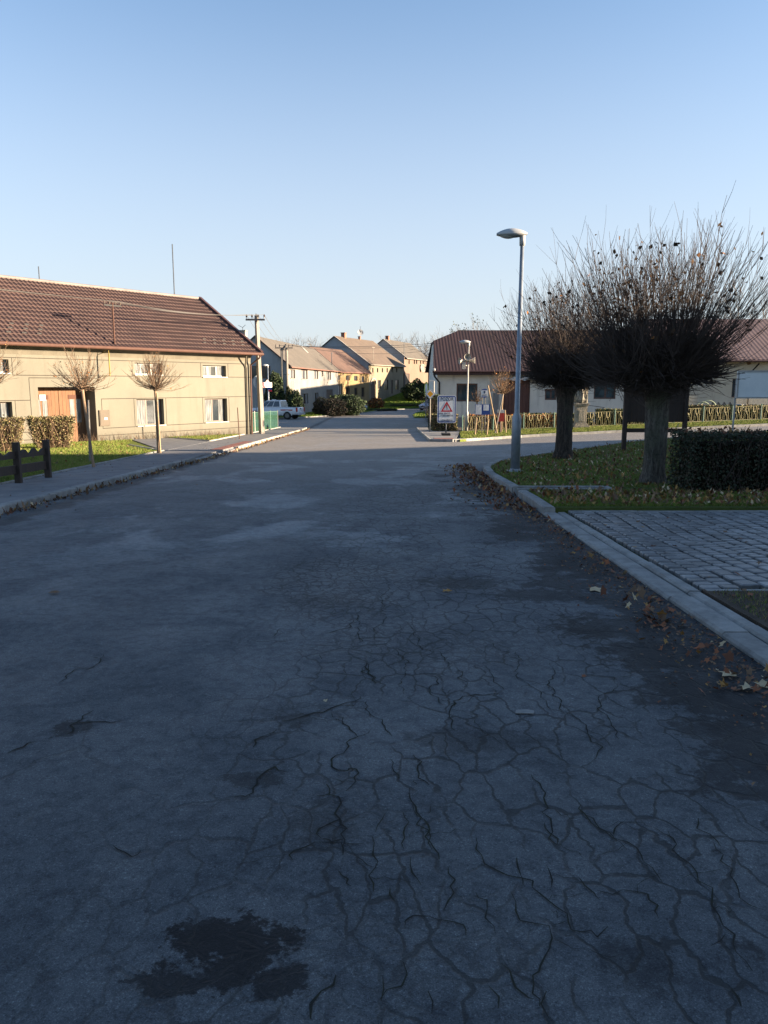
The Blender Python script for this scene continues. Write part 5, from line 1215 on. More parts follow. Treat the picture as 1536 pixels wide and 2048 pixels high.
L2b = Vector((4.75, 44.6, g(4.75, 44.6)+.08)); zt = at(934, 688, 44.6).z
l2, l2t = street_lamp(L2b, zt-L2b.z, 'street lamp carrying loudspeakers beside the bus stop', rlo=.085, rhi=.05, sleeve=1.1, lean=.06, head_dir=(-1, 0, 0), mat=M('lamp_pole_pale', (.42, .40, .36, 1), (.32, .31, .28, 1), 5, .5, .1, .003), hs=1.0)
def horn(P, d, r, L, label=None):
    d = Vector(d).normalized(); x = d.cross(Vector((0, 0, 1))).normalized(); y = x.cross(d); m = MB(); n = 14; vs = []; fs = []
    prof = [(r*.32, -L*.35), (r*.32, 0), (r*.28, L*.1), (r*.45, L*.5), (r*.8, L*.85), (r, L), (r*.92, L*.98), (r*.4, L*.5), (.01, L*.3)]
    for rr_, t in prof:
        for k in range(n): a = 2*math.pi*k/n; vs.append(P+d*t+(x*math.cos(a)+y*math.sin(a))*rr_)
    for i in range(len(prof)-1):
        for k in range(n): a = i*n+k; b = i*n+(k+1) % n; fs.append((a, b, b+n, a+n))
    m.add(vs, fs); return m
hp = at(933.5, 721, 44.6); m_horn = M('horn_cream', (.50, .45, .38, 1), (.40, .36, .30, 1), 6, .6)
for (d_, lab, up_) in (((-1, -.25, -.12), 'cream loudspeaker horn on the lamp post, pointing left', 0), ((1, -.15, .0), 'cream loudspeaker horn on the lamp post, pointing right', 0), ((0, -1, .05), 'cream loudspeaker horn on the lamp post, facing the camera', .17)):
    m = horn(hp+Vector((.09 if d_[0] > 0 else (-.09 if d_[0] < 0 else 0), -.08, up_)), d_, .19, .36); tag(m.build('loudspeaker', m_horn, smooth=False), lab, 'loudspeaker', 'loudspeakers on the lamp post')
m = MB(); bx = at(928, 731, 44.4); m.frame(bx-Vector((.10, .06, .20)), (.2, 0, 0), (0, .14, 0), (0, 0, .38)); m.bar(bx+Vector((.1, 0, 0)), bx+Vector((.16, .12, 0)), .04); tag(m.build('amplifier_box', m_horn), 'small cream box clamped under the loudspeakers', 'box')
# third lamp with the signs behind the pickup
L3 = at(538, 835, 76); L3b = Vector((L3.x, 76, g(L3.x, 76))); t3 = at(537, 733, 76)
street_lamp(L3b, t3.z-L3b.z, 'small street lamp rising behind the white pickup', rlo=.09, rhi=.07, sleeve=1.1, head_dir=(-.8, -.6, 0), hs=1.0)

def pole_line(p, q, sag, n=14):
    out = []
    for i in range(n+1):
        t = i/n; v = Vector(p).lerp(Vector(q), t); v.z -= sag*4*t*(1-t); out.append(v)
    return out
m_wire = M('wire', (.16, .15, .14, 1), None, 9, .6, 0)
def wire(pts, label, r=.010, mat=None, group='overhead wires'):
    m = MB(); m.tube(pts, r, 4, cap=False); tag(m.build('overhead_wire', mat or m_wire), label, 'wire', group)
def insul(P, parent, s=1.0, lean=0): 
    m = MB(); m.lathe(P, [(.012*s, 0), (.012*s, .06*s), (.05*s, .07*s), (.035*s, .12*s), (.05*s, .16*s), (.03*s, .20*s), (.01*s, .22*s)], 8); m.build('insulator', m_porcd, parent)
m_porcd = M('porcelain_brown', (.09, .06, .05, 1), (.06, .04, .035, 1), 8, .3)
P1b = gnd(524, 869, .05); p1t = at(513, 631, P1b.y); 
up = empty('utility_pole', P1b, 'concrete power pole with crossarm standing at the house corner', 'utility pole')
m = MB(); 
vs = []; fs = []
m.tube([P1b-Vector((0, 0, .2)), P1b.lerp(p1t, .5), p1t], [.165, .135, .11], 4); m.build('pole', m_conc, up)
xa = p1t-Vector((0, 0, .22)); m = MB(); m.bar(xa+Vector((-.55, -.12, 0)), xa+Vector((.45, -.12, 0)), .07, .09); m.bar(xa+Vector((0, -.13, -.2)), xa+Vector((0, -.13, .3)), .05); m.build('crossarm', m_steel, up)
XA = []
for k in (-.5, -.22, .1, .42):
    P = xa+Vector((k, -.12, .05)); insul(P, up); XA.append(P+Vector((0, 0, .2)))
# twin pole
D0 = at(572, 818, 80); D0 = Vector((D0.x, 79.5, g(D0.x, 79.5))); zt = at(572, 697, 79.5).z
tpn = empty('utility_pole', D0, 'twin concrete power pole behind the pickup', 'utility pole'); m_concs = m_conc
for k in (-.27, .27):
    m = MB(); m.tube([D0+Vector((k, 0, -.2)), Vector((D0.x+k*.9, D0.y, zt))], [.17, .12], 8); m.build('pole', m_concs, tpn)
m = MB()
for f in (.38, .62, .98): m.bar(Vector((D0.x-.45, D0.y, D0.z+(zt-D0.z)*f)), Vector((D0.x+.45, D0.y, D0.z+(zt-D0.z)*f)), .08)
m.bar((D0.x-.9, D0.y-.1, zt+.05), (D0.x+.9, D0.y-.1, zt+.05), .09); m.bar((D0.x-.2, D0.y-.1, zt-.15), (D0.x+.2, D0.y-.1, zt+.4), .16); m.build('crossarm', m_steel, tpn)
XD = []
for k in (-.85, -.45, .45, .85): P = Vector((D0.x+k, D0.y-.1, zt+.1)); insul(P, tpn, 1.4); XD.append(P+Vector((0, 0, .2)))
MS = [MAST+U*k+Vector((0, 0, .09)) for k in (-.38, -.15, .15, .38)]
names = ('outermost', 'second', 'third', 'innermost')
for i in range(4):
    wire(pole_line(MS[i], XA[i], .22), '%s wire from the roof mast to the corner pole' % names[i], .009)
    far = F.p(-4, 5.4, -1.0)+Vector((0, 0, .02*i))+U*(.2*i); wire(pole_line(MS[i], far+Vector((0, 0, .1)), .15), '%s wire running left from the roof mast' % names[i], .009)
    wire(pole_line(XA[i], XD[i], .5), '%s wire between the corner pole and the twin pole' % names[i], .010)
e1 = at(885, 690, 62); e2 = at(1000, 664, 58)
pts = [(at(870, 688, 78), .35), (at(872, 700, 78), .5)]
for i, (pe, s_) in enumerate(((at(905, 684, 70), .25), (at(905, 688, 70), .3), (at(860, 701, 80), .55))):
    wire(pole_line(XD[min(i+1, 3)], pe, s_), ('upper', 'middle', 'lower sagging')[i]+' wire crossing in front of the far houses', .016)
# brown pole pair beside the corner house
P3 = at(857, 830, 118); m = MB(); zt3 = at(857, 708, 118).z; m.tube([(P3.x, 118, -2.2), (P3.x, 118, zt3)], [.16, .12], 6); m.tube([(P3.x+.5, 118, -2.2), (P3.x+.5, 118, zt3-.2)], [.16, .12], 6); tag(m.build('utility_pole', m_wooddk), 'brown double timber pole at the far bend', 'utility pole')
# white bracket pole left of the corner house
q0 = gnd(867, 846); m = MB(); t0 = at(868, 762, 50.5); b0 = Vector((t0.x, 50.5, g(t0.x, 50.5))); m.tube([b0, t0], .04, 8); m.tube([t0, at(858, 762, 50.5)], .03, 6); tag(m.build('bracket_post', m_framew), 'slim white post with a short arm beside the corner house', 'post')
# pole glimpsed between the pollard crowns
t0 = at(1135, 632, 41.0); b0 = Vector((at(1129, 850, 41).x, 41, g(9.6, 41)+.1)); rt_ = empty('slim_pole', b0, 'slim pole with a white box behind the smaller pollard', 'pole'); m = MB(); m.tube([b0, t0], [.06, .045], 8); m.build('pole', m_conc, rt_)
m = MB(); q = at(1128, 735, 40.8); m.frame(q-Vector((.13, .1, .14)), (.26, 0, 0), (0, .16, 0), (0, 0, .28)); m.build('box', m_framew, rt_)

# ================================================================== SIGNS
m_white = M('sign_white', (.62, .64, .66, 1), (.56, .58, .60, 1), 7, .45, .05, .001)
m_blue = M('sign_blue', (.015, .05, .22, 1), (.012, .04, .18, 1), 6, .45, 0); m_red = M('sign_red', (.42, .02, .035, 1), (.36, .015, .03, 1), 6, .45, 0)
m_orange = M('sign_amber', (.62, .30, .01, 1), (.56, .26, .01, 1), 6, .45, 0); m_navy = M('sign_navy', (.02, .045, .10, 1), None, 6, .5, 0)
def rrect(cx, cz, w, h, r, y, n=5):
    out = []
    for (sx, sz, a0) in ((1, 1, 0), (-1, 1, 90), (-1, -1, 180), (1, -1, 270)):
        for i in range(n+1): a = R(a0+90*i/n); out.append(Vector((cx+sx*(w/2-r)+math.cos(a)*r, y, cz+sz*(h/2-r)+math.sin(a)*r)))
    return out
SB = gnd(893, 871, .1); SY = SB.y; c0 = at(893.5, 818.5, SY); tl = at(875, 791, SY); br_ = at(912, 846, SY); sw = br_.x-tl.x; sh = tl.z-br_.z
sr = empty('warning_sign', SB, 'portrait warning sign reading POZOR above a red triangle on a rubber foot', 'road sign')
m = MB(); m.prism(rrect(c0.x, c0.z, sw, sh, .10, SY), (0, .03, 0)); pn = m.build('panel', m_white, sr)
m = MB(); a_ = rrect(c0.x, c0.z, sw-.05, sh-.05, .09, SY-.003); b_ = rrect(c0.x, c0.z, sw-.15, sh-.15, .06, SY-.003); n_ = len(a_)
m.add(a_+b_, [(i, (i+1) % n_, n_+(i+1) % n_, n_+i) for i in range(n_)]); m.build('border', m_blue, pn)
def tri(cx, cz, s, y): h = s*.866; return [Vector((cx-s/2, y, cz-h/2)), Vector((cx+s/2, y, cz-h/2)), Vector((cx, y, cz+h/2))]
zt_ = c0.z+sh/2; tc = zt_-sh*.40
m = MB(); A_ = tri(c0.x, tc, sw*.64, SY-.004); c_ = (A_[0]+A_[1]+A_[2])/3; B_ = [c_+(v-c_)*.60 for v in A_]; m.add(A_+B_, [(0, 1, 4, 3), (1, 2, 5, 4), (2, 0, 3, 5)]); m.build('triangle', m_red, pn)
text_part('!', sw*.36, (c0.x, SY-.004, tc-sw*.045), (1, 0, 0), (0, 0, 1), m_black, pn)
text_part('POZOR', sw*.25, (c0.x+.005, SY-.008, zt_-sh*.135), (1, 0, 0), (0, 0, 1), m_navy, pn, sx=.80)
text_part('DUL. ÚVOZ', sw*.11, (c0.x-sw*.11, SY-.008, zt_-sh*.655), (1, 0, 0), (0, 0, 1), m_ink, pn)
text_part('V OBCI PENČICE', sw*.112, (c0.x+.01, SY-.008, zt_-sh*.735), (1, 0, 0), (0, 0, 1), m_navy, pn, sx=.80)
text_part('UZAVŘENA', sw*.13, (c0.x, SY-.008, zt_-sh*.91), (1, 0, 0), (0, 0, 1), m_navy, pn, sx=.95)
m = MB(); m.tube([(c0.x-.02, SY+.05, SB.z), (c0.x-.02, SY+.05, c0.z)], .03, 8); m.build('post', m_galv, sr); m = MB(); m.box(c0.x-.02, SY+.05, SB.z+.06, .42, .75, .12); m.build('rubber_foot', m_black, sr, bevel=.02)
# amber priority diamond
DY = 44.0; dc = at(860.5, 788, DY); db = Vector((at(860, 865, DY).x, DY, g(2.5, DY)+.1)); dr_ = empty('priority_sign', db, 'white-edged amber diamond priority sign on a slim pale post', 'road sign')
hs_ = (at(871, 788, DY).x-at(850, 788, DY).x)/2
def dia(s, y): return [Vector((dc.x, y, dc.z-s)), Vector((dc.x+s, y, dc.z)), Vector((dc.x, y, dc.z+s)), Vector((dc.x-s, y, dc.z))]
m = MB(); m.prism(dia(hs_, DY), (0, .02, 0)); dp_ = m.build('panel', m_white, dr_); m = MB(); A_ = dia(hs_*.93, DY-.003); B_ = dia(hs_*.87, DY-.003); m.add(A_+B_, [(i, (i+1) % 4, 4+(i+1) % 4, 4+i) for i in range(4)]); m.build('border', m_black, dp_)
m = MB(); A_ = dia(hs_*.60, DY-.004); m.add(A_, [(0, 1, 2, 3)]); m.build('amber_square', m_orange, dp_)
m = MB(); m.tube([db, (dc.x, DY+.04, dc.z)], .035, 8); m.build('post', m_conc, dr_)
# ring-shaped sign seen almost edge on
RY = 72; rc_ = at(852.5, 777, RY); rb = Vector((at(851.5, 835, RY).x, RY, g(3, RY))); rr0 = empty('round_sign', rb, 'narrow oval yellow-green rimmed sign on a grey post, seen nearly edge on', 'road sign')
m = MB(); vs = []; n = 24; hw_, hh_ = .17, .62
m.prism([Vector((rc_.x+math.cos(2*math.pi*i/n)*hw_, RY-math.cos(2*math.pi*i/n)*.35, rc_.z+math.sin(2*math.pi*i/n)*hh_)) for i in range(n)], (.02, .03, 0)); pp_ = m.build('panel', m_white, rr0)
m = MB(); o1 = [Vector((rc_.x+math.cos(2*math.pi*i/n)*hw_, RY-.02-math.cos(2*math.pi*i/n)*.35, rc_.z+math.sin(2*math.pi*i/n)*hh_)) for i in range(n)]; o2 = [Vector((rc_.x+math.cos(2*math.pi*i/n)*hw_*.6, RY-.02-math.cos(2*math.pi*i/n)*.21, rc_.z+math.sin(2*math.pi*i/n)*hh_*.72)) for i in range(n)]
m.add(o1+o2, [(i, (i+1) % n, n+(i+1) % n, n+i) for i in range(n)]); m.build('rim', M('rim_lime', (.42, .50, .08, 1), None, 5, .5, 0), pp_)
m = MB(); m.tube([rb, (rc_.x, RY+.05, rc_.z)], .045, 8); m.build('post', m_lampg, rr0)
# round mirror/sign behind the corner pole
mY = 60; mc_ = at(514, 764, mY); mb_ = Vector((at(512, 840, mY).x, mY, g(-10, mY))); r0 = empty('round_sign', mb_, 'grey back of a round sign half hidden behind the corner power pole', 'road sign')
m = MB(); vs = []
m.prism([Vector((mc_.x+math.cos(2*math.pi*i/24)*.26, mY+math.cos(2*math.pi*i/24)*.2, mc_.z+math.sin(2*math.pi*i/24)*.48)) for i in range(24)], (-.02, .03, 0)); m.build('panel', m_head, r0); m = MB(); m.tube([mb_, (mc_.x-.02, mY-.05, mc_.z+.3)], .035, 8); m.build('post', m_lampg, r0)
# shop sign and blue plate on the third lamp
S3 = 75.8; sc_ = at(535, 770, S3); r1 = empty('shop_sign', sc_-Vector((0, 0, .4)), 'white shop sign with red edge and a gable-shaped top on the far lamp post', 'sign')
w_, h_ = .50, .24
poly = [(-w_-.02, -h_), (w_, -h_), (w_, h_), (.24, h_), (.0, h_+.26), (-.22, h_), (-w_, h_), (-w_-.1, .05)]
m = MB(); m.prism([sc_+Vector((x, 0, z)) for x, z in poly], (0, .05, 0)); r1p = m.build('panel', M('sign_bright', (.80, .76, .66, 1), (.74, .70, .60, 1), 6, .5, 0), r1)
m = MB(); m.prism([sc_+Vector((x, -.004, z)) for x, z in ((-w_-.09, .05), (-w_, h_-.01), (-w_+.16, h_-.01), (-w_+.13, -.02), (-w_+.28, -h_+.01), (-w_, -h_+.01))], (0, .003, 0)); m.build('red_end', m_red, r1p)
m = MB(); m.frame(sc_+Vector((-.10, -.006, .02)), (.30, 0, 0), (0, .003, 0), (0, 0, .04)); m.frame(sc_+Vector((-.15, -.006, -.12)), (.50, 0, 0), (0, .003, 0), (0, 0, .03)); m.build('lettering', M('faded_teal', (.25, .45, .42, 1), None, 5), r1p)
m = MB(); m.add([sc_+Vector(v) for v in ((-.26, -.002, h_+.03), (0, -.002, h_+.33), (.28, -.002, h_+.03), (.24, -.002, h_-.0), (0, -.002, h_+.27), (-.22, -.002, h_))], [(0, 5, 4, 1), (1, 4, 3, 2)]); m.build('gable_edge', m_brown, r1p)
r1.rotation_euler = (0, 0, R(38))
bc = at(539, 779, S3); r2 = empty('bus_plate', bc-Vector((0, 0, .3)), 'small blue and red plate under the shop sign', 'sign'); m = MB(); m.frame(bc+Vector((-.22, 0, -.02)), (.44, 0, 0), (0, .03, 0), (0, 0, .22)); m.build('upper_plate', m_blue, r2)
m = MB(); m.frame(bc+Vector((-.10, 0, -.20)), (.34, 0, 0), (0, .03, 0), (0, 0, .17)); m.build('lower_plate', m_red, r2)

# bus stop furniture
BY = 40.2; bb = Vector((at(975, 862, BY).x, BY, g(5.4, BY)+.08)); bt_ = empty('bus_stop_sign', bb, 'bus stop flag sign with blue cap on two slim posts', 'bus stop')
bc_ = at(969, 790, BY); m = MB(); hw = .155*1.0; hw = (at(975.5, 790, BY).x-at(962, 790, BY).x)/2
z0, z1 = at(969, 792.5, BY).z, at(969, 780.5, BY).z
m.prism([Vector((bc_.x-hw, BY, z0)), Vector((bc_.x+hw, BY, z0)), Vector((bc_.x+hw, BY, z1-.04)), Vector((bc_.x+hw*.8, BY, z1)), Vector((bc_.x-hw*.8, BY, z1)), Vector((bc_.x-hw, BY, z1-.04))], (0, .03, 0)); fp_ = m.build('panel', m_white, bt_)
for (za_, zb2, sgn) in ((z1, z1+.08, 1), (z0-.08, z0, -1)):
    m = MB(); n = 9; pts = [Vector((bc_.x+math.cos(math.pi*i/n)*hw*.8, BY-.002, (za_ if sgn > 0 else zb2)+sgn*math.sin(math.pi*i/n)*.075)) for i in range(n+1)]; m.prism(pts, (0, .035, 0)); m.build('blue_cap', m_blue, fp_)
m = MB(); m.frame((bc_.x-.045, BY-.004, (z0+z1)/2+.01), (.09, 0, 0), (0, .003, 0), (0, 0, .11)); m.frame((bc_.x-.035, BY-.004, (z0+z1)/2-.02), (.07, 0, 0), (0, .003, 0), (0, 0, .02)); m.build('bus_symbol', m_navy, fp_)
m = MB(); m.frame((bc_.x-.12, BY-.004, z0+.04), (.24, 0, 0), (0, .003, 0), (0, 0, .045)); m.build('name_strip', m_navy, fp_)
for k in (-.09, .06): m = MB(); m.tube([(bc_.x+k, BY+.06, bb.z), (bc_.x+k, BY+.06, z0+.05)], .022, 8); m.build('post', m_conc if k < 0 else m_steel, bt_)
tY = 39.6; tc_ = at(965, 819, tY); tb = Vector((tc_.x, tY, g(tc_.x, tY)+.09)); tt = empty('timetable_board', tb, 'blue timetable board with white sheets below the bus stop sign', 'notice board')
a_ = at(950, 829.5, tY); b_ = at(980.5, 808.5, tY); m = MB(); m.frame((a_.x, tY, a_.z), (b_.x-a_.x, 0, 0), (0, .04, 0), (0, 0, b_.z-a_.z)); tp_ = m.build('panel', m_blue, tt)
wd = b_.x-a_.x; ht = b_.z-a_.z
for (x_, z_, ww, hh) in ((.03, .04, .40, .92), (.55, .40, .36, .56)):
    m = MB(); m.frame((a_.x+wd*x_, tY-.004, a_.z+ht*z_), (wd*ww, 0, 0), (0, .003, 0), (0, 0, ht*hh)); s__ = m.build('timetable_sheet', m_white, tp_)
    m = MB(); nn = 9 if hh > .8 else 6
    for i in range(nn): m.frame((a_.x+wd*(x_+.03), tY-.006, a_.z+ht*(z_+hh*(i+.6)/(nn+.3))), (wd*(ww-.06)*random.uniform(.6, 1), 0, 0), (0, .0015, 0), (0, 0, .008))
    m.build('printed_lines', M('print_grey', (.30, .28, .38, 1), None, 5), s__)
for px_ in (953.5, 976.5): m = MB(); x_ = at(px_, 820, tY).x; m.tube([(x_-.05, tY+.04, tb.z), (x_, tY+.06, a_.z+.1)], .03, 7); m.build('post', m_stake, tt)
rY = 40.6; rc0 = at(1002.5, 831, rY); rbb = Vector((rc0.x, rY, g(rc0.x, rY)+.09)); rbx = empty('litter_bin', rbb, 'red box bin with grey lid on a post, right of the bus stop', 'litter bin')
a_ = at(995.5, 843, rY); b_ = at(1009.5, 826, rY); m = MB(); m.prism([Vector((a_.x+.02, rY, a_.z)), Vector((b_.x-.02, rY, a_.z)), Vector((b_.x, rY, b_.z)), Vector((a_.x, rY, b_.z))], (0, .26, 0)); m.build('body', M('bin_red', (.34, .035, .028, 1), (.28, .03, .025, 1), 4, .5), rbx)
m = MB(); m.prism([Vector((a_.x-.01, rY-.01, b_.z)), Vector((b_.x+.01, rY-.01, b_.z)), Vector((b_.x, rY-.01, b_.z+.16)), Vector((a_.x, rY-.01, b_.z+.16))], (0, .28, 0)); m.build('lid', m_head, rbx); m = MB(); m.tube([(rc0.x+.0, rY+.3, rbb.z), (rc0.x+.0, rY+.3, b_.z)], .05, 8); m.build('post', m_wooddk, rbx)
# young trees by the bus stop with leaning stakes
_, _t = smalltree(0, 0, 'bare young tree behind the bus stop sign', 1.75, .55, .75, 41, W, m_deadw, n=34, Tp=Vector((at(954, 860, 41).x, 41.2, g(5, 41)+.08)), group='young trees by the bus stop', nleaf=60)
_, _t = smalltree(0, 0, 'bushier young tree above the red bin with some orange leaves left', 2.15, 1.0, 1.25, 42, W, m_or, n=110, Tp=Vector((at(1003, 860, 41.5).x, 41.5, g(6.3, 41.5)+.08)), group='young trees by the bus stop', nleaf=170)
for i, (x0, y0, x1, y1, Y, mt, lab) in enumerate(((995, 872, 976, 771, 39.9, m_stake, 'long bent stake leaning left between the bus stop and the red bin'), (989, 872, 1006, 788, 40.0, m_stakeg, 'grey stake crossing the others in front of the red bin'), (1000, 840, 1006.5, 783, 41.4, m_stake, 'pale stake tied to the young tree above the red bin'),
      (1011.5, 876, 1010, 820, 40.2, m_stake, 'short pale stake right of the red bin'), (973, 878, 977, 838, 38.6, m_stake, 'pale stake rising in front of the timetable board'), (949, 879, 953.5, 836, 38.6, m_stake, 'pale stake at the left end of the timetable board'))):
    a_ = at(x0, y0, Y); a_.z = g(a_.x, Y)+.02; stake(a_, at(x1, y1, Y+.1), lab, .038, mt, 'stakes by the bus stop')
# flat white board at right edge
WY = 24.0; a_ = at(1472, 797, WY); b_ = at(1600, 742, WY); wr = empty('white_board', (a_.x, WY, g(a_.x, WY)+.1), 'large pale display board on a white post behind the clipped hedge', 'notice board')
m = MB(); m.frame((a_.x, WY, a_.z+.02), (b_.x-a_.x, 0, 0), (0, .05, 0), (0, 0, b_.z-a_.z-.02)); wp = m.build('panel', M('board_pale', (.75, .77, .76, 1), (.68, .71, .71, 1), 3, .35, .05, .001), wr)
m = MB(); W_ = b_.x-a_.x; H_ = b_.z-a_.z
for (x, z, w, h) in ((0, 0, W_, .05), (0, H_-.03, W_, .05), (0, .05, .05, H_-.08), (W_-.05, .05, .05, H_-.08)): m.frame((a_.x+x, WY-.02, a_.z+z), (w, 0, 0), (0, .02, 0), (0, 0, h))
m.build('frame', m_framew, wp)
for x in (a_.x+.02, b_.x-.3): m = MB(); m.tube([(x-.02, WY+.09, g(x, WY)), (x, WY+.09, a_.z+.6)], .032, 8); m.build('post', m_framew, wr)
# dark wooden notice board seen from behind
NB = gnd(1245, 901, .1); NY = NB.y; nr = empty('wooden_notice_board', NB, 'big dark wooden notice board on two posts behind the large pollard', 'notice board')
xl = at(1246, 850, NY).x; xr = at(1366, 850, NY).x; zt_ = at(1300, 752, NY).z; zb2 = at(1300, 843, NY).z
m = MB(); nb = 11
for i in range(nb): m.frame((xl+.1+(xr-xl-.1)*i/nb+.004, NY+.02+(i % 2)*.004, zb2), ((xr-xl-.1)/nb-.008, 0, 0), (0, .03, 0), (0, 0, zt_-zb2))
m.build('board', m_wooddk, nr)
for x in (xl, xr): m = MB(); m.frame((x, NY-.04, g(x, NY)), (.13, 0, 0), (0, .13, 0), (0, 0, zt_-g(x, NY)+.1)); m.build('post', m_wooddk, nr, bevel=.008)
for z in (zb2-.02, at(1300, 865, NY).z, zt_): m = MB(); m.frame((xl+.13, NY+.05, z), (xr-xl-.13, 0, 0), (0, .07, 0), (0, 0, .13)); m.build('rail', m_wooddk, nr)
m = MB(); m.prism([Vector((xl-.25, NY-.45, zt_+.12)), Vector((xl-.25, NY+.55, zt_+.12)), Vector((xl-.25, NY+.05, zt_+.45))], (xr-xl+.63, 0, 0)); m.build('roof', m_wooddk, nr)

# ================================================================== FENCES
# ornamental loop fence
m_lf1 = M('fence_cream', (.42, .37, .18, 1), (.35, .30, .14, 1), 4, .6, .2); m_lf2 = M('fence_green', (.12, .22, .17, 1), (.09, .17, .13, 1), 4, .6, .2)
def loop_panel(x0, y0, x1, y1, root, mat, h=.78, cells=7, z0=.14):
    m = MB(); L = math.hypot(x1-x0, y1-y0); 
    def P(s, z): t = s/L; x = x0+(x1-x0)*t; y = y0+(y1-y0)*t; return Vector((x, y, g(x, y)+z0+z))
    r = .016; m.tube([P(0, 0), P(L, 0)], r, 6); m.tube([P(0, h), P(L, h)], r, 6); w = L/cells
    for c in range(cells):
        a = w*c; 
        if c % 2 == 0:   # long oval
            pts = []
            for i in range(17):
                t = 2*math.pi*i/16; cx = math.cos(t); sz = math.sin(t); pts.append(P(a+w/2+.34*w*cx*abs(cx)**-.35 if abs(cx) > 1e-3 else a+w/2, h/2+h*.44*sz*(abs(sz)**-.3 if abs(sz) > 1e-3 else 0)))
            m.tube(pts, r*.85, 5)
        else:            # two arches meeting, like )( turned
            for sg in (1, -1):
                pts = []
                for i in range(13):
                    t = math.pi*i/12; pts.append(P(a+w/2-math.cos(t)*w*.36, h/2-sg*(h*.5)+sg*h*.47*(math.sin(t)**.7)))
                m.tube(pts, r*.85, 5)
    m.build('loop_panel', mat, root)
fx = [(4.55, 44.95), (6.35, 45.05), (8.15, 45.2), (9.95, 45.3), (11.75, 45.4), (13.55, 45.5), (15.35, 45.6), (17.15, 45.8), (18.95, 46.0), (20.75, 46.2), (22.55, 46.4), (24.35, 46.6)]
fr = empty('loop_fence', (4.5, 44.95, g(4.5, 45)), 'low ornamental wrought fence of looped cream panels along the lit lawn', 'fence')
for i, ((a, b), (c, d)) in enumerate(zip(fx, fx[1:])):
    if i == 3: c -= .3
    loop_panel(a+.05, b, c-.05, d, fr, m_lf1 if i < 5 else m_lf2 if False else m_lf1, cells=7)
for i, (x, y) in enumerate(fx):
    m = MB(); z = g(x, y); m.tube([(x, y, z-.1), (x, y, z+.98)], .032, 8); m.lathe((x, y, z+.97), [(.03, 0), (.045, .03), (.01, .07)], 8); m.build('post', m_lf2, fr)
m = MB()
for (a, b), (c, d) in zip(fx, fx[1:]): m.frame((a, b-.06, g(a, b)-.05), (c-a, d-b, g(c, d)-g(a, b)), (0, .12, 0), (0, 0, .19))
m.build('base_wall', m_kerb, fr)
# green mesh fence left
def meshmat():
    k = NT('green_mesh'); P = k.sep(); tr = k.n('ShaderNodeBsdfTransparent'); mx = k.n('ShaderNodeMixShader')
    k.b.inputs['Base Color'].default_value = (.02, .085, .05, 1); k.b.inputs['Roughness'].default_value = .6
    v = k.mapr(k.noise(40, 2), .3, .7, .22, .46); k.l(v, mx.inputs[0]); k.l(tr.outputs[0], mx.inputs[1]); k.l(k.b.outputs[0], mx.inputs[2]); k.l(mx.outputs[0], k.out.inputs[0]); return k.m
m_mesh = meshmat(); gf = empty('mesh_fence', (-7.1, 41, g(-7, 41)), 'green mesh garden fence between the house corner and the side road', 'fence')
Gp = [gnd(513, 871), gnd(530, 867), gnd(543, 863), gnd(553, 860), gnd(562, 857.5)]; Gp = [Vector((-7.05+.0*i, y, 0)) for i, y in enumerate((40.9, 43.2, 46.2, 49.2, 52.6))]
for p in Gp: p.x = -7.22; p.z = g(p.x, p.y)
for i, p in enumerate(Gp):
    m = MB(); m.tube([p, p+Vector((0, 0, 1.28))], .035 if i in (0, 1) else .028, 8); m.build('post', m_framew if i in (0, 1) else m_stakeg if i == 4 else m_lf2, gf)
for i in range(4):
    m = MB(); a, b = Gp[i], Gp[i+1]; m.frame(a+Vector((0, .04, .12)), b-a-Vector((0, .08, 0)), (.012, 0, 0), (0, 0, 1.08)); m.build('mesh_panel', m_mesh, gf)
    m = MB(); m.tube([a+Vector((0, 0, 1.2)), b+Vector((0, 0, 1.2))], .014, 6); m.tube([a+Vector((0, 0, .14)), b+Vector((0, 0, .14))], .012, 6); m.build('rail', m_lf2, gf)
# dark wooden rail fence, lower left
q1 = gnd(97, 957, .08); q0 = gnd(38, 968, .08); dq = Vector((q1.x-q0.x, q1.y-q0.y, 0)); q_1 = q0-dq*1.35; q_1.z = g(q_1.x, q_1.y)+.08
wf = empty('rail_fence', q1, 'dark low wooden fence with scalloped rails at the lower left', 'fence')
ph = .80
for p in (q1, q0, q_1):
    m = MB(); m.frame(p+Vector((-.06, -.05, -.05)), (.12, 0, 0), (0, .1, 0), (0, 0, ph+.06)); m.build('post', m_wooddk, wf, bevel=.008)
for a, b in ((q1, q0), (q0, q_1)):
    dd = (b-a); L = dd.length; dn = dd.normalized(); nn = 24
    for z, sc in ((.50, True), (.20, False)):
        up_ = []; 
        for i in range(nn+1):
            t = i/nn; h = .085+(.035*math.sin(t*math.pi*6)*math.sin(t*math.pi*1.0)+.02*math.sin(t*19)) if sc else .14; up_.append(a+dd*t+Vector((0, .0, z+h+.03)))
        poly = [a+Vector((0, 0, z)), a+dd+Vector((0, 0, z))]+up_[::-1]
        m = MB(); m.prism(poly, (dn.y*.05, -dn.x*.05, 0)); m.build('rail', m_wooddk, wf)

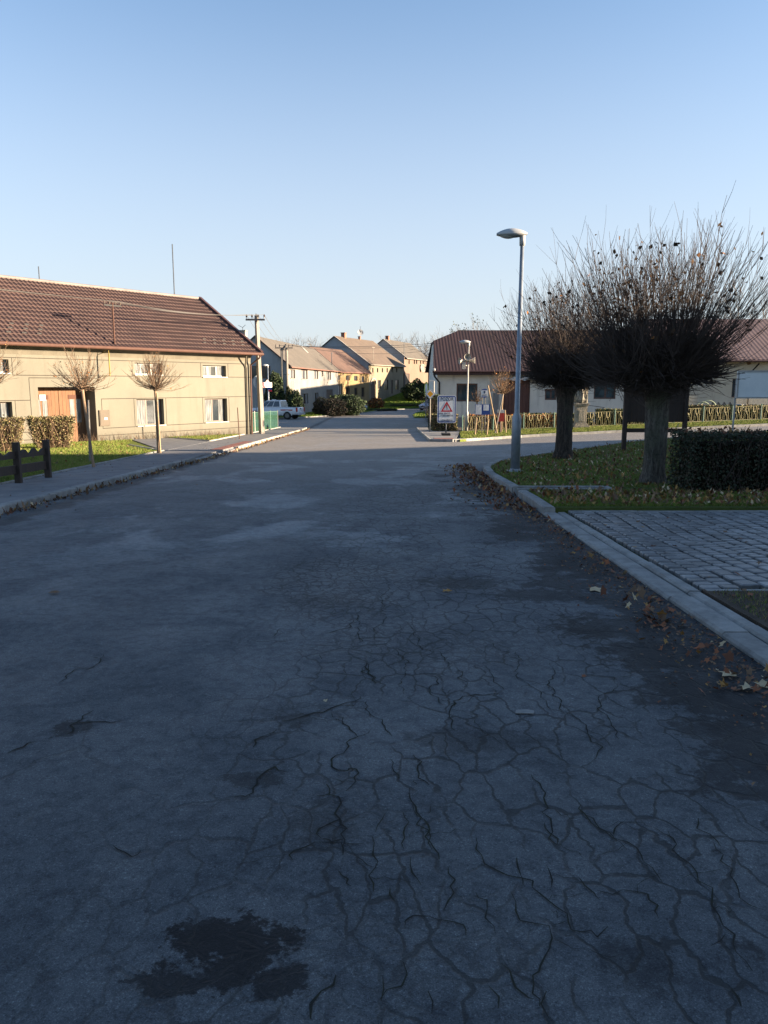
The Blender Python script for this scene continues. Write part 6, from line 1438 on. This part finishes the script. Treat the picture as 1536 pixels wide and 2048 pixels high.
# statue on pedestal
stY = 44.0; sx0 = at(1160, 850, stY).x; sbz = g(sx0, stY)+.08; m_stone = M('sandstone', (.36, .31, .23, 1), (.20, .19, .16, 1), 4, .9, 1.0, .03, fine=18)
sr_ = empty('statue', (sx0, stY, sbz), 'weathered sandstone statue on a tall pedestal behind the lit lawn', 'statue')
zp = at(1160, 806, stY).z-sbz
m = MB(); 
for (w, a, b) in ((.86, 0, .16), (.72, .16, .26), (.58, .26, zp-.16), (.70, zp-.16, zp-.08), (.78, zp-.08, zp)): m.box(sx0, stY, sbz+(a+b)/2, w, w, b-a)
m.box(sx0, stY-.30, sbz+zp*.5, .34, .02, zp*.45); m.build('pedestal', m_stone, sr_, bevel=.015)
# figure: robed kneeling/standing saint grown as one skinned body
zf_ = sbz+zp
def skinned(name, V, E, Rr, mat, parent, lvl=2):
    off = rootloc(parent); me = bpy.data.meshes.new(name); me.from_pydata([Vector(v)-off for v in V], E, []); o = bpy.data.objects.new(name, me); link(o); o.parent = parent
    s = o.modifiers.new('s', 'SKIN'); 
    for i, r in enumerate(Rr): me.skin_vertices[0].data[i].radius = (r if hasattr(r, '__len__') else (r, r))
    me.skin_vertices[0].data[0].use_root = True
    b = o.modifiers.new('sub', 'SUBSURF'); b.levels = lvl; b.render_levels = lvl; me.materials.append(mat); return o
def ob(o): return o
fx_, fy_ = sx0, stY
def sv(x, y, z): return (fx_+x, fy_+y, zf_+z)
me_tmp = None
V = [sv(0, 0, .62), sv(0, 0, .38), sv(0, .02, .06), sv(0, -.02, .88), sv(0, -.03, 1.10), sv(.02, -.04, 1.22), sv(.03, -.05, 1.36), sv(-.2, -.02, 1.06), sv(-.27, -.12, .82), sv(-.08, -.24, .86), sv(.2, -.02, 1.06), sv(.28, -.08, .84), sv(.26, -.22, 1.0), sv(.14, -.12, .08), sv(-.2, .02, .1)]
E = [(0, 1), (1, 2), (0, 3), (3, 4), (4, 5), (5, 6), (4, 7), (7, 8), (8, 9), (4, 10), (10, 11), (11, 12), (1, 13), (1, 14)]
RS = [.20, .24, .30, .19, .16, .075, .125, .10, .075, .05, .10, .07, .05, .16, .2]
def skinned(name, V, E, Rr, mat, parent, lvl=2):
    off = rootloc(parent); me = bpy.data.meshes.new(name); me.from_pydata([Vector(v)-off for v in V], E, []); o = bpy.data.objects.new(name, me); link(o); o.parent = parent
    bm = bmesh.new(); bm.from_mesh(me); lay = bm.verts.layers.skin.verify()
    for i, v in enumerate(bm.verts): v[lay].radius = (Rr[i], Rr[i]); v[lay].use_root = (i == 0)
    bm.to_mesh(me); bm.free()
    o.modifiers.new('s', 'SKIN'); b = o.modifiers.new('sub', 'SUBSURF'); b.levels = lvl; b.render_levels = lvl; me.materials.append(mat); return o
skinned('figure', V, E, RS, m_stone, sr_)
m = MB(); m.tube([sv(.30, -.22, .1), sv(.27, -.22, 1.55)], .022, 6); m.build('staff', m_stone, sr_)
m = MB()
for k in range(7):
    a = k*.9; m.tube([sv(math.cos(a)*.2, math.sin(a)*.2-.02, .9), sv(math.cos(a+.3)*.30, math.sin(a+.3)*.28, .45), sv(math.cos(a+.1)*.33, math.sin(a+.1)*.32, .02)], [.03, .055, .07], 6)
m.build('robe_folds', m_stone, sr_, smooth=True)

# hoops and diagonal trellis by the right cottage
hp_ = empty('garden_hoops', (at(1400, 815, 49).x, 49, g(19, 49)), 'pair of pale green hoops standing before the right-hand cottage', 'garden hoops')
for (x0, x1, zt, Y) in ((1386, 1424, 804, 49), (1396, 1436, 801, 49.6)):
    m = MB(); a = at(x0, 822, Y); b = at(x1, 822, Y); c = at((x0+x1)/2, zt, Y); pts = []
    for i in range(21): t = math.pi*i/20; pts.append(Vector(((a.x+b.x)/2-math.cos(t)*(b.x-a.x)/2, Y, a.z-.4+math.sin(t)**.8*(c.z-a.z+.4))))
    pts = [Vector((pts[0].x, Y, g(pts[0].x, Y)))]+pts+[Vector((pts[-1].x, Y, g(pts[-1].x, Y)))]; m.tube(pts, .035, 6); m.build('hoop', M('pale_green', (.36, .42, .28, 1), (.28, .34, .22, 1), 5), hp_)
m = MB(); YT = 50; a = at(1424, 823, YT); b = at(1472, 804, YT); n = 4; W_ = (b.x-a.x)/n
for i in range(n):
    for sg in (0, 1): m.bar((a.x+W_*i, YT+.03*sg, a.z if not sg else b.z), (a.x+W_*(i+1), YT+.03*sg, b.z if not sg else a.z), .05)
    m.bar((a.x+W_*i, YT+.05, g(a.x, YT)), (a.x+W_*i, YT+.05, b.z), .05)
tag(m.build('trellis', m_steel), 'dark diagonal lattice trellis right of the green hoops', 'trellis')
m = MB(); q = at(1478, 812, 49); m.lathe((q.x, 49, g(q.x, 49)), [(.26, 0), (.3, .1), (.3, .98), (.27, 1.02)], 14); tag(m.build('rain_barrel', m_lampg), 'blue-grey barrel beside the trellis', 'barrel')

# ================================================================== VEHICLES
m_cw = M('car_white', (.66, .67, .68, 1), (.62, .63, .64, 1), 3, .3, 0, coat=.5); m_csil = M('car_silver', (.36, .42, .50, 1), (.33, .38, .46, 1), 3, .3, 0, metal=.3, coat=.5); m_cdk = M('car_dark', (.05, .06, .08, 1), (.04, .05, .065, 1), 3, .3, 0, coat=.5)
m_tyre = M('tyre', (.018, .018, .018, 1), None, 8, .85); m_rim = M('rim', (.14, .145, .15, 1), None, 8, .35, 0, metal=.6); m_cgl = M('car_glass', (.03, .045, .06, 1), (.02, .03, .04, 1), 3, .08, 0, spec=.8); m_trim = M('black_trim', (.03, .03, .03, 1), None, 8, .6)
m_lred = M('tail_lamp', (.45, .03, .02, 1), None, 8, .25, 0); m_lclr = M('head_lamp', (.6, .62, .65, 1), None, 8, .15, 0)
def car(name, label, pos, heading, body, stations, wheels, wr, hw, cabin, lights, paint, extra=None, cat='car'):
    """local +X is the front; body loft of stations (x, zlo, zbelt, hw) and cabin (x0,x1,x2,x3,zbelt,zroof)"""
    root = empty(name, pos, label, cat); ca, sa = math.cos(heading), math.sin(heading); P0_ = Vector(pos)
    def T(x, y, z): return Vector((P0_.x+x*ca-y*sa, P0_.y+x*sa+y*ca, P0_.z+z))
    m = MB(); n = len(stations); vs = []
    for x, zl, zb, w in stations:
        for (y, z) in ((-w*.92, zl), (-w, zl+.12), (-w, (zl+zb)*.5+.05), (-w*.95, zb-.05), (-w*.86, zb), (w*.86, zb), (w*.95, zb-.05), (w, (zl+zb)*.5+.05), (w, zl+.12), (w*.92, zl)): vs.append(T(x, y, z))
    fs = []
    for i in range(n-1):
        for k in range(10): a = i*10+k; b = i*10+(k+1) % 10; fs.append((a, b, b+10, a+10))
    fs += [tuple(range(10))[::-1], tuple(range((n-1)*10, n*10))]; m.add(vs, fs); bo = m.build('body', paint, root)
    bm = bmesh.new(); bm.from_mesh(bo.data); bmesh.ops.recalc_face_normals(bm, faces=bm.faces[:]); bm.to_mesh(bo.data); bm.free(); bo.data.polygons.foreach_set('use_smooth', [True]*len(bo.data.polygons)); 
    x0, x1, x2, x3, zb, zr = cabin; wb, wt = hw*.92, hw*.74
    B = [(x0, -wb, zb), (x0, wb, zb), (x3, wb, zb), (x3, -wb, zb)]; Tt = [(x1, -wt, zr), (x1, wt, zr), (x2, wt, zr), (x2, -wt, zr)]
    m = MB(); m.add([T(*v) for v in B+Tt], [(0, 1, 2, 3), (7, 6, 5, 4), (1, 0, 4, 5), (2, 1, 5, 6), (3, 2, 6, 7), (0, 3, 7, 4)]); cb_ = m.build('cabin', paint, root, bevel=.05)
    def pane(quad, nm='window'):
        c = sum((Vector(q) for q in quad), Vector())/4; nrm = (Vector(quad[1])-Vector(quad[0])).cross(Vector(quad[2])-Vector(quad[0])).normalized(); ctr = Vector(((x0+x3)/2, 0, (zb+zr)/2))
        if nrm.dot(c-ctr) < 0: nrm = -nrm
        m = MB(); m.prism([T(*(Vector(q)+nrm*.004)) for q in quad], (lambda v: v)(T(*(nrm*.012))-T(0, 0, 0))); m.build(nm, m_cgl, cb_)
    def lerp(a, b, t): return Vector(a).lerp(Vector(b), t)
    def sub(q, a, b, c, d):  # quad q = (bl, br, tr, tl); sub-rect in param
        bl, br, tr, tl = q; f = lambda s, t: lerp(lerp(bl, br, s), lerp(tl, tr, s), t); return [f(a, c), f(b, c), f(b, d), f(a, d)]
    for s_ in (0, 1):
        q = (B[0], B[3], Tt[3], Tt[0]) if s_ == 0 else (B[1], B[2], Tt[2], Tt[1])
        for (a, b) in ((.06, .36), (.40, .66), (.70, .95)): pane(sub(q, a, b, .12, .86), 'side_window')
    pane(sub((B[0], B[1], Tt[1], Tt[0]), .07, .93, .12, .88), 'rear_window'); pane(sub((B[3], B[2], Tt[2], Tt[3]), .07, .93, .1, .9), 'windscreen')
    for x in wheels:
        for sd in (-1, 1):
            y = sd*(hw-.10); m = MB(); ax = T(0, sd, 0)-T(0, 0, 0); c = T(x, y, wr); m.tube([c-ax*.11, c-ax*.09, c+ax*.09, c+ax*.11], [wr*.9, wr, wr, wr*.9], 20); w = m.build('wheel', m_tyre, root)
            m = MB(); m.tube([c+ax*.095, c+ax*.118], [wr*.62, wr*.55], 12); m.build('rim', m_rim, w)
            m = MB(); pts = [T(x+math.cos(t)*wr*1.22, sd*(hw+.006), wr+math.sin(t)*wr*1.22) for t in [math.pi*i/12 for i in range(13)]]; m.tube(pts, .035, 5); m.build('wheel_arch', paint if name != 'pickup_truck' else m_csil if False else paint, root)
    for (nm, x, y, z, sx, sy, sz, mt) in lights:
        m = MB(); o = T(x-sx/2, y-sy/2, z-sz/2); m.frame(o, T(sx, 0, 0)-T(0, 0, 0), T(0, sy, 0)-T(0, 0, 0), Vector((0, 0, sz))); m.build(nm, mt, root, bevel=.01)
    return root, T
# pickup seen from its rear left corner
pk = at(600, 840, 71.5); hd = math.atan2(.30, -.954); ppos = Vector((at(574, 838, 72).x, 73.0, g(-8, 73)))
c_ = at(603, 838, 71.8); L_ = 5.2; fr_ = Vector((math.cos(hd), math.sin(hd), 0)); cen = Vector((c_.x, 72.2, 0))+fr_*(L_/2)+Vector((-.1, .2, 0)); cen.z = g(cen.x, cen.y)
st_ = [(-2.55, .55, 1.08, .86), (-2.45, .45, 1.12, .92), (-1.9, .42, 1.12, .93), (-.8, .36, 1.12, .93), (.8, .36, 1.10, .93), (1.5, .38, 1.08, .92), (2.3, .42, 1.0, .88), (2.6, .5, .9, .78)]
lt = [('tail_lamp', -2.53, -.82, .92, .12, .16, .38, m_lred), ('tail_lamp', -2.53, .82, .92, .12, .16, .38, m_lred), ('number_plate', -2.60, 0, .66, .02, .5, .11, m_white), ('rear_bumper', -2.62, 0, .52, .14, 1.6, .16, m_csil), ('tailgate_handle', -2.56, 0, 1.0, .03, .35, .10, m_trim),
      ('side_stripe', -1.55, .935, .88, 1.2, .006, .10, m_lred), ('side_stripe', -1.55, -.935, .88, 1.2, .006, .10, m_lred), ('bed_floor', -1.65, 0, 1.125, 1.5, 1.45, .01, m_trim), ('roof_beacon', .1, .1, 1.80, .35, .2, .06, m_cw), ('head_lamp', 2.58, -.6, .8, .08, .34, .16, m_lclr), ('head_lamp', 2.58, .6, .8, .08, .34, .16, m_lclr)]
car('pickup_truck', 'white double-cab pickup parked behind the green mesh fence', cen, hd, None, st_, (-1.6, 1.6), .38, .93, (-.95, -.80, .55, 1.35, 1.10, 1.76), lt, m_cw, cat='pickup truck')
st2 = [(-2.0, .5, .85, .62), (-1.9, .3, .95, .78), (-1.2, .22, .98, .84), (.6, .22, .95, .84), (1.4, .24, .88, .82), (1.95, .3, .74, .72), (2.05, .38, .62, .6)]
l2_ = [('head_lamp', 1.98, -.56, .64, .12, .32, .15, m_lclr), ('head_lamp', 1.98, .56, .64, .12, .32, .15, m_lclr), ('tail_lamp', -1.98, -.6, .78, .1, .2, .22, m_lred), ('tail_lamp', -1.98, .6, .78, .1, .2, .22, m_lred), ('grille', 2.05, 0, .5, .04, .7, .14, m_trim), ('number_plate', 2.08, 0, .36, .02, .5, .1, m_white)]
c1 = at(857, 815, 107); car('parked_car', 'silver-blue car parked at the far bend left of the corner house', (c1.x+.4, 107, g(c1.x, 107)), R(-128), None, st2, (-1.25, 1.25), .30, .84, (-1.7, -1.1, .1, 1.0, .93, 1.42), l2_, m_csil)
c2 = at(722, 812, 100); car('parked_car', 'dark small car half hidden behind the juniper', (c2.x-.5, 100, g(c2.x, 100)), R(-70), None, st2, (-1.25, 1.25), .30, .84, (-1.7, -1.1, .1, 1.0, .93, 1.42), l2_, m_cdk)
# hydrant
hq_ = gnd(659.5, 830, .1); hz_ = at(659.5, 811, hq_.y).z-hq_.z; m = MB(); s_ = hz_/.9; hr = empty('hydrant', hq_, 'red pillar hydrant on the far lawn', 'hydrant')
m.lathe(hq_, [(.13*s_, 0), (.13*s_, .05*s_), (.085*s_, .07*s_), (.085*s_, .62*s_), (.12*s_, .64*s_), (.12*s_, .70*s_), (.10*s_, .80*s_), (.04*s_, .88*s_), (.03*s_, .92*s_)], 12); m.build('body', m_red2 if False else M('hydrant_red', (.40, .05, .05, 1), (.32, .04, .04, 1), 5), hr)
m = MB(); m.tube([hq_+Vector((-.2*s_, 0, .6*s_)), hq_+Vector((.2*s_, 0, .6*s_))], .06*s_, 8); m.build('outlets', _mats['hydrant_red'], hr)

# ================================================================== GRASS AND LEAVES
def blades(name, pts, h, w, mats, seed, label, cat='grass'):
    rng = np.random.default_rng(seed); n = len(pts); a = rng.uniform(0, 2*np.pi, n); H = h*rng.uniform(.5, 1.3, n); ln = rng.normal(0, .5, (n, 2))*H[:, None]
    dx = np.cos(a)*w/2; dy = np.sin(a)*w/2
    V = np.stack([np.stack([pts[:, 0]-dx, pts[:, 1]-dy, pts[:, 2]], 1), np.stack([pts[:, 0]+dx, pts[:, 1]+dy, pts[:, 2]], 1), np.stack([pts[:, 0]+ln[:, 0], pts[:, 1]+ln[:, 1], pts[:, 2]+H], 1)], 1)
    o = npmesh(name, V.reshape(-1, 3), 3, mats, mi=rng.integers(0, len(mats), n), origin=tuple(pts.mean(0))); return tag(o, label, cat, kind='stuff')
gz = np.vectorize(g)
def inpoly(P, poly):
    x, y = P[:, 0], P[:, 1]; ins = np.zeros(len(P), bool); n = len(poly)
    for i in range(n):
        x0, y0 = poly[i]; x1, y1 = poly[(i+1) % n]; c = ((y0 > y) != (y1 > y)) & (x < (x1-x0)*(y-y0)/(y1-y0+1e-12)+x0); ins ^= c
    return ins
def scatter(poly, n, seed, near=None, cone=(.52, 1.0)):
    rng = np.random.default_rng(seed); P = np.array(poly); lo, hi = P.min(0), P.max(0); out = []
    Q = rng.uniform(lo, hi, (n*3, 2)); Q = Q[inpoly(Q, poly)]
    Q = Q[np.abs(Q[:, 0]) < cone[0]*Q[:, 1]+cone[1]]
    if near: Q = Q[rng.random(len(Q)) < np.clip((near/np.maximum(Q[:, 1], 1))**1.3, 0, 1)]
    return Q[:n]
m_b1 = M('blade_green', (.12, .20, .03, 1), (.09, .15, .025, 1), 2, .8, 0, spec=.15, rnd=.3); m_b2 = M('blade_light', (.17, .21, .038, 1), (.13, .165, .032, 1), 2, .8, 0, spec=.15, rnd=.3); m_b3 = M('blade_dry', (.26, .22, .09, 1), (.2, .16, .07, 1), 2, .9, 0, spec=.1, rnd=.3)
isl1 = [(2.54, 11.38), (14, 11.38), (14, 13.45), (2.54, 13.45)]; isl2 = [(2.52, 14.0), (2.5, 17.2), (2.65, 19.0), (3.1, 20.5), (3.7, 21.75), (5.5, 24.6), (9.3, 29.4), (12.55, 31.5), (18, 33), (18, 14.0)]
Q = np.concatenate([scatter(isl1, 46000, 1, 13), scatter(isl2, 90000, 2, 15)]); Z = gz(Q[:, 0], Q[:, 1])+.095
blades('grass', np.column_stack([Q, Z]), .055, .010, [m_b1, m_b1, m_b2, m_b3], 5, 'shaded grass of the lawn island', 'grass')
ver = [(-7.42, 10), (-7.40, 25.4), (-9.8, 29.2), (w1.x+.1, w1.y-.1), (w1.x-8, w1.y-10.6), (-20, 12)]
Q = scatter(ver, 90000, 3, 20); Z = gz(Q[:, 0], Q[:, 1])+.08
blades('grass', np.column_stack([Q, Z]), .065, .016, [m_b1, m_b2, m_b2, m_b3], 6, 'sunlit grass of the verge before the long house', 'grass')
vs2 = [(-7.45, 33.2), (-7.35, 40.1), (-7.6, 39.8), (-10.1, 36.0), (-9.6, 35.6)]
Q = scatter(vs2, 9000, 4); Z = gz(Q[:, 0], Q[:, 1])+.085; blades('grass', np.column_stack([Q, Z]), .09, .02, [m_b1, m_b2, m_b3], 7, 'grass strip at the foot of the long house wall', 'grass')
rl = [(3.5, 34.4), (5.0, 36.35), (7.1, 37.55), (12.1, 38.65), (20, 40.2), (24, 41), (24, 46), (12, 45.2), (4.5, 44.7), (3.95, 40)]
Q = scatter(rl, 90000, 8); Z = gz(Q[:, 0], Q[:, 1])+.095; blades('grass', np.column_stack([Q, Z]), .07, .022, [m_b2, m_b2, m_b1, m_b3], 8, 'bright sunlit grass in front of the loop fence', 'grass')
lo_ = [(2.75, 0), (2.75, 6.28), (9, 6.28), (9, 0)]
Q = scatter(lo_, 60000, 9, cone=(1, 9)); Z = gz(Q[:, 0], Q[:, 1])+.048; blades('grass', np.column_stack([Q, Z]), .03, .007, [m_b1, m_b3, m_lf_b], 9, 'thin grass beside the setts at the right edge', 'grass')
for pts_, sd_, lab in (([(3.2, 76.2), (3.3, 84), (4, 92), (9, 92), (9, 76.2)], 15, 'grass corner across the junction'),):
    Q = scatter(pts_, 6000, sd_); Z = gz(Q[:, 0], Q[:, 1])+.09; blades('grass', np.column_stack([Q, Z]), .12, .05, [m_b1, m_b2], sd_, lab, 'grass')
fl = [(-9, 74.9), (-3.95, 85.3), (-1.9, 96.2), (-.5, 105.2), (1.5, 111.3), (5, 114.8), (9, 118), (9, 135), (2, 138), (-3, 124), (-7, 110), (-9, 98), (-13, 84)]
Q = scatter(fl, 60000, 16); Z = gz(Q[:, 0], Q[:, 1])+.09; blades('grass', np.column_stack([Q, Z]), .14, .07, [m_b1, m_b2, m_b1], 16, 'grass of the long lawn before the far houses', 'grass')
# dry stems at the wall foot
rng = np.random.default_rng(77); S_ = rng.uniform(LH-10.5, LH-1.2, 170); pts = []
tw = TW(3)
for s_ in S_:
    q = F.p(s_, 0, -rng.uniform(.08, .45)); z = g(q.x, q.y)+.08
    for k in range(2): grow(tw, np.array([q.x, q.y, z]), (rng.normal(0, .35), rng.normal(0, .35), 1), rng.uniform(.15, .42), .006, 3, (0, 0, 0), .15, rng, .003)
o = npmesh('dry_stems', np.concatenate(tw.V), 4, m_twigw); tag(o, 'dry perennial stems along the house wall', 'dry stems', kind='stuff')

# fallen leaves
m_l1 = M('leaf_rust', (.17, .060, .024, 1), (.11, .04, .018, 1), 9, .8, 0, rnd=.5); m_l2 = M('leaf_brown', (.15, .09, .05, 1), (.10, .06, .035, 1), 9, .8, 0, rnd=.5); m_l3 = M('leaf_pale', (.42, .33, .20, 1), (.32, .25, .15, 1), 9, .8, 0, rnd=.3); m_l4 = M('leaf_ochre', (.30, .17, .05, 1), (.22, .12, .035, 1), 9, .8, 0, rnd=.4)
def leaves(name, Q, size, seed, label, probs=(.35, .35, .1, .2), dz=.0, tilt=.5, zf=None):
    rng = np.random.default_rng(seed); n = len(Q); star = []
    for k in range(10): star.append((1.0 if k % 2 == 0 else .5)*(1 if k else .55))
    ang_ = np.arange(10)*2*np.pi/10; base = np.stack([np.cos(ang_)*star, np.sin(ang_)*star], 1)
    V = np.empty((n, 10, 3)); a = rng.uniform(0, 2*np.pi, n); s = size*.62*rng.uniform(.55, 1.25, n); tx = rng.normal(0, tilt, n); ty = rng.normal(0, tilt, n); cu = rng.uniform(-.5, 1.0, n)
    jit = rng.uniform(.75, 1.2, (n, 10)); bx = base[None, :, 0]*jit; by = base[None, :, 1]*jit
    x = (bx*np.cos(a)[:, None]-by*np.sin(a)[:, None])*s[:, None]; y = (bx*np.sin(a)[:, None]+by*np.cos(a)[:, None])*s[:, None]
    z = x*tx[:, None]+y*ty[:, None]+cu[:, None]*(bx**2)*s[:, None]*.8; z -= z.min(1)[:, None]
    zz = (zf(Q) if zf is not None else gz(Q[:, 0], Q[:, 1]))+dz
    V[:, :, 0] = Q[:, 0:1]+x; V[:, :, 1] = Q[:, 1:2]+y; V[:, :, 2] = zz[:, None]+z+.004
    mi = rng.choice(4, n, p=probs); o = npmesh(name, V.reshape(-1, 3), 10, [m_l1, m_l2, m_l3, m_l4], mi=mi, origin=(float(Q[:, 0].mean()), float(Q[:, 1].mean()), float(zz.min()))); return tag(o, label, 'fallen leaves', kind='stuff')
rng = np.random.default_rng(90)
y = 9+(52-9)*rng.random(1800)**1.25; lk = np.interp(y, [p[1] for p in LK], [p[0] for p in LK]); x = lk+.02+np.abs(rng.normal(0, .10, len(y)))*(1+.5*np.sin(y*1.7)**2)
leaves('fallen_leaves', np.column_stack([x, y]), .045, 91, 'brown leaves heaped in the gutter along the left kerb', (.25, .45, .14, .16), tilt=.9)
y = rng.uniform(3, 20.5, 2600); x = 2.30-np.abs(rng.normal(0, .22+.0*y, len(y)))*np.where(y > 11.5, 1.5, .8); keep = (y > 11.5) | (rng.random(len(y)) < .12); x, y = x[keep], y[keep]
leaves('fallen_leaves', np.column_stack([x, y]), .055, 92, 'rusty leaves in the gutter along the right kerb', (.5, .33, .04, .13), tilt=.6)
Q = np.concatenate([scatter(isl1, 2000, 93), scatter(isl2, 4600, 94, 17)]); leaves('fallen_leaves', Q, .054, 95, 'brown and yellow leaves on the shaded lawn island', (.22, .38, .14, .26), dz=.115, tilt=.8)
Q = np.column_stack([rng.uniform(2.7, 4.2, 26), rng.uniform(6.5, 11, 26)]); leaves('fallen_leaves', Q, .06, 96, 'scattered leaves on the cobbled driveway', (.4, .3, .1, .2), dz=.055, tilt=.2)
Q = scatter(lo_, 900, 97, cone=(1, 9)); leaves('fallen_leaves', Q, .055, 98, 'leaves beside the setts at the right edge', (.4, .25, .2, .15), dz=.06, tilt=.4)
Q = np.column_stack([rng.uniform(-5, 2.2, 70), rng.uniform(3, 26, 70)]); leaves('fallen_leaves', Q, .028, 99, 'a few crumbs of leaves scattered over the asphalt', (.2, .2, .45, .15), tilt=.2)
y = rng.uniform(3, 12.5, 2600); x = 2.33-np.abs(rng.normal(0, .26, len(y))); leaves('fallen_leaves', np.column_stack([x, y]), .020, 106, 'dark crumbled leaf dirt in the right gutter', (.3, .6, .02, .08), tilt=.4)
Q = np.column_stack([rng.normal(2.02, .12, 60), rng.uniform(3.9, 6.0, 60)]); leaves('fallen_leaves', Q, .042, 101, 'orange leaf litter in the gutter nearest to the camera', (.62, .1, .08, .2), tilt=.6)
Q = scatter(ver, 260, 102, 20); leaves('fallen_leaves', Q, .06, 103, 'leaves on the verge before the long house', (.3, .4, .1, .2), dz=.12, tilt=.7)
Q = np.column_stack([rng.uniform(-7.3, -5.5, 160), rng.uniform(11, 34, 160)]); leaves('fallen_leaves', Q, .035, 104, 'leaves on the left pavement', (.4, .5, .05, .05), dz=.105, tilt=.3)
Q = np.column_stack([rng.uniform(5.2, 11, 420), rng.uniform(13.2, 14.5, 420)]); leaves('fallen_leaves', Q, .06, 105, 'leaves lying on top of the dark hedge', (.5, .2, .12, .18), dz=1.08, tilt=.7, zf=lambda Q: np.full(len(Q), HB.z-.1))
# single big leaves one can point at
def bigleaf(px, py, s, mat, label, seed):
    rr_ = random.Random(seed); p = gnd(px, py, .004); m = MB(); n = 10; vs = [p+Vector((0, 0, .012))]
    for k in range(n): a = 2*math.pi*k/n+rr_.uniform(-.1, .1); r = s*(1 if k % 2 == 0 else .5)*rr_.uniform(.8, 1.1); vs.append(p+Vector((math.cos(a)*r, math.sin(a)*r, .004+rr_.uniform(0, .02))))
    m.add(vs, [(0, 1+k, 1+(k+1) % n) for k in range(n)]); tag(m.build('maple_leaf', mat), label, 'leaf', 'single leaves on the road')
bigleaf(1190, 1180, .10, m_l3, 'pale yellow maple leaf on the dark damp asphalt', 1); bigleaf(893, 1183, .05, m_l4, 'small ochre leaf in the middle of the road', 2); bigleaf(1458, 1352, .075, m_l3, 'pale leaf by the right kerb, nearest of the pale ones', 3)
bigleaf(1495, 1378, .065, m_l3, 'pale leaf just right of the nearest pale one', 4); bigleaf(1525, 1372, .06, m_l3, 'pale leaf at the very right edge', 5); bigleaf(108, 1187, .06, m_l2, 'curled brown leaf alone on the left of the road', 6)
m = MB(); p = gnd(1050, 1424, .004); m.prism([p+Vector(v) for v in ((-.055, -.022, 0), (.04, -.026, 0), (.052, .008, 0), (.012, .026, 0), (-.045, .016, 0))], (0, 0, .006)); tag(m.build('stone_chip', m_kerb, bevel=.003), 'flat pale stone chip lying on the asphalt', 'stone')
